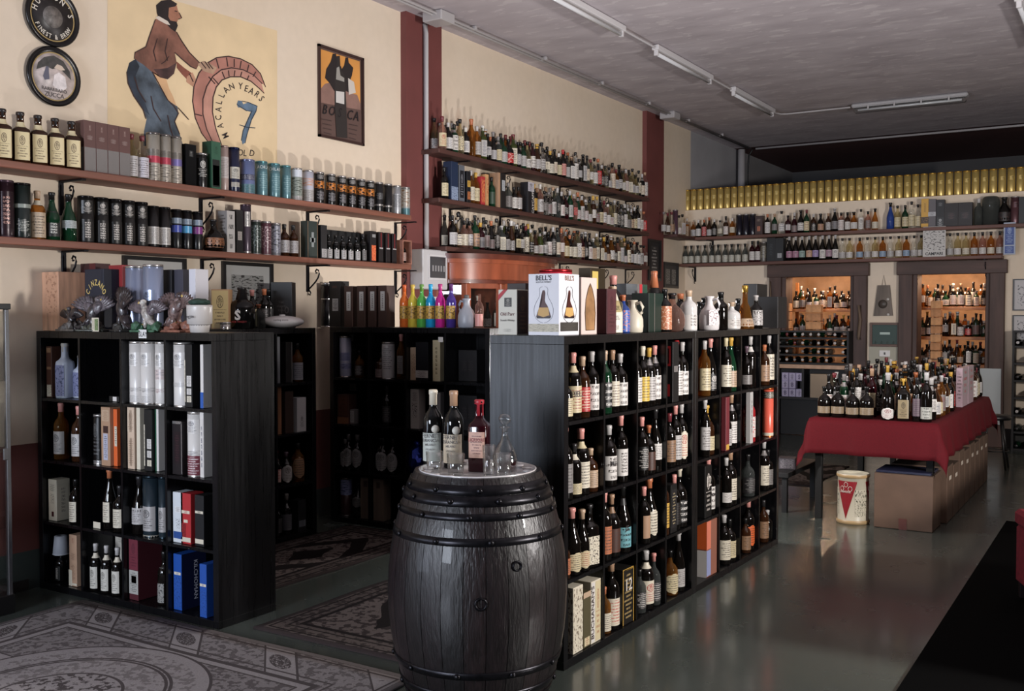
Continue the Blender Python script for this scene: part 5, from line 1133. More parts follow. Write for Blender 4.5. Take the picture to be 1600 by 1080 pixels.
letter(t, "BELL'S", .022, (0, -.0912, .243), '#26202a', bold=.03); letter(t, 'SCOTCH WHISKY', .007, (0, -.0912, .232), '#26202a')
letter(t, "BELL'S", .022, (.0802, .0, .243), '#8a6a5a', rot=PI/2, bold=.03)
o = ob('label', quad(.156, .035), lm('#c4bca8', '#8a8474', 'scribble'), t, (0, -.0908, .016)); o = ob('label', quad(.16, .04), lm('#3a3632', '#55504a', 'text'), t, (.0798, 0, .018), PI/2)
# white box with arched window
y0 = onD(905, -2.16, ZU).y
t = thing('windowed_carton', 'pale pink gift box with an arched window, right of the white box', 'box', (-2.22, 4.075+.075, ZU), PI/2)
ob('carton', boxmesh(.15, .12, .262), pm('#d4c0b8', .5), t)
arch = [(-.042, .02), (-.05, .10), (-.042, .16), (-.02, .21), (0, .235), (.02, .21), (.042, .16), (.05, .10), (.042, .02)]
bm = bmesh.new(); f = bm.faces.new([bm.verts.new((x+.008, -.0608, z)) for x, z in arch]); bmesh.ops.triangulate(bm, faces=[f]); ob('window', mesh_from(bm), pm('#9a7450', .25, grain=.4, scale=12), t)
ob('window_edge', tube([(x+.008, -.0612, z) for x, z in arch+arch[:1]], .0018, 5), pm('#4a3c30', .4), t)
TR(944, 'x', WT(h=.215, w=.10, d=.08, col='#4c2a2e', patches=[('f', .1, .9, .05, .95, '#50292e', 'emblem', '#38181c')], desc='maroon carton with round seal'))
TR(957, 'b', WT(h=.235, r=.042, g='pale', lab='ivory', style='big', ink='#2a2220', cap='beige', lz=(.02, .85), shape='square', span=3, desc='white lettered square bottle'))
TR(973, 'b', WT(h=.19, r=.036, g='blue', lab='blue', style='scribble', ink='#c87050', cap='copper', lz=(.04, .6), desc='royal blue bottle with copper figure top'))
jug(0, onD(988, -2.19, ZU).y, 'white jug with dark leaf sprigs beside the blue bottle', .165, .055, lm('ivory', '#3a3634', 'flower'), JUG, X=-2.19, handle=1)
TR(1013, 'x', WT(h=.205, w=.20, d=.10, col='#14261f', patches=[('f', .33, .36, 0, 1, 'silver', 'plain')], desc='dark green carton with silver line'), X=-2.25)
TR(1038, 'b', WT(h=.23, r=.04, g='black', lab='copper', style='scribble', ink='#e0c0a8', cap='black', desc='black bottle with copper label', lz=(.05, .6)), X=-2.2)
TR(1050, 'b', WT(h=.21, r=.072, g='rose', lab=None, cap='charcoal', shape='round', desc='rosy glass globe decanter'))
TR(1076, 'b', WT(h=.225, r=.048, g='white', lab='white', style='vert', ink='#55504e', cap='beige', lz=(.04, .7), shape='std', desc='tall white china bottle'))
TR(1093, 'b', WT(h=.17, r=.05, g='black', lab=None, cap='black', shape='round', desc='black globe bottle between white ones'), X=-2.28)
jug(0, onD(1108, -2.18, ZU).y, 'white jug with a purple red crest near the middle', .20, .06, pm('#cfcaca', .35), JUG, X=-2.18, handle=1)
q = quad(.055, .09); ob('crest', q, lm('#cfcaca', '#5c1c34', 'flower'), bpy.data.objects[[o.name for o in bpy.data.objects if o.get('label', '').startswith('white jug with a purple')][0]], (.045, -.045, .03), .75)
TR(1126, 'b', WT(h=.235, r=.045, g='dark', lab=None, cap='black', desc='plain black bottle right of the crested jug'), where='')
TR(1143, 'b', WT(h=.165, r=.055, g='white', lab='white', style='text', cap='beige', shape='dumpy', desc='white china crock with red rim', lz=(.05, .6)))
TR(1164, 'b', WT(h=.285, r=.058, g='amber', lab='beige', style='emblem', cap='gold', shape='bell', desc='gold bell shaped bottle', capm=.8))
TR(1153, 'b', WT(h=.20, r=.04, g='dark', lab='tan', cap='black', desc='dark bottle beside the gold bell'), X=-2.33)
TR(1181, 'b', WT(h=.22, r=.045, g='dark', lab='silver', style='scribble', cap='silver', shape='dumpy', desc='dark bottle with landscape label', lz=(.1, .55)))
TR(1180, 'x', WT(h=.31, w=.22, d=.10, col='#161516', patches=[], desc='wide black carton behind the bell bottle'), X=-2.40)
TR(1207, 'x', WT(h=.215, w=.20, d=.14, col='#121113', patches=[('f', .48, .5, 0, 1, '#2a2a2c', 'plain')], desc='large black carton at the far end'), X=-2.22)
# second row behind on the divider
for px, X, k, a in ((815, -2.43, 'x', WT(h=.235, w=.09, d=.10, col='#2a201e', patches=[('f', .1, .9, .1, .9, '#3a2c24', 'text')], desc='dark brown carton behind the Old Parr one')),
                    (868, -2.42, 't', WT(h=.31, r=.08, col='#b83040', lid='red', rough=.3, desc='round red tin behind the white box', cat='tin', name='round_tin')),
                    (925, -2.42, 'x', WT(h=.33, w=.16, d=.07, col='#3a3020', metal=.5, patches=[('f', .1, .5, .3, .95, '#c8b060', 'plain')], desc='dark box with gilt front')),
                    (985, -2.42, 'x', WT(h=.26, w=.26, d=.08, col='#5c6064', patches=[('f', .5, .58, 0, 1, 'silver', 'plain'), ('f', .62, .75, 0, 1, '#b83038', 'plain'), ('f', .78, 1, 0, 1, '#2a4a3c', 'plain')], desc='grey red and green carton behind')),
                    (958, -2.40, 'b', WT(h=.30, r=.05, g='dark', lab='charcoal', cap='pink', style='emblem', ink='#a8a0a0', desc='dark bottle with pink capsule behind')),
                    (1022, -2.38, 'b', WT(h=.34, r=.045, g='dark', lab='tan', cap='copper', desc='tall dark bottle with copper capsule behind the green carton', capz=.72)),
                    (1063, -2.40, 'b', WT(h=.22, r=.05, g='dark', lab='charcoal', cap='copper', desc='dark bottle behind the globe decanter')),
                    (1100, -2.40, 'b', WT(h=.20, r=.055, g='black', lab=None, cap='black', shape='round', desc='black globe bottle behind the crested jug')),
                    (1125, -2.42, 'b', WT(h=.20, r=.05, g='dark', lab='ivory', cap='ivory', desc='dark bottle with ivory label behind')),):
    TR(px, k, a, X=X)
askew(_b)
# ================================================================== THE BARREL
bx_, by_ = -2.245, 3.36
t = thing('barrel', 'dark oak barrel with iron hoops carrying bottles and glasses', 'barrel', (bx_, by_, 0))
BH = .945
def br(z): return .252+.106*(1-((z-BH/2)/(BH/2))**2)**.9 if 0 < z < BH else .252
NS = 26
stv = pm('#150e10', .40, grain=.55, scale=16, stretch=(6, 6, .8), bump=.8, coat=.12)
stvs = [stv, pm('#100b0c', .44, grain=.55, scale=16, stretch=(6, 6, .8), bump=.8, coat=.12), pm('#1d1516', .36, grain=.55, scale=16, stretch=(6, 6, .8), bump=.8, coat=.12)]
def stave():
    bm = bmesh.new(); da = PI/NS-.0035; g = []
    for j in range(13):
        z = BH*j/12; r = br(z); row = []
        for (rr, a) in ((r-.022, -da), (r, -da), (r+.0015, 0), (r, da), (r-.022, da)): row.append(bm.verts.new((rr*math.sin(a), -rr*math.cos(a), z)))
        g.append(row)
    for A, B in zip(g, g[1:]):
        for i in range(5): bm.faces.new((A[i], A[(i+1) % 5], B[(i+1) % 5], B[i]))
    bm.faces.new(g[0][::-1]); bm.faces.new(g[-1]); bmesh.ops.recalc_face_normals(bm, faces=bm.faces)
    me = mesh_from(bm, 'stave', True); me.set_sharp_from_angle(angle=.6); return me
SM = stave()
for i in range(NS): ob('stave', SM, stvs[(i*7) % 3], t, rot=2*PI*i/NS+.07)
HOOP = pm('#201f23', .32, .75, grain=.4, scale=30)
RIV = lathe([(.0125, 0), (.0115, .005), (.006, .009), (.0005, .010)], 10)
for i, (z0, z1) in enumerate(((.885, .922), (.845, .884), (.795, .822), (.705, .735), (.205, .235), (.118, .148), (.062, .100), (.008, .060))):
    hp = ob('hoop', lathe([(br(z0)+.001, z0), (br(z0)+.005, z0+.001), (br((z0+z1)/2)+.0055, (z0+z1)/2), (br(z1)+.005, z1-.001), (br(z1)+.001, z1)], 52, cap=False), HOOP, t)
    zz = (z0+z1)/2; rr = br(zz)+.0052
    if 2 <= i <= 5 or i == 1 or i == 0:
        for k in range(10):
            a = 2*PI*k/10+.25*i+.3
            ob('rivet', RIV, HOOP, hp, (rr*math.cos(a), rr*math.sin(a), zz), (0, PI/2, a))
for k in range(7):   # head planks
    x0 = -.23+.46*k/7; x1 = x0+.46/7-.002; y1_ = math.sqrt(max(.226**2-max(abs(x0), abs(x1))**2, .0006))
    ob('head_plank', boxes([(((x0+x1)/2, 0, BH-.035), (x1-x0, 2*y1_+.01, .02))], .001), stvs[k % 3], t)
# tap plate and ring on the right of the barrel
for an, z, s in ((.62, .50, 1), (1.02, .63, .8)):
    rr = br(z)+.004; p = (rr*math.sin(an), -rr*math.cos(an), z)
    ob('ring_pull', lathe([(.020*s, -.003), (.026*s, 0), (.020*s, .003), (.016*s, 0), (.020*s, -.003)], 20, cap=False), HOOP, t, p, (PI/2, 0, an))
o = thing('round_tray', 'silver patterned glass tray on the barrel top', 'tray', (bx_, by_, BH-.024))
ob('plate', lathe([(.001, 0), (.205, 0), (.228, .018), (.236, .028), (.232, .029), (.2, .008), (.001, .008)], 40), lm('#d8d4d4', '#8a8688', 'plain', .18, .1), o)
for k in range(16): ob('scallop', memo('scal', lambda: lathe([(.002, 0), (.02, .003), (.026, .010), (.02, .013), (.001, .012)], 12)), pm('#d4d0d2', .15, .3), o, (.205*math.cos(k*PI/8), .205*math.sin(k*PI/8), .012))
ZB = BH-.0155
def OB(px, y, z=ZB): return Vector((ony(px, y, z).x, y, z))
def seal(t_, x, z, r, R_):
    a = math.asin(max(-1, min(1, x/R_))); ob('seal', lathe([(.0005, 0), (r, 0), (r, .0015), (.0005, .003)], 18), lm('#d0ccc0', '#4a4440', 'plain'), t_, (R_*math.sin(a), -R_*math.cos(a)-.0005, z), (PI/2, 0, a))
a = bottle(OB(677, 3.42), .30, .318, .0415, 'std', 'black', 'ivory', '#b8bcb4', 'plain', desc='dark green FERNET bottle with foil neck, left', where='on the barrel', lz=(.07, .44), capz=.80, neck=None, n=28)
letter(a, 'FERNET', .017, (0, -.0435, .122), '#3a3634', sx=.8); letter(a, 'BRANCA', .014, (0, -.0435, .104), '#3a3634', sx=.8); letter(a, 'MILANO', .010, (0, -.0435, .088), '#55504c', sx=.8); letter(a, 'SPECIALITA', .007, (0, -.0435, .070), '#55504c', sx=.8); seal(a, .022, .158, .017, .0425)
a = bottle(OB(709, 3.42), .30, .318, .0415, 'std', 'black', 'kraft', '#c4b49c', 'plain', desc='dark FERNET bottle with kraft neck, second', where='on the barrel', lz=(.07, .44), capz=.80, n=28)
letter(a, 'FERNET', .017, (0, -.0435, .122), '#3a3634', sx=.8); letter(a, 'BRANCA', .014, (0, -.0435, .104), '#3a3634', sx=.8); letter(a, 'MILANO', .010, (0, -.0435, .088), '#55504c', sx=.8); letter(a, 'SPECIALITA', .007, (0, -.0435, .070), '#55504c', sx=.8); seal(a, .022, .158, .017, .0425)
a = bottle(OB(749, 3.40), .30, .287, .0405, 'square', 'wine', '#a82834', '#c89c88', 'text', desc='dark red bottle with red wax neck and pink label', where='on the barrel', lz=(.20, .56), capz=.775, n=28, ink='#5a2a28')
letter(a, 'LIQUORE', .013, (0, -.0425, .125), '#8a2a30', sx=.9)
t = thing('decanter', 'cut glass decanter with round stopper at right on the barrel', 'decanter', OB(789, 3.39))
GC = glass('clear')
ob('glass_body', lathe([(.040, 0), (.046, .004), (.050, .04), (.048, .075), (.036, .105), (.018, .135), (.013, .155), (.012, .18), (.022, .184), (.022, .188), (.009, .186), (.009, .155), (.014, .135), (.032, .102), (.044, .074), (.046, .04), (.042, .010), (.001, .009)], 12, cap=False), GC, t)
ob('liquor', lathe([(.040, .011), (.0435, .03), (.0445, .05), (.001, .05)], 24), glass('wine'), t)
ob('stopper', lathe([(.008, .17), (.009, .19), (.006, .195), (.022, .208), (.026, .222), (.018, .236), (.001, .240)], 10), GC, t)
def tumbler(px, y, label, h=.085, r=.036, fill=None):
    t = thing('tumbler', label, 'glass', OB(px, y))
    ob('glass_wall', lathe([(r*.8, 0), (r*.84, .002), (r, h), (r-.002, h+.0005), (r*.8, .012), (.001, .011)], 24, cap=False), GC, t)
    ob('base', lathe([(.0005, .0), (r*.8, .0), (r*.82, .010), (.0005, .011)], 24), GC, t)
    return t
tumbler(679, 3.27, 'clear tumbler in front of the leftmost barrel bottle'); tumbler(712, 3.26, 'clear tumbler in front of the second barrel bottle')
tumbler(764, 3.29, 'tall clear tumbler between wax bottle and decanter', .125, .026); tumbler(786, 3.27, 'clear tumbler in front of the decanter', .10, .034)
# ================================================================== WALL SHELF CONTENTS
rq = random.Random(21)
def SX(row, px, X):   # point on a left wall shelf
    return onx(px, X, ZS[row])
ZS = {'up': 2.381, 'low': 1.976, 'm1': 2.986, 'm2': 2.566, 'm3': 2.156}
XS = -5.18
# ---- upper shelf left of the first pillar
I = []
for px in (-14, 15, 41, 64, 86, 107):
    I.append((px, 'b', WT(h=.285, r=.046, shape='square', g='brown', lab='#d0bf94', ink='#4a3424', style='emblem', cap='charcoal', neck='cream', lz=(.06, .60), desc='square bourbon bottle, cream label')))
for px in (130, 151, 170, 188):
    I.append((px, 'x', WT(h=.295, w=.078, d=.08, col='#5a3c38', patches=[('f', .03, .97, .03, .48, 'silver', 'plain'), ('f', .15, .85, .62, .72, '#5a3c38', 'text', '#b0a09a'), ('f', .4, .6, .8, .92, '#6a4c48', 'emblem', '#a8988e'), ('l', .03, .97, .03, .48, '#8a8886', 'plain')], desc='maroon carton over silver')))
I += [(203, 'b', WT(h=.27, r=.036, g='pale', lab='#b8b4b4', cap='maroon', lz=(.05, .5), desc='pale bottle, grey label')), (218, 'b', WT(h=.27, r=.038, g='clear', lab='#c0bcc4', cap='maroon', lz=(.05, .5), desc='clear bottle, lilac label'))]
for px, c in ((235, '#b84858'), (253, '#b04858'), (270, '#7a70a8')):
    I.append((px, 't', WT(h=.30, r=.040, col='#a09a90', metal=.3, lid='grey', bands=[(.38, .52, c, 'plain'), (.03, .36, '#b0a89c', 'scribble', '#5a5450'), (.52, .66, '#8a847c', 'text', '#3a3432')], desc='grey tube, %s band' % ('violet' if px == 270 else 'red'))))
I += [(293, 'x', WT(h=.265, w=.085, d=.07, col='#0e0f10', patches=[('f', .3, .7, .7, .85, '#0e0f10', 'emblem', '#8a8a88')], desc='glossy black carton', rough=.2)),
      (314, 't', WT(h=.225, r=.040, col='#151414', bands=[(.25, .85, '#151414', 'emblem', '#d0ccc4', 2.2)], desc='black tube, white emblem')),
      (331, 'x', WT(h=.31, w=.08, d=.085, col='#2c5440', patches=[('f', .25, .75, .72, .92, '#2c5440', 'emblem', '#183424'), ('f', .1, .85, .05, .62, '#101412', 'plain'), ('f', .15, .8, .08, .50, '#c8c8c0', 'fine'), ('l', 0, 1, 0, 1, '#234834', 'plain')], desc='green windowed carton')),
      (349, 't', WT(h=.30, r=.034, col='#a08c86', lid='#a08c86', bands=[(.28, .75, '#b8b0ae', 'fine', '#7a6e6c', 2.6)], desc='dusty pink tube')),
      (365, 't', WT(h=.30, r=.040, col='#1c2038', lid='navy', bands=[(.3, .56, '#b8b4a8', 'emblem', '#2c2a34', 2.0), (.12, .22, '#a8a49c', 'text', '#22202a', 1.6)], desc='navy tube, ivory label')),
      (386, 't', WT(h=.235, r=.052, col='#5e688c', lid='lavender', bands=[(.02, .28, '#5c8088', 'text'), (.40, .56, '#22243a', 'text', '#a8a8b8')], desc='wide lavender tin, teal base'))]
for px, tx in ((408, 'LACHLAN'), (428, 'CHLADI'), (446, None)):
    I.append((px, 't', WT(h=.24, r=.043 if tx else .038, col='#5c8088', lid='teal', metal=.2, bands=[(.15, .7, '#5c8088', 'text', '#98b4b8', 2.0)], desc='teal tube' + (' with white capitals' if tx else ''), txt=tx)))
I += [(463, 't', WT(h=.235, r=.042, col='#8a9088', lid='silver', bands=[(.72, .96, '#c8ccd4', 'plain'), (.15, .7, '#8a9088', 'scribble', '#3c443c'), (0, .14, 'silver', 'text')], desc='white and grey green tube')),
      (481, 't', WT(h=.235, r=.042, col='#b4b4c0', lid='silver', bands=[(.5, .75, '#b4a8a8', 'flower', '#c07850'), (.05, .4, 'silver', 'fine')], desc='lilac grey tube, orange spot'))]
for px in (498, 516, 533, 548, 563, 577):
    I.append((px, 't', WT(h=.235, r=.040, col='#121112', bands=[(.48, .72, '#121112', 'flame', '#d08038', 2.6), (.76, .92, '#121112', 'text', '#c8c4c0', 2.2), (.1, .42, '#121112', 'text', '#a8a4a8', 2.2)], desc='black tube, orange flame print')))
I += [(591, 't', WT(h=.235, r=.040, col='#18181a', bands=[(.2, .26, 'silver', 'plain'), (.4, .65, '#18181a', 'text', '#8a8a8c', 2.4)], desc='black tube, silver line, left one')), (605, 't', WT(h=.235, r=.040, col='#18181a', bands=[(.2, .26, 'silver', 'plain')], desc='plain black tube, silver line')),
      (619, 't', WT(h=.235, r=.040, col='#a8aaae', lid='silver', metal=.4, bands=[(.2, .7, '#b0b2b6', 'fine')], desc='plain silver tube')), (633, 't', WT(h=.235, r=.040, col='#a8aaa8', lid='silver', metal=.4, bands=[(.02, .25, '#5c8088', 'plain'), (.3, .9, '#b8b4ac', 'scribble', '#8a6a50')], desc='silver tube with teal base'))]
SHN = {'up': 'on the upper left wall shelf', 'low': 'on the lower left wall shelf'}
def place(row, items, X, grp=None, rotb=PI/2-.35):
    n = len(items)
    # keep neighbours apart
    ys_ = [onx(it[0], X, ZS[row]+.12).y for it in items]
    ws = [((it[2].get('r', .037)*(2.24 if it[2].get('shape') == 'square' else 2.05)) if it[1] != 'x' else it[2]['w'])+.002 for it in items]
    for _ in range(30):
        for i in range(n-1):
            g = (ws[i]+ws[i+1])/2-(ys_[i+1]-ys_[i])
            if g > 0: ys_[i] -= g/2; ys_[i+1] += g/2
    cnt = {}
    for it in items: cnt[it[2]['desc']] = cnt.get(it[2]['desc'], 0)+1
    seen = {}
    for i, it in enumerate(items):
        a = dict(it[2]); txt = a.pop('txt', None); d = a['desc']; k = seen.get(d, 0); seen[d] = k+1
        if cnt[d] > 1: a['desc'] = d+', '+(ordn(k)+' of %d from left' % cnt[d])
        a['where'] = (SHN[row]); loc = (X+a.pop('dx', 0), ys_[i], ZS[row])
        if it[1] == 'b': o = bottle(loc, rotb, **a)
        elif it[1] == 't': o = tubecan(loc, rotb, **a)
        else: o = carton(loc, PI/2, **a)
        if txt:
            rr = a['r']
            for j, ch in enumerate(txt):
                an = (j-(len(txt)-1)/2)*.42; q = letter(o, ch, .022, ((rr+.0012)*math.sin(an), -(rr+.0012)*math.cos(an), a['h']*.78), '#c8d0d0', rot=an, sx=.8)
place('up', I, XS)
# ---- lower shelf
I = [(-22, 't', WT(h=.30, r=.05, col='#2a1c20', desc='dark maroon tube at the edge')),
     (10, 't', WT(h=.305, r=.046, col='#2c1c22', lid='mauve', metal=.3, bands=[(.15, .8, '#2c1c22', 'vert', '#b08a80', 2.0)], desc='plum tube, coppery script')), (35, 't', WT(h=.30, r=.046, col='#1c2422', lid='charcoal', bands=[(.1, .35, '#1c2422', 'text', '#c8c8c0', 2.0), (.55, .62, '#8a9088', 'plain', '#222', 2.6)], desc='green black tube, white band')),
     (56, 'b', WT(h=.27, r=.042, g='amber', lab='#b8a48c', cap='beige', style='text', lz=(.04, .55), desc='amber bottle, tan label', neck='ivory')),
     (80, 'b', WT(h=.265, r=.042, g='green', lab='#1c1c1c', ink='#c8c8c0', cap='black', style='vert', lz=(.08, .6), shape='burg', desc='green bottle, dark label')), (107, 'b', WT(h=.265, r=.042, g='green', lab='#a8b0b0', cap='black', style='text', lz=(.28, .44), shape='burg', desc='green bottle, pale narrow label'))]
for px in (134, 159, 180, 199, 218):
    I.append((px, 't', WT(h=.27, r=.044, col='#141312', lid='charcoal', rough=.4, bands=[(.05, .5, '#141312', 'vert', '#c0b8b0', 2.0), (.62, .9, '#141312', 'emblem', '#c8c0b8', 1.6)], desc='black tube with ivory print')))
for px in (237, 256): I.append((px, 't', WT(h=.255, r=.040, col='#161516', lid='charcoal', bands=[(.08, .5, '#b8b4b0', 'fine', '#4a4644')], desc='black tube, white lower half')))
for px, c, nm in ((275, '#3c4a98', 'blue'), (291, '#4a90b8', 'cyan'), (308, '#7a3a78', 'purple')): I.append((px, 't', WT(h=.25, r=.035, col='#141416', lid='charcoal', bands=[(.42, .60, c, 'plain'), (.64, .78, '#8a98a8', 'text')], desc='black tube, %s band' % nm)))
I += [(333, 'b', WT(h=.215, r=.072, shape='round', g='dark', lab='#8a5a3c', style='flower', ink='#3a1c14', cap='charcoal', desc='round black decanter, amber flower print', lz=(.12, .42), dx=.0)),
      (354, 'x', WT(h=.275, w=.07, d=.085, col='#b8b4b0', patches=[('f', .03, .97, .03, .97, '#b8b4b0', 'big', '#1c1a1a'), ('l', 0, 1, 0, 1, '#8a8684', 'fine')], desc='white carton, black lettering')),
      (369, 'x', WT(h=.29, w=.06, d=.07, col='#141213', patches=[('f', .2, .8, .3, .5, '#a8a09a', 'fine')], desc='black carton, pale square')), (384, 't', WT(h=.335, r=.036, col='#4c424c', lid='mauve', metal=.3, bands=[(.55, .85, '#b8b4b0', 'emblem', '#22202a', 1.2), (.02, .05, 'silver', 'plain')], desc='tall mauve tube, oval label')),
      (399, 't', WT(h=.235, r=.039, col='#2c3430', lid='silver', bands=[(.2, .85, '#2c3430', 'scribble', '#8a9490', 2.4)], desc='dark green tin tube')), (415, 't', WT(h=.235, r=.039, col='#5c3c44', lid='silver', bands=[(.2, .85, '#5c3c44', 'scribble', '#c0a8a8', 2.4)], desc='wine red tin tube')), (430, 't', WT(h=.23, r=.038, col='#6a6a70', lid='silver', bands=[(.1, .9, '#8a8a94', 'scribble', '#2a2a30', 5)], desc='silver patterned tube'))]
for px in (444, 458): I.append((px, 'b', WT(h=.225, r=.037, g='brown', lab='#a8a4a4', cap='charcoal', desc='brown bottle, white label', lz=(.12, .5))))
I += [(483, 'x', WT(h=.27, w=.105, d=.07, col='#26302c', patches=[('f', .38, .62, .3, .7, '#8a9090', 'plain'), ('f', 0, .04, 0, 1, 'tan', 'plain'), ('f', .96, 1, 0, 1, 'tan', 'plain'), ('f', .25, .75, .43, .55, '#8a9090', 'plain')], desc='flat green carton, silver clasp')),
      (501, 'x', WT(h=.25, w=.065, d=.07, col='#181618', patches=[('f', .1, .9, .04, .3, '#a8a6a6', 'text')], desc='black carton, white base label'))]
for px in (513, 524, 535, 546, 557): I.append((px, 'b', WT(h=.19, r=.031, g='black', lab='#a8a6a6', style='vert', cap='black', lz=(.05, .7), span=1.5, desc='black bottle with silver streak')))
I += [(567, 'b', WT(h=.22, r=.03, g='black', lab='#6a6868', style='vert', cap='charcoal', desc='dark bottle before the red carton', lz=(.05, .7), span=1.4)),
      (578, 'x', WT(h=.245, w=.07, d=.07, col='#161214', patches=[('f', .2, .95, .05, .55, '#c04838', 'flame', '#e08048'), ('f', .3, .9, .8, .9, '#888', 'plain')], desc='black carton, red flame')),]
for px in (591, 602, 612): I.append((px, 'x', WT(h=.245, w=.055, d=.06, col='#181214', patches=[('f', .4, .6, .5, .98, '#7a2428', 'plain'), ('f', .1, .9, .46, .5, '#a8a4a4', 'plain')], desc='black carton, red stripe')))
place('low', I, XS)
yb_ = onx(535, -5.29, 2.1).y
carton((-5.29, yb_, ZS['low']), PI/2, .40, .05, .235, '#16181a', [('f', .1, .9, .6, .85, '#1c1e20', 'text', '#3a3c3e')], 'wide black carton behind the five small black bottles', '')
# end crate with a bottle inside
yc = onx(629, XS, ZS['low']+.05).y
t = thing('wooden_crate', 'small open wooden crate with a bottle at the right end', 'crate', (XS, yc, ZS['low']), PI/2)
ob('frame', boxes([((-.055, 0, .10), (.012, .10, .20)), ((.055, 0, .10), (.012, .10, .20)), ((0, 0, .006), (.098, .10, .012)), ((0, 0, .194), (.098, .10, .012)), ((0, .046, .10), (.098, .008, .176))], .001), pm('#8a5c4c', .6, grain=.3, scale=20), t)
bottle((XS, yc, ZS['low']+.013), PI/2-.3, .165, .030, 'std', 'dark', 'black', '#a88c84', desc='small dark bottle inside the open wooden crate')
# ---- shelves between the pillars, two deep
COLG = ['dark']*8+['brown']*3+['green']*2+['clear']*7+['pale']*3+['amber']*2+['rose', 'smoke', 'smoke', 'olive', 'wine']
LABC = ['white']*7+['ivory']*3+['silver']*6+['grey']*2+['cream', 'beige', 'red', 'black', 'charcoal', 'kraft']
CAPC = ['black']*5+['charcoal']*5+['silver']*3+['grey', 'copper', 'white', 'maroon', 'kraft', 'gold']
STY = ['text', 'fine', 'emblem', 'big', 'vert', 'text', 'scribble']
USED = {}
PLACE = {'m1': 'top shelf between pillars', 'm2': 'middle shelf between pillars', 'm3': 'shelf over curved cabinet'}
def rbottle(loc, rot, where, h=None, hr=(.25, .31), pal=None, n=14, low=0):
    g = rq.choice(pal or COLG); lab = rq.choice(LABC); cap = rq.choice(CAPC); sh = rq.choice(['std']*5+['tall', 'burg', 'burg', 'square', 'dumpy', 'flask'])
    ink = '#c8c0b8' if lab in ('black', 'charcoal', 'red') else rq.choice(['#3a302c', '#3a302c', '#7a2a28', '#2c3450'])
    hh = h or rq.choice([hr[0], (hr[0]+hr[1])/2, hr[1]]); r = {'dumpy': .044, 'flask': .044, 'tall': .033}.get(sh, .037)
    return bottle(loc, rot, hh, r, sh, g, cap, lab, rq.choice(STY), ink, span=rq.choice([2.0, 2.4, 3.2]), lz=rq.choice([None, None, (.08, .6), (.2, .5)]) if sh not in ('dumpy', 'flask', 'burg') else None,
                  desc='%s bottle, %s label' % (GN[g].replace(' glass', ''), lab), where=where, n=n, low=low, neck=rq.choice([None]*3+['silver']) if sh in ('std', 'burg') else None)
SPECIAL = {
 'm1': {692: WT(h=.29, r=.038, g='rose', lab='cream', ink='#a03028', style='emblem', cap='maroon', desc='rosy bottle with cream label at the left end'), 736: WT(h=.34, r=.04, g='amber', shape='tall', lab=None, cap='copper', desc='tallest amber bottle'),
        744: WT(h=.29, r=.04, g='amber', lab='silver', cap='silver', desc='amber bottle with tin label'), 795: WT(h=.25, r=.055, g='dark', lab='red', ink='#d8c0b0', style='flower', cap='black', shape='dumpy', desc='squat dark bottle with red label and wide black cap'), 797+84: WT(h=.30, g='dark', lab='pink', cap='red', desc='dark bottle with red cap')},
 'm2': {}, 'm3': {}}
BOXM2 = [(704, 'x', WT(h=.335, w=.10, d=.09, col='#1c2a44', patches=[('f', 0, 1, .0, .35, '#8a98b0', 'scribble', '#2a3c5c')], desc='blue black carton, misty print')), (716, 'x', WT(h=.32, w=.085, d=.08, col='#5c6068', patches=[('f', .15, .85, .1, .85, '#1c1c22', 'emblem', '#8a8c94')], desc='grey carton, dark panel')),
         (727, 'x', WT(h=.28, w=.06, d=.08, col='#14141a', patches=[('f', .1, .9, .5, .7, 'gold', 'emblem'), ('f', .1, .9, .1, .35, '#b06a40', 'flower')], desc='black carton, gold disc')),
         (749, 'x', WT(h=.26, w=.065, d=.07, col='#a83034', patches=[('f', .1, .9, .1, .9, '#a83034', 'flame', '#d88a50')], desc='red carton, orange flames')), (757, 'x', WT(h=.29, w=.05, d=.06, col='#c89868', patches=[('f', .1, .9, .05, .9, '#c89868', 'flower', '#a84030')], desc='tan carton, red flowers')),
         (768, 'b', WT(h=.28, g='green', lab='#2c4434', cap='black', desc='dark green bottle by the wooden case')), (773, 'x', WT(h=.325, w=.035, d=.10, col='#a88468', grain=.3, desc='upright wooden case')), (781, 'x', WT(h=.33, w=.085, d=.08, col='#1c1818', patches=[('f', .2, .8, .5, .8, '#b0b4b8', 'fine')], desc='black carton, pale card')),
         (794, 'b', WT(h=.26, r=.04, g='smoke', lab='grey', cap='grey', desc='smoky tin coloured bottle')), (803, 'b', WT(h=.23, g='dark', lab='white', cap='black', desc='dark bottle left of the white lettered carton', lz=(.1, .55))), (810, 'b', WT(h=.24, g='brown', lab='silver', cap='black', desc='brown bottle left of the white lettered carton', lz=(.1, .55))),
         (824, 'x', WT(h=.30, w=.125, d=.09, col='#17151a', patches=[('f', 0, .95, .7, 1, '#b8b4bc', 'emblem', '#3a3438'), ('f', .5, .95, .04, .7, '#1c1a1e', 'plain')], desc='carton lettered CAYCAFFE upward', txv='CAYCAFFE')), (834, 'b', WT(h=.30, g='dark', lab='gold', cap='gold', desc='dark bottle with gold discs', shape='tall'))]
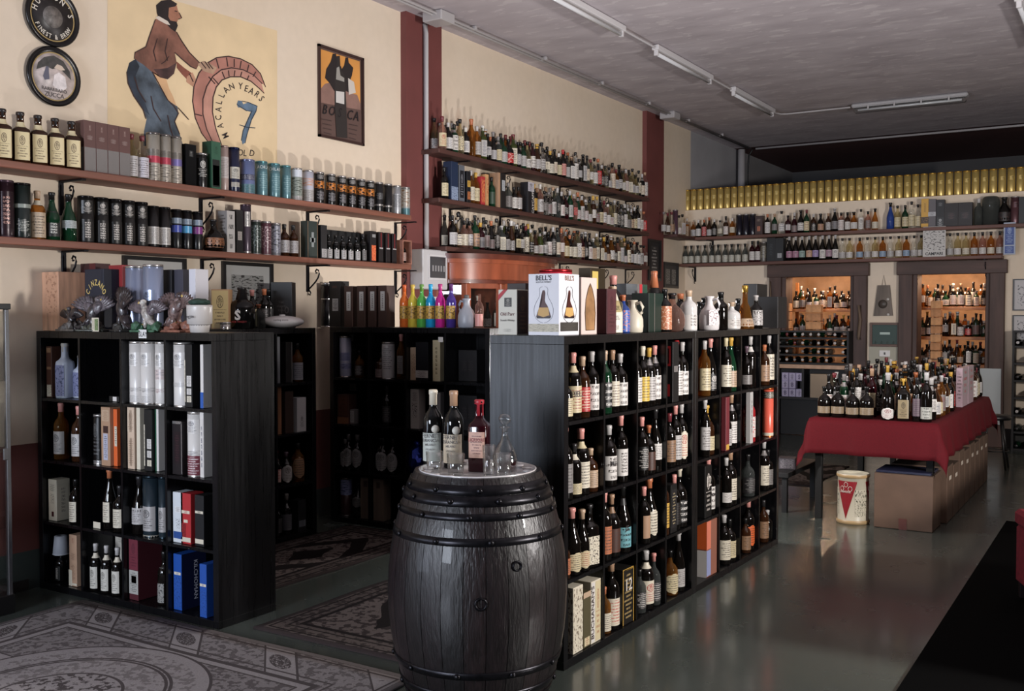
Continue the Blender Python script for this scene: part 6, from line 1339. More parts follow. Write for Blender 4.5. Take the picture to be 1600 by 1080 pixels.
def fill(row, pxa, pxb, X1, X2, skip=()):
    y0, y1 = onx(pxa, X1, ZS[row]).y, onx(pxb, X1, ZS[row]).y
    n = int((y1-y0)/.088); idx = 0
    spec = {onx(k, X1, ZS[row]).y: v for k, v in SPECIAL[row].items()}
    for i in range(n):
        y = y0+(i+.5)*(y1-y0)/n
        near = [k for k in spec if abs(k-y) < (y1-y0)/n/2]
        if near:
            a = dict(spec[near[0]]); bottle((X1, y, ZS[row]), PI/2-.5, where='on the '+PLACE[row], **a)
        else: rbottle((X1, y+rq.uniform(-.004, .004), ZS[row]), PI/2-.5+rq.uniform(-.3, .3), '%s from left in front row, %s' % (ordn(i), PLACE[row]))
        if X2 is not None and rq.random() < .93:
            rbottle((X2, y+.03, ZS[row]), PI/2-.5, '%s from left in back row, %s' % (ordn(i), PLACE[row]), hr=(.26, .32), n=12, low=1)
fill('m1', 686, 1010, -5.15, -5.255)
SHN['m2'] = 'on the middle shelf between pillars'
place_items = [(it[0], it[1], dict(it[2])) for it in BOXM2]
_v = None
def place2():
    items = [(694, 'b', WT(h=.28, r=.036, g='dark', lab='cream', cap='black', desc='dark bottle, cream label, far left'))]+BOXM2[:3]+[(737, 'b', WT(h=.30, g='amber', lab='ivory', cap='silver', desc='amber bottle, ivory label')), (743, 'b', WT(h=.29, g='amber', lab='cream', cap='gold', desc='amber bottle, gold cap'))]+BOXM2[3:]
    for it in items:
        if 'txv' in it[2]: it[2].pop('txv')
    place('m2', items, -5.16)
place2()
c_ = [o for o in bpy.data.objects if o.get('label', '').startswith('carton lettered CAYCAFFE')][0]
letter(c_, 'CAYCAFFE', .040, (.047, -.0475, .115), '#d0ccc8', vert=1, sx=.9)
fill('m2', 840, 1008, -5.15, -5.255)
fill('m3', 702, 1008, -5.15, -5.255)
# ================================================================== BACK WALL SHELVES AND GOLD TUBES
GOLD = [1020+x/5.333 for x in (287, 343, 400, 455, 515, 570, 622, 678, 733, 790, 848, 905, 960, 1018, 1075, 1137, 1198, 1260, 1325, 1390, 1455)]+[1300+x/5.333 for x in (30, 95, 155, 220, 290, 360, 430, 500, 570, 645, 717, 790, 865, 930, 1000, 1068, 1138, 1210, 1280, 1352, 1425, 1500, 1570)]
xa, xb = ony(GOLD[0], PY+.06, 3.1).x, ony(GOLD[-1], PY+.06, 3.1).x
for i in range(len(GOLD)+2):
    x = xa+(xb-xa)*i/(len(GOLD)-1)
    tubecan((x, PY+.06, 3.001), .35, .285, .0445, '#c4aa66', [(.5, .66, '#c4aa66', 'emblem', '#1a1610', 1.4)], 'gold tube with black emblem, %s from left' % ordn(i), 'on the partition ledge', 'gold tubes along the partition ledge', 'gold', .45, .3, 20)
YB = PY-.11
def BW(z, px, kind, a, where, y=YB):
    a = dict(a); x = ony(px, y, z+.1).x
    if kind == 'b': return bottle((x, y, z), a.pop('rot', .35), where=where, **a)
    if kind == 't': return tubecan((x, y, z), .35, where=where, **a)
    return carton((x, y, z), 0, where=where, **a)
z2 = 2.609; W2 = 'upper back shelf'
b2 = [1073, 1083, 1091, 1100, 1108, 1116, 1125, 1134, 1144]
for i, px in enumerate(b2): rbottle((ony(px, YB, z2).x, YB, z2), .35, '%s in first group on the %s' % (ordn(i), W2), hr=(.22, .27), pal=['dark', 'dark', 'brown', 'clear', 'amber'])
for i, px in enumerate((1155, 1165.5, 1176)): BW(z2, px, 't', WT(h=.285, r=.043, col='#1c1a24', lid='silver', rough=.2, desc='%s shiny black tube' % ordn(i)), 'on the '+W2)
BW(z2, 1187, 'x', WT(h=.25, w=.10, d=.08, col='#3a2826', patches=[('f', .3, .7, .2, .45, '#b06a50', 'emblem'), ('f', .2, .8, .7, .85, '#4a3834', 'text', '#a89888')], desc='dark brown carton with copper print'), 'on the '+W2)
for i, px in enumerate((1199, 1210, 1221, 1231, 1241, 1251, 1260, 1271, 1282, 1294, 1304, 1314, 1324, 1334, 1345, 1356, 1367)):
    rbottle((ony(px, YB, z2).x, YB, z2), .35, '%s in second group on the %s' % (ordn(i), W2), hr=(.24, .30), pal=['dark', 'brown', 'amber', 'clear', 'rose', 'wine', 'green', 'dark'])
for i, (px, g) in enumerate(((1391, 'blue'), (1402, 'pale'), (1414, 'green'), (1424, 'clear'), (1434, 'clear'))):
    bottle((ony(px, YB, z2).x, YB, z2), .35, .33 if i in (0, 3) else .29, .045 if i == 0 else .038, 'burg' if i == 0 else 'std', g, 'black', 'cream' if i else None, 'text', desc='%s bottle beside the yellow carton' % GN[g], where='%s of five, %s' % (ordn(i), W2))
BW(z2, 1446, 'x', WT(h=.35, w=.085, d=.08, col='#c89a40', patches=[('f', 0, 1, .15, .38, '#3a2c22', 'flower', '#8a6a40'), ('f', .2, .8, .5, .9, '#c89a40', 'vert', '#6a4a20')], desc='yellow carton with dark band'), 'on the '+W2)
BW(z2, 1457, 'x', WT(h=.34, w=.085, d=.08, col='#5c585c', patches=[('f', 0, 1, .4, .55, '#b0b0b4', 'text')], desc='grey carton with pale band'), 'on the '+W2)
BW(z2, 1470, 'x', WT(h=.33, w=.095, d=.08, col='#1a191c', patches=[('f', .1, .9, .02, .35, '#2a2a2c', 'emblem', '#c8c8c8'), ('f', .2, .8, .75, .9, '#1a191c', 'text', '#8a8a8c')], desc='black carton with round white mark'), 'on the '+W2)
BW(z2, 1487, 'x', WT(h=.28, w=.155, d=.09, col='#1c1414', patches=[('f', .2, .8, .3, .6, '#1c1414', 'text', '#5a3a38')], desc='wide dark carton, left of two'), 'on the '+W2)
BW(z2, 1509, 'x', WT(h=.28, w=.155, d=.09, col='#1c1414', patches=[('f', .2, .8, .3, .6, '#1c1414', 'text', '#5a3a38')], desc='wide dark carton, right of two'), 'on the '+W2)
bottle((ony(1529, YB, z2).x, YB, z2), 0, .32, .05, 'std', 'smoke', 'silver', None, desc='clear thick bottle right of the dark cartons', where='on the '+W2)
x_ = ony(1548, YB, z2).x
t = thing('glass_dome', 'smoky glass dome over a small bottle on the upper back shelf', 'dome', (x_, YB, z2))
ob('dome', lathe([(.095, 0), (.096, .28), (.088, .32), (.07, .335), (.001, .337)], 28), glass('smoke'), t)
bottle((ony(1569, YB, z2).x, YB, z2), 0, .32, .075, 'flask', 'dark', 'charcoal', 'charcoal', 'flower', '#4a3430', desc='wide dark bottle right of the glass dome', where='on the '+W2)
BW(z2, 1586, 't', WT(h=.32, r=.05, col='#5a3c40', bands=[(.6, .8, '#5a3c40', 'emblem', '#1c1414', 1.6)], desc='maroon grey tube with round emblem', metal=.4), 'on the '+W2)
BW(z2, 1599, 'x', WT(h=.31, w=.09, d=.08, col='#161515', desc='black carton at the right edge'), 'of the '+W2)
for i, px in enumerate((1037, 1043, 1049, 1055, 1061, 1066)):
    y = onx(px, -5.2, z2).y
    y = min(y, 12.85)
    if i == 3: tubecan((-5.2, y, z2), PI/2-.4, .33, .036, '#4c3440', (), 'tall plum tube', 'on the corner return of the back shelf')
    else: rbottle((-5.2, y, z2), PI/2-.5, '%s on the corner return of the back shelf' % ordn(i), hr=(.24, .29), pal=['dark', 'brown', 'clear'])
z3 = 2.256; W3 = 'lower back shelf'
for i in range(10):
    px = [1071, 1080, 1090, 1101, 1112, 1122, 1133, 1143, 1153, 1164][i]
    bottle((ony(px, YB, z3).x, YB, z3), .3, .25, .041, 'flask', 'smoke', 'charcoal', '#b8b4a8', 'scribble', '#4a5040', lz=(.05, .42), desc='short bottle with leafy white label, %s from left' % ordn(i), where='on the '+W3, group='short bottles with leafy labels on the lower back shelf', n=14, span=3)
for px, d in ((1175, 'left'), (1184, 'right')): bottle((ony(px, YB, z3).x, YB, z3), .3, .28, .037, 'std', 'wine', 'black', 'white', 'text', desc='dark red bottle, %s of two' % d, where='on the '+W3)
BW(z3, 1193, 't', WT(h=.26, r=.043, col='#55504a', bands=[(.2, .8, '#7a7468', 'scribble')], desc='grey brown tube beside the black cartons'), 'on the '+W3)
BW(z3, 1206, 'x', WT(h=.31, w=.11, d=.09, col='#121416', patches=[('f', .2, .8, .2, .8, '#121416', 'text', '#3a4044')], desc='black carton, left of two'), 'on the '+W3)
BW(z3, 1219, 'x', WT(h=.30, w=.11, d=.09, col='#121416', patches=[('f', .3, .8, .15, .35, '#9a9c9e', 'text')], desc='black carton with white square'), 'on the '+W3)
for i, px in enumerate((1233, 1243, 1253, 1264, 1274, 1285, 1295, 1305)):
    bottle((ony(px, YB, z3).x, YB, z3), .3, .315, .0405, 'burg', 'dark', 'silver', ['#a87a90', '#a87a90', '#8aa098', '#c09a80', '#9a88b0', 'white', '#a88a98', 'white'][i], 'emblem', lz=(.14, .40) if i not in (5, 7) else (.08, .42), desc='dark bottle with bright neck, %s of eight' % ordn(i), where='on the '+W3, span=2.2)
for i, px in enumerate((1316, 1327, 1343, 1355, 1367, 1379, 1391, 1404, 1416, 1428, 1439)):
    bottle((ony(px, YB, z3).x, YB, z3), .3, .27, .039, 'std', ['clear', 'pale', 'amber'][i % 3], 'black' if i > 2 else 'charcoal', ['silver', 'white', '#8aa0b8'][i % 3], 'text', lz=(.08, .34), desc='clear gin bottle with low label, %s from left' % ordn(i), where='left of white poster, '+W3, span=3)
for i, px in enumerate((1484, 1496, 1509, 1522, 1535, 1548, 1562)):
    bottle((ony(px, YB, z3).x, YB, z3), .3, .28, .039, 'std', ['clear', 'pale', 'pale', 'amber', 'rose', 'amber', 'rose'][i], 'charcoal', ['silver', 'white', 'ivory'][i % 3], 'text', lz=(.08, .34), desc='clear bottle with low label, %s from left' % ordn(i), where='right of white poster, '+W3, span=3)
t = carton((ony(1459.5, PY-.215, z3).x, PY-.215, z3), 0, .255, .012, .36, '#b8b4b0', [('f', .05, .95, .2, .95, '#b8b4b0', 'scribble', '#55504e')], 'white CAMPARI poster card', 'on the lower back shelf', cat='poster', name='poster_card'); letter(t, 'CAMPARI', .034, (0, -.008, .02), '#201c1c', bold=.04)
t = carton((ony(1577, PY-.215, z3).x, PY-.215, z3), 0, .125, .012, .37, '#98a0b0', [('f', .12, .88, .3, .95, '#2c4484', 'emblem', '#98a8c8'), ('f', .12, .88, .04, .26, '#2c4484', 'text', '#98a8c8')], 'blue and white plaque', 'at the right end of the lower back shelf', cat='plaque', name='plaque')
# ================================================================== CURVED WOODEN CABINET under the middle shelves
CW = pm('#8a4830', .32, grain=.3, scale=10, stretch=(1, 1, .2), coat=.3); CWD = pm('#5a2c20', .35, grain=.3, scale=10, coat=.3)
cy0, cy1 = onx(721, -4.98, 2.0).y, onx(905, -4.8, 2.0).y
cyc, chw, cdp = (cy0+cy1)/2, (cy1-cy0)/2, .55
t = thing('display_cabinet', 'tall bow fronted reddish wood display cabinet with glass doors', 'cabinet', (WX+.003, cyc, 0))
def ell(k, s=1.0): a = -PI/2+PI*k; return (cdp*s*max(math.cos(a), 0)**.8, chw*s*math.sin(a))
def bow(z0, z1, s, n=32):
    bm = bmesh.new(); lo = [bm.verts.new((*ell(i/n, s), z0)) for i in range(n+1)]; hi = [bm.verts.new((*ell(i/n, s), z1)) for i in range(n+1)]
    for i in range(n): bm.faces.new((lo[i], lo[i+1], hi[i+1], hi[i]))
    bm.faces.new((lo[n], lo[0], hi[0], hi[n])); bm.faces.new(lo[::-1]); bm.faces.new(hi); bmesh.ops.recalc_face_normals(bm, faces=bm.faces)
    me = mesh_from(bm, 'bow', True); me.set_sharp_from_angle(angle=.7); return me
ob('base', bow(.0, .12, .98), CWD, t); ob('lower_body', bow(.12, 1.0, .95), CW, t); ob('shelf_board', bow(1.0, 1.05, 1.0), CWD, t)
ob('frieze', bow(1.86, 2.02, .95), CW, t); ob('crown_moulding', bow(2.02, 2.055, 1.0), CW, t); ob('crown_moulding', bow(2.055, 2.10, 1.04), CWD, t); ob('cornice', bow(1.84, 1.87, .99), CWD, t)
for k in range(7):
    a, b_ = ell(k/6, .93), ell(min(k+1, 6)/6, .93)
    ob('stile', boxes([((a[0] if k not in (0, 6) else .03, a[1]+(.03 if k == 0 else -.03 if k == 6 else 0), 1.445), (.06, .075, .79))], .006), CW, t)
    if k < 6:
        mx, my = (a[0]+b_[0])/2, (a[1]+b_[1])/2; ang = math.atan2(b_[1]-a[1], b_[0]-a[0]); ln = math.hypot(b_[0]-a[0], b_[1]-a[1])
        ob('door_pane', boxes([((0, 0, 0), (max(ln-.08, .05), .004, .76))]), glass('clear'), t, (mx, my, 1.445), ang)
        if k in (1, 2, 3, 4):
            f = ob('door_frame', boxes([((0, 0, .375), (ln-.07, .03, .05)), ((0, 0, -.375), (ln-.07, .03, .05))], .003), CW, t, (mx, my, 1.445), ang)
ob('inner_shelf', bow(1.42, 1.435, .85), CWD, t); ob('back_panel', boxes([((.004, 0, 1.45), (.008, chw*1.8, .8))]), CWD, t)
for k in range(9):
    yy = cyc-chw*.7+k*chw*1.4/8
    for z, rn in ((1.051, 'lower'), (1.436, 'upper')):
        rbottle((WX+.25, yy, z), PI/2-.5, '%s on the %s level inside the cabinet' % (ordn(k), rn), hr=(.24, .30), n=12, low=1)
# ================================================================== BACK WALL: nooks, racks, pictures
rq = random.Random(77)
WOODL = pm('#b87a48', .5, grain=.3, scale=12, stretch=(.15, 1, 1))
def nook(i, x0, x1, zs, where, y=PY+.50, npal=('dark', 'brown', 'amber', 'green', 'dark')):
    t = thing('cellar_shelving', 'wooden shelving full of bottles inside the %s lit doorway' % where, 'shelf', ((x0+x1)/2, y+.06, 0))
    for z in zs: ob('shelf_board', boxes([((0, 0, z-.02), (x1-x0, .30, .04))], .003), WOODL, t)
    for s in (-1, 1): ob('upright', boxes([((s*((x1-x0)/2-.03), .12, 1.0), (.04, .04, 2.0))], .002), WOODL, t)
    for j, z in enumerate(zs):
        n = int((x1-x0-.1)/.082)
        for k in range(n):
            x = x0+.07+(x1-x0-.14)*k/(n-1)
            rbottle((x, y-.01, z+.001), .3+rq.uniform(-.2, .2), '%s on %s board in %s doorway' % (ordn(k), ['bottom', 'middle', 'top'][j+(3-len(zs))], where), hr=(.20, .29), pal=npal, n=12)
            if k < n-1: rbottle((x+.04, y+.085, z+.001), .3, '%s behind on %s board in %s doorway' % (ordn(k), ['bottom', 'middle', 'top'][j+(3-len(zs))], where), hr=(.24, .31), pal=npal, n=10, low=1)
nook(2, -2.5, -1.38, (.945, 1.29, 1.66), 'right')
nook(1, -4.02, -2.98, (1.27, 1.64), 'left')
# tufa brick pillars
def brickpost(x, y, w, d, z0, z1, label):
    t = thing('brick_post', label, 'post', (x, y, z0)); n = int((z1-z0)/.10); m1 = pm('#c89468', .85, grain=.25, scale=14, bump=.6); m2 = pm('#b8845c', .85, grain=.25, scale=14, bump=.6)
    hh = (z1-z0)/n; M = boxmesh(w, d, hh-.008, .006)
    for k in range(n): ob('brick', M, (m1, m2)[k % 2], t, (rq.uniform(-.002, .002), 0, k*hh))
brickpost(ony(1463, PY+.12, 1.3).x, PY+.12, .12, .12, 0, 1.74, 'column of pale tufa bricks inside the right lit doorway')
brickpost(ony(1272, PY+.20, 1.3).x, PY+.20, .20, .12, 1.15, 1.70, 'stack of pale tufa blocks inside the left lit doorway')
brickpost(ony(1230, PY+.16, 1.3).x, PY+.16, .10, .12, 1.15, 1.72, 'narrow stack of pale blocks at left edge of the left doorway')
for i, px in enumerate((1226, 1236, 1246)): 
    for j in range(2): carton((ony(px, PY+.38, 1.7).x, PY+.38, 1.64+.001+.105*j), 0, .085, .08, .10, '#c89468', [('f', .1, .9, .3, .7, '#d0a078', 'text')], 'small tan carton, %s stack, %s' % (ORD[i], ('lower', 'upper')[j]), 'in the left doorway', cat='box') if False else None
# wine racks below the left opening
RK = pm('#151314', .6)
def rack(label, x0, x1, y, z0, z1, rows, cols, up):
    t = thing('wine_rack', label, 'rack', ((x0+x1)/2, y, z0)); W, Hh = x1-x0, z1-z0
    ob('frame', boxes([((-W/2+.012, 0, Hh/2), (.024, .24, Hh)), ((W/2-.012, 0, Hh/2), (.024, .24, Hh)), ((0, 0, Hh-.01), (W-.05, .24, .02))]), RK, t)
    dz = Hh/rows
    for j in range(rows):
        ob('rack_board', boxes([((0, -.0, j*dz+.012), (W-.05, .22, .022))]), RK, t)
        for k in range(cols):
            if rq.random() < .12: continue
            x = -W/2+.06+(W-.12)*k/(cols-1); g = rq.choice(['dark', 'dark', 'green', 'black', 'smoke'])
            b = bottle(((x0+x1)/2+x, y+.12, z0+j*dz+.023+.0385), 0, .29, .037, 'burg', g, rq.choice(['silver', 'grey', 'charcoal', 'maroon', 'silver']), None, desc='lying dark wine bottle', where='%s in %s row of %s' % (ordn(k), ordn(rows-1-j), up), n=12, name='wine_bottle')
            b.rotation_euler = (PI/2, 0, 0)
rack('black wine rack of lying bottles below the left doorway', -3.98, -3.06, PY-.19, .93, 1.36, 4, 9, 'wine rack')
o = ob('plank_shelf', boxes([((-3.52, PY-.20, .905), (1.0, .30, .05))], .004), pm('#b89478', .5, grain=.2, scale=12)); tag(o, 'pale plank below the black wine rack', 'shelf')
t = thing('side_cabinet', 'dark cabinet under the pale plank holding lilac cartons', 'cabinet', (-3.52, PY-.20, 0))
for s in (-1, 1): ob('side', boxes([((s*.47, 0, .44), (.03, .28, .88))]), RK, t)
ob('board', boxes([((0, 0, .50), (.91, .27, .03))]), RK, t); ob('back', boxes([((0, .13, .44), (.91, .01, .87))]), RK, t); ob('upright', boxes([((-.10, 0, .695), (.03, .26, .36))]), RK, t)
for i, (px, z) in enumerate(((1229, .516), (1240, .516), (1251, .516), (1229, .62), (1240, .62), (1229, .72), (1240, .72), (1251, .72))):
    x = ony(px, PY-.25, z).x; x = max(-3.93, x)
    if x > -3.66: continue
    a = carton((x, PY-.27, z+.001*int(z > .55)), 0, .085, .09, .10, '#a8a0c0', [('f', .1, .9, .1, .9, '#b8b0c8', 'big', '#5a5070')], 'lilac miniature carton number %s' % ('ABCDEFGH'[i]) if False else '%s lilac white miniature carton' % ['lower left', 'lower middle', 'lower right', 'mid left', 'mid right', 'upper left', 'upper middle', 'upper right'][i], 'in the dark cabinet by the wall')
    letter(a, 'BRIS'[i % 4], .05, (0, -.0465, .025), '#5a5070')
carton((ony(1283, PY-.3, .6).x, PY-.27, .516), 0, .26, .12, .30, '#a08a70', [], 'beige carton behind the table bottles', 'by the left doorway')
# objects between the doorways
xm = lambda px: ony(px, PY-.02, 1.5).x
t = thing('wooden_plaque', 'tapered grey wood plaque hanging from a cord between the doorways', 'plaque', (xm(1380), PY-.001, 1.545))
bm = bmesh.new(); vs = [bm.verts.new((x, -.028, z)) for x, z in ((-.115, 0), (.115, .005), (.075, .385), (-.07, .385))]; f = bm.faces.new(vs); r = bmesh.ops.extrude_face_region(bm, geom=[f]); bmesh.ops.translate(bm, vec=(0, .022, 0), verts=[v for v in r['geom'] if isinstance(v, bmesh.types.BMVert)]); bmesh.ops.recalc_face_normals(bm, faces=bm.faces)
ob('board', mesh_from(bm), pm('#6a6058', .7, grain=.3, scale=14, stretch=(1, 1, .15)), t)
ob('cord', tube([(-.02, -.015, .38), (0, -.008, .51), (.025, -.015, .38)], .003, 6), pm('#8a8074', .8), t)
ob('emblem', lathe([(.0005, 0), (.055, 0), (.055, .002), (.0005, .003)], 20), lm('#4a423c', '#181414', 'plain'), t, (-.005, -.028, .15), (PI/2, 0, 0))
for x, z in ((.055, .21), (.06, .02)): ob('stud', lathe([(.0005, 0), (.018, 0), (.016, .006), (.0005, .007)], 12), pm('#b8b4ae', .4), t, (x, -.028, z), (PI/2, 0, 0))
t = thing('framed_case', 'green backed shallow case in a wood frame below the hanging plaque', 'picture', (xm(1383), PY-.001, 1.175))
ob('backboard', boxes([((0, -.012, .14), (.30, .02, .24))]), pm('#1c3830', .5), t); ob('label', quad(.12, .03), pm('#a8b8b0', .5), t, (0, -.0225, .14))
ob('frame', boxes([((-.165, -.02, .14), (.03, .04, .30)), ((.165, -.02, .14), (.03, .04, .30)), ((0, -.02, .275), (.30, .04, .03)), ((0, -.02, .005), (.30, .04, .03))], .002), pm('#5a4034', .5), t)
for k in range(4): ob('miniature', lathe([(.010, 0), (.010, .022), (.004, .03), (.004, .04), (.001, .041)], 8), glass('clear'), t, (-.11+k*.072, -.033, .024))
t = thing('switch_plate', 'white switch plate on grey board between the doorways', 'switch', (xm(1383), PY-.001, 1.0))
ob('board', boxes([((-.02, -.006, .06), (.34, .012, .22))]), pm('#a8a494', .6), t); ob('plate', boxes([((0, -.018, .08), (.13, .012, .08))], .003), pm('#d8d4d0', .4), t); ob('switch', boxes([((0, -.027, .08), (.02, .006, .03))], .001), pm('#3a3836', .4), t)
picture('small framed figure print, upper at the right edge', 0, xm(1582), xm(1582)+.34, 1.50+.11, 1.98, '#1c1a1a', '#b8b4b4', '#4a4648', True, PY-.001, .014, [(-.06, .06, .12, .24, '#b8b4b4', 'flower')])
picture('small framed figure print, lower at the right edge', 0, xm(1582), xm(1582)+.34, 1.20, 1.56, '#1c1a1a', '#b8b4b4', '#4a4648', True, PY-.001, .014, [(-.06, .06, .12, .24, '#b8b4b4', 'flower')])
rack('tall black wine rack standing against the wall at the right edge', xm(1586), xm(1586)+.8, PY-.16, .0, 1.38, 7, 8, 'tall right rack')
for px, z, s in ((1206, 1.62, 1), (1345, 1.30, -1)):
    o = ob('rope', tube([(xm(px), PY-.115, z+.38), (xm(px)+.012, PY-.118, z+.2), (xm(px)-.006, PY-.115, z), (xm(px)+.004, PY-.115, z-.05)], .009 if s > 0 else .02, 8), pm('#6a5848', .8)); tag(o, 'rope hanging on the left post of the left doorway' if s > 0 else 'wooden bat hanging on the right post of the left doorway', 'rope' if s > 0 else 'bat')
o = ob('white_board', boxes([((ony(1540, PY-.06, .8).x, PY-.10, .60), (.34, .02, .66))], .003), pm('#a8aeb0', .5)); tag(o, 'pale board standing behind the far end of the red table', 'board')
# ================================================================== THE RED TABLE
TX0, TX1, TY0, TY1, TZ = -2.13, -1.22, 7.76, 10.65, .78
t = thing('table', 'long table hidden under a red cloth', 'table', ((TX0+TX1)/2, (TY0+TY1)/2, 0))
ob('tabletop', boxes([((0, 0, TZ-.03), (TX1-TX0-.01, TY1-TY0-.01, .04))]), pm('#3a2a22', .6), t)
for sx in (-1, 1):
    for sy in (-1, 0, 1): ob('leg', boxes([((sx*.40, sy*1.38, .365), (.05, .05, .73))], .003), pm('#0b0a0a', .7), t)
def cloth():
    bm = bmesh.new(); D = .27; nx, ny = 44, 90; W, L_ = TX1-TX0, TY1-TY0; g = []
    for j in range(ny+1):
        row = []
        for i in range(nx+1):
            u = -D+(W+2*D)*i/nx; v = -D+(L_+2*D)*j/ny
            ox = min(u, 0) if u < 0 else max(u-W, 0); oy = min(v, 0) if v < 0 else max(v-L_, 0)
            cx, cy = min(max(u, 0), W), min(max(v, 0), L_); d = math.hypot(ox, oy); z = TZ+.0015-d*.985
            s = 1 if d == 0 else d
            wob = math.sin((u if oy else v)*17+1.3)*.5+math.sin((u if oy else v)*41)*.2
            out = .012*min(1, d*20)+d*(.14+.09*wob)+ (.10*d if ox and oy else 0)
            if d == 0: px_, py_ = cx, cy
            else: px_, py_ = cx+ox/s*out, cy+oy/s*out
            row.append(bm.verts.new((TX0+px_, TY0+py_, z)))
        g.append(row)
    for j in range(ny):
        for i in range(nx): bm.faces.new((g[j][i], g[j][i+1], g[j+1][i+1], g[j+1][i]))
    return mesh_from(bm, 'cloth', True)
o = ob('tablecloth', cloth(), pm('#540c15', .8, grain=.12, scale=120, spec=.2)); tag(o, 'dark red cloth draped over the long bottle table', 'tablecloth')
md = o.modifiers.new('thickness', 'SOLIDIFY'); md.thickness = .0015; md.offset = -1
BT = TZ+.004
front = [(1288, 'dark', 'tan', (.12, .34), .235, .050), (1309, 'dark', 'tan', (.12, .34), .24, .050), (1332, 'dark', 'tan', (.12, .34), .235, .050), (1354, 'dark', 'tan', (.12, .34), .24, .050)]
k = 0
for px, g, lab, lz, h, r in front:
    k += 1; bottle((ony(px, TY0+.09, BT).x, TY0+.09, BT), .2, h, r, 'dumpy', g, 'black', '#8a7860', 'fine', lz=lz, desc='squat black bottle with tan strip label, %s from left' % ORD[k-1], where='at front of red table', span=2.6)
bottle((ony(1387, TY0+.07, BT).x, TY0+.07, BT), .2, .35, .045, 'burg', 'dark', 'silver', 'white', 'emblem', '#7a2028', lz=(.02, .26), oval=True, desc='tall dark bottle with round white label', where='at front of red table', span=2.6)
bottle((ony(1411, TY0+.07, BT).x, TY0+.07, BT), .2, .31, .046, 'square', 'dark', 'gold', '#8a7a5c', 'emblem', '#2a2018', lz=(.06, .5), desc='dark bottle with arched gold label', where='at front of red table')
bottle((ony(1432, TY0+.07, BT).x, TY0+.07, BT), .2, .32, .030, 'tall', 'dark', 'charcoal', 'mauve', 'text', desc='slim dark bottle', where='at front right of red table')
bottle((ony(1447, TY0+.07, BT).x, TY0+.07, BT), .2, .36, .040, 'std', 'dark', 'silver', '#a8a8a0', 'big', '#2a2a2a', lz=(.06, .30), desc='dark bottle with grey green label', where='at front right corner of red table')
NR, NC = 20, 8
for j in range(NR):
    for i in range(NC):
        x = TX0+.08+(TX1-TX0-.16)*i/(NC-1); y = TY0+.24+(TY1-TY0-.36)*j/(NR-1)
        if 2.4 < j < 12.6 and i == NC-1 and j > 7: continue
        rbottle((x+rq.uniform(-.008, .008), y+rq.uniform(-.006, .006), BT), .3+rq.uniform(-.4, .4), '%s across in %s row of red table' % (ordn(i), ordn(j)), low=(1 if j > 4 and i < 5 else 0), hr=(.27, .37) if i < 6 else (.25, .31), pal=['dark', 'dark', 'brown', 'dark', 'green', 'wine', 'amber', 'clear'] if i < 7 else ['dark', 'brown', 'amber'], n=12)
for k_, (y, q) in enumerate(((9.36, 'nearer'), (9.72, 'farther'))):
    carton((TX1-.03-.03, y, BT), PI/2, .30, .05, .33, '#a89098', [('f', .02, .98, .3, .95, '#a09498', 'big', '#a82838'), ('l', 0, 1, .1, .9, '#a89098', 'text')], 'white and red promotional carton, %s,' % q, 'on the right side of the red table')
# ---- below and beside the table
def cbox(x0, x1, y0, y1, h, label, tape=True, handle=False):
    t = thing('cardboard_box', label, 'box', ((x0+x1)/2, (y0+y1)/2, .001)); W, D = x1-x0, y1-y0
    ob('carton', boxmesh(W, D, h, .004), pm('#604a3c', .7, grain=.12, scale=8), t)
    ob('top_flap', boxes([((0, -D/4, h+.002), (W*.99, D*.49, .004)), ((0, D/4, h+.002), (W*.99, D*.49, .004))]), pm('#4e3c31', .7), t)
    if tape: ob('tape', boxes([((0, -D/2-.001, h*.10), (.055, .002, h*.2))]), pm('#5a2c22', .4), t)
    if handle: ob('hand_hole', boxes([((W/2+.001, 0, h*.78), (.002, .09, .03))], .0005), pm('#c8bcae', .6), t)
    return t
d_ = 1581*1.562
cbox(-1.64, -1.235, 7.70, 8.05, .40, 'largest cardboard box on the floor at the table front corner')
o = ob('blue_folder', boxes([((-1.44, 7.87, .415), (.38, .32, .018))], .003), pm('#1a1c34', .4)); tag(o, 'dark blue folder lying on the largest cardboard box', 'folder')
for i in range(8):
    y0 = 8.10+i*.30; cbox(-1.60, -1.20-.0*i, y0, y0+.27, [.42, .40, .47, .44, .46, .44, .45, .44][i], 'cardboard box under the table side, %s behind the largest box' % ORD[i], False, True)
# drum
x_, y_ = ony(1333, 7.80, .2).x, 7.80
t = thing('drum', 'round white decorated tin drum with red pennant standing on the floor', 'drum', (x_, y_, .001))
DR, DH = .115, .375
ob('drum_body', lathe([(DR, 0), (DR, .012), (DR-.004, .02), (DR-.004, DH-.03), (DR+.003, DH-.025), (DR+.004, DH), (DR-.005, DH-.004), (DR-.006, DH-.02), (.001, DH-.02)], 40), lm('#c8c0ac', '#6a4a3a', 'plain', .35), t)
for z in (.0, DH-.03): ob('rim', lathe([(DR+.001, z), (DR+.006, z+.008), (DR+.006, z+.02), (DR+.001, z+.028)], 40, cap=False), pm('#b0946c', .4), t)
def cyl_poly(name, pts, m, off=.001, R_=DR-.004):
    bm = bmesh.new(); vs = []
    for a, z in pts: vs.append(bm.verts.new(((R_+off)*math.sin(a), -(R_+off)*math.cos(a), z)))
    f = bm.faces.new(vs); bmesh.ops.triangulate(bm, faces=[f]); return ob(name, mesh_from(bm), m, t)
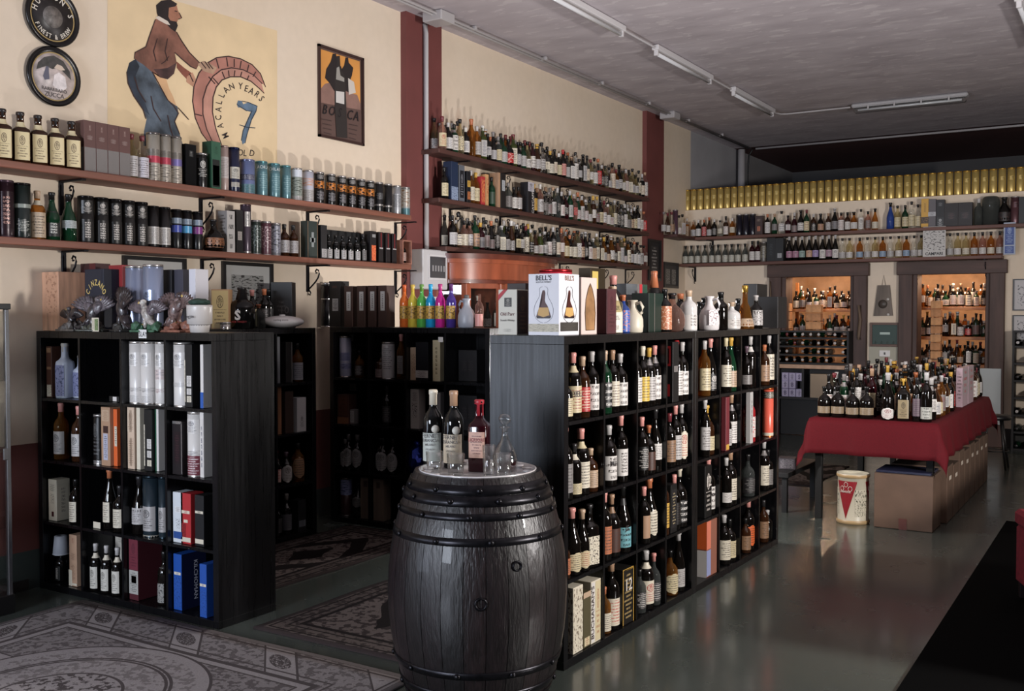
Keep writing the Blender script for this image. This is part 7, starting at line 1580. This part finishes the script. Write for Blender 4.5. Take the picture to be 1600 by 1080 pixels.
for k in range(3):
    a0 = -.25+k*2.094
    for s in range(6):   # pennant in narrow strips to hug the drum
        u0, u1 = -.72+.24*s, -.72+.24*(s+1); zz = lambda u: .04+(abs(u)/.72)*.27
        cyl_poly('pennant', [(a0+u0, .32), (a0+u0, zz(u0)), (a0+u1, zz(u1)), (a0+u1, .32)], pm('#8a2028', .4), .0015)
    for j in range(3):
        r_ = ob('knot', tube([((DR-.0015)*math.sin(a0+.28*(j-1)+.13*math.cos(q*PI/6)), -(DR-.0015)*math.cos(a0+.28*(j-1)+.13*math.cos(q*PI/6)), .265+(.03 if j == 1 else 0)+.018*math.sin(q*PI/6)) for q in range(13)], .002, 5), pm('#d0c8bc', .4), t)
    for s in (-1, 1):
        q = memo(('dp', 0), lambda: strip(lambda z, a: DR-.004, .06, .26, .7, 8, .0014)); ob('floral_print', q, lm('#c8c0ac', '#3c4030', 'flower', .35), t, rot=a0+s*.95)
letter(t, 'AMARENA', .016, ((DR+.002)*math.sin(-.25), -(DR+.002)*math.cos(-.25), .235), '#d0c8bc', rot=-.25, sx=.8)
# dark bench and things left of the table
t = thing('low_bench', 'low dark bench between the divider and the red table', 'bench', (-2.55, 8.3, 0))
ob('seat', boxes([((0, 0, .30), (.46, .9, .04))], .004), pm('#0e0d0e', .6), t)
for sx in (-1, 1):
    for sy in (-1, 1): ob('leg', boxes([((sx*.19, sy*.4, .14), (.04, .04, .28))]), pm('#0e0d0e', .6), t)
carton((-2.40, 8.1, .321), .2, .13, .13, .09, '#3a3438', [('f', .1, .9, .1, .9, '#6a6468', 'scribble', '#1a1818')], 'small patterned grey carton on the low dark bench', '')
def stool(x, y, label):
    t = thing('stool', label, 'stool', (x, y, 0)); m = pm('#0e0d0e', .4)
    ob('seat', lathe([(.001, .50), (.15, .50), (.16, .52), (.15, .545), (.001, .55)], 24), m, t)
    for k in range(4):
        a = PI/4+k*PI/2; ob('leg', tube([(.09*math.cos(a), .09*math.sin(a), .50), (.17*math.cos(a), .17*math.sin(a), .002)], .012, 8), m, t)
    ob('foot_ring', lathe([(.135, .18), (.143, .186), (.135, .192), (.128, .186), (.135, .18)], 24, cap=False), m, t)
stool(ony(1545, 11.3, .3).x+.05, 11.3, 'black stool beyond the right side of the red table')
t = thing('chair', 'red upholstered chair partly cut off at the right edge', 'chair', (-.275, 6.05, .012), -1.2)
RD = pm('#7a1826', .8, grain=.25, scale=40)
ob('seat', boxes([((0, 0, .44), (.46, .46, .09))], .02), RD, t); ob('backrest', boxes([((0, .24, .74), (.44, .06, .52))], .02), RD, t); ob('skirt', boxes([((0, 0, .24), (.44, .44, .31))], .01), RD, t)
for sx in (-1, 1):
    for sy in (-1, 1): ob('leg', boxes([((sx*.19, sy*.19, .045), (.035, .035, .09))], .002), pm('#1a1214', .4), t)
# ---- glass display case at the left edge
ALU = pm('#8a8a8c', .25, .9)
t = thing('display_case', 'aluminium framed glass display case at the far left edge', 'cabinet', (-5.16, 2.72, 0))
for sx in (-1, 1):
    for sy in (-1, 1): ob('post', boxes([((sx*.16, sy*.36, .80), (.022, .022, 1.58))], .002), ALU, t)
ob('top', boxes([((0, 0, 1.605), (.35, .76, .03))], .003), pm('#0f0f10', .4), t); ob('base', boxes([((0, 0, .05), (.35, .76, .10))], .003), pm('#0f0f10', .4), t)
for z in (.45, .85, 1.22): ob('glass_shelf', boxes([((0, 0, z), (.30, .69, .006))]), GC, t)
ob('glass_pane', boxes([((.16, 0, .85), (.004, .69, 1.46))]), GC, t); ob('glass_pane', boxes([((0, .36, .85), (.29, .004, 1.46))]), GC, t)
ob('lock', boxes([((.175, .34, .84), (.01, .03, .06))], .002), ALU, t)
for i, z in enumerate((.105, .454, .854, 1.224)):
    for k in range(3): rbottle((-5.16, 2.49+.22*k, z), PI/2-.5, '%s on the %s level of the glass case' % (ORD[k], ['lowest', 'second', 'third', 'upper'][i]), hr=(.24, .28), n=12, low=1)

# dark block added out of view to the right to cast the floor shadow
t = thing('shadow_block', 'low dark shop counter standing right of the black mat', 'counter', (.60, 6.6, .012))
ob('body', boxes([((0, 0, .36), (1.0, 3.9, .72))], .01), pm('#141213', .6), t); ob('block_top', boxes([((0, 0, .74), (1.1, 4.0, .04))], .01), pm('#1c1918', .4), t)
# ================================================================== the smallest and most hidden bottles join into one mass
def join_rest(keep=300):
    R = []
    for o in COL.objects:
        if o.parent is None and o.get('category') == 'bottle' and o.name.startswith('bottle'):
            P = o.location-EYEV; d = P.dot(FV); h = max((c.data.vertices[0].co.z if False else max(v[2] for v in c.bound_box)) for c in o.children)
            px = 800+F*P.dot(RV)/d; s = F*h/d*(.25 if LOW.get(o.name) else 1)*(0 if px < -25 or px > 1625 else 1)
            R.append((s, o))
    R.sort(key=lambda t: -t[0]); rest = [o for s, o in R[keep:]]
    import numpy as np
    C_ = {}
    def arr(me):
        if me.name not in C_:
            co = np.empty(len(me.vertices)*3, 'f'); me.vertices.foreach_get('co', co)
            li = np.empty(len(me.loops), 'i'); me.loops.foreach_get('vertex_index', li)
            lt = np.empty(len(me.polygons), 'i'); me.polygons.foreach_get('loop_total', lt)
            uv = np.zeros(len(me.loops)*2, 'f')
            if me.uv_layers: me.uv_layers[0].data.foreach_get('uv', uv)
            C_[me.name] = (co.reshape(-1, 3), li, lt, uv)
        return C_[me.name]
    V, LI, LT, UV_, MI, mats, index, b, dead = [], [], [], [], [], [], {}, 0, []
    for o in rest:
        M0 = Matrix.Translation(o.location) @ o.rotation_euler.to_matrix().to_4x4()
        for c in list(o.children):
            m = c.material_slots[0].material; k = index.setdefault(m.name, len(index))
            if k == len(mats): mats.append(m)
            M = np.array(M0 @ Matrix.LocRotScale(c.location, c.rotation_euler, c.scale)); co, li, lt, uv = arr(c.data)
            V.append(co @ M[:3, :3].T+M[:3, 3]); LI.append(li+b); LT.append(lt); UV_.append(uv); MI.append(np.full(len(lt), k, 'i')); b += len(co)
            dead.append(c)
        dead.append(o)
    bpy.data.batch_remove(dead)
    V, LI, LT, UV_, MI = map(np.concatenate, (V, LI, LT, UV_, MI)); faces = LT
    me = bpy.data.meshes.new('crowded_bottles'); me.vertices.add(len(V)); me.vertices.foreach_set('co', V.astype('f').ravel())
    me.loops.add(len(LI)); me.loops.foreach_set('vertex_index', LI); me.polygons.add(len(LT)); me.polygons.foreach_set('loop_start', np.concatenate(([0], np.cumsum(LT)[:-1])).astype('i'))
    me.update(calc_edges=True); me.uv_layers.new(name='UVMap').data.foreach_set('uv', UV_)
    for m in mats: me.materials.append(m)
    me.polygons.foreach_set('material_index', MI); me.polygons.foreach_set('use_smooth', [True]*len(LT)); me.update()
    o = bpy.data.objects.new('crowded_bottles', me); COL.objects.link(o)
    tag(o, 'crowd of small bottles filling the rear rows of shelves, table, cabinet and doorways', 'bottles'); o['kind'] = 'stuff'
    print('JOINED', len(rest), 'tris', len(faces)*2)
join_rest(300)
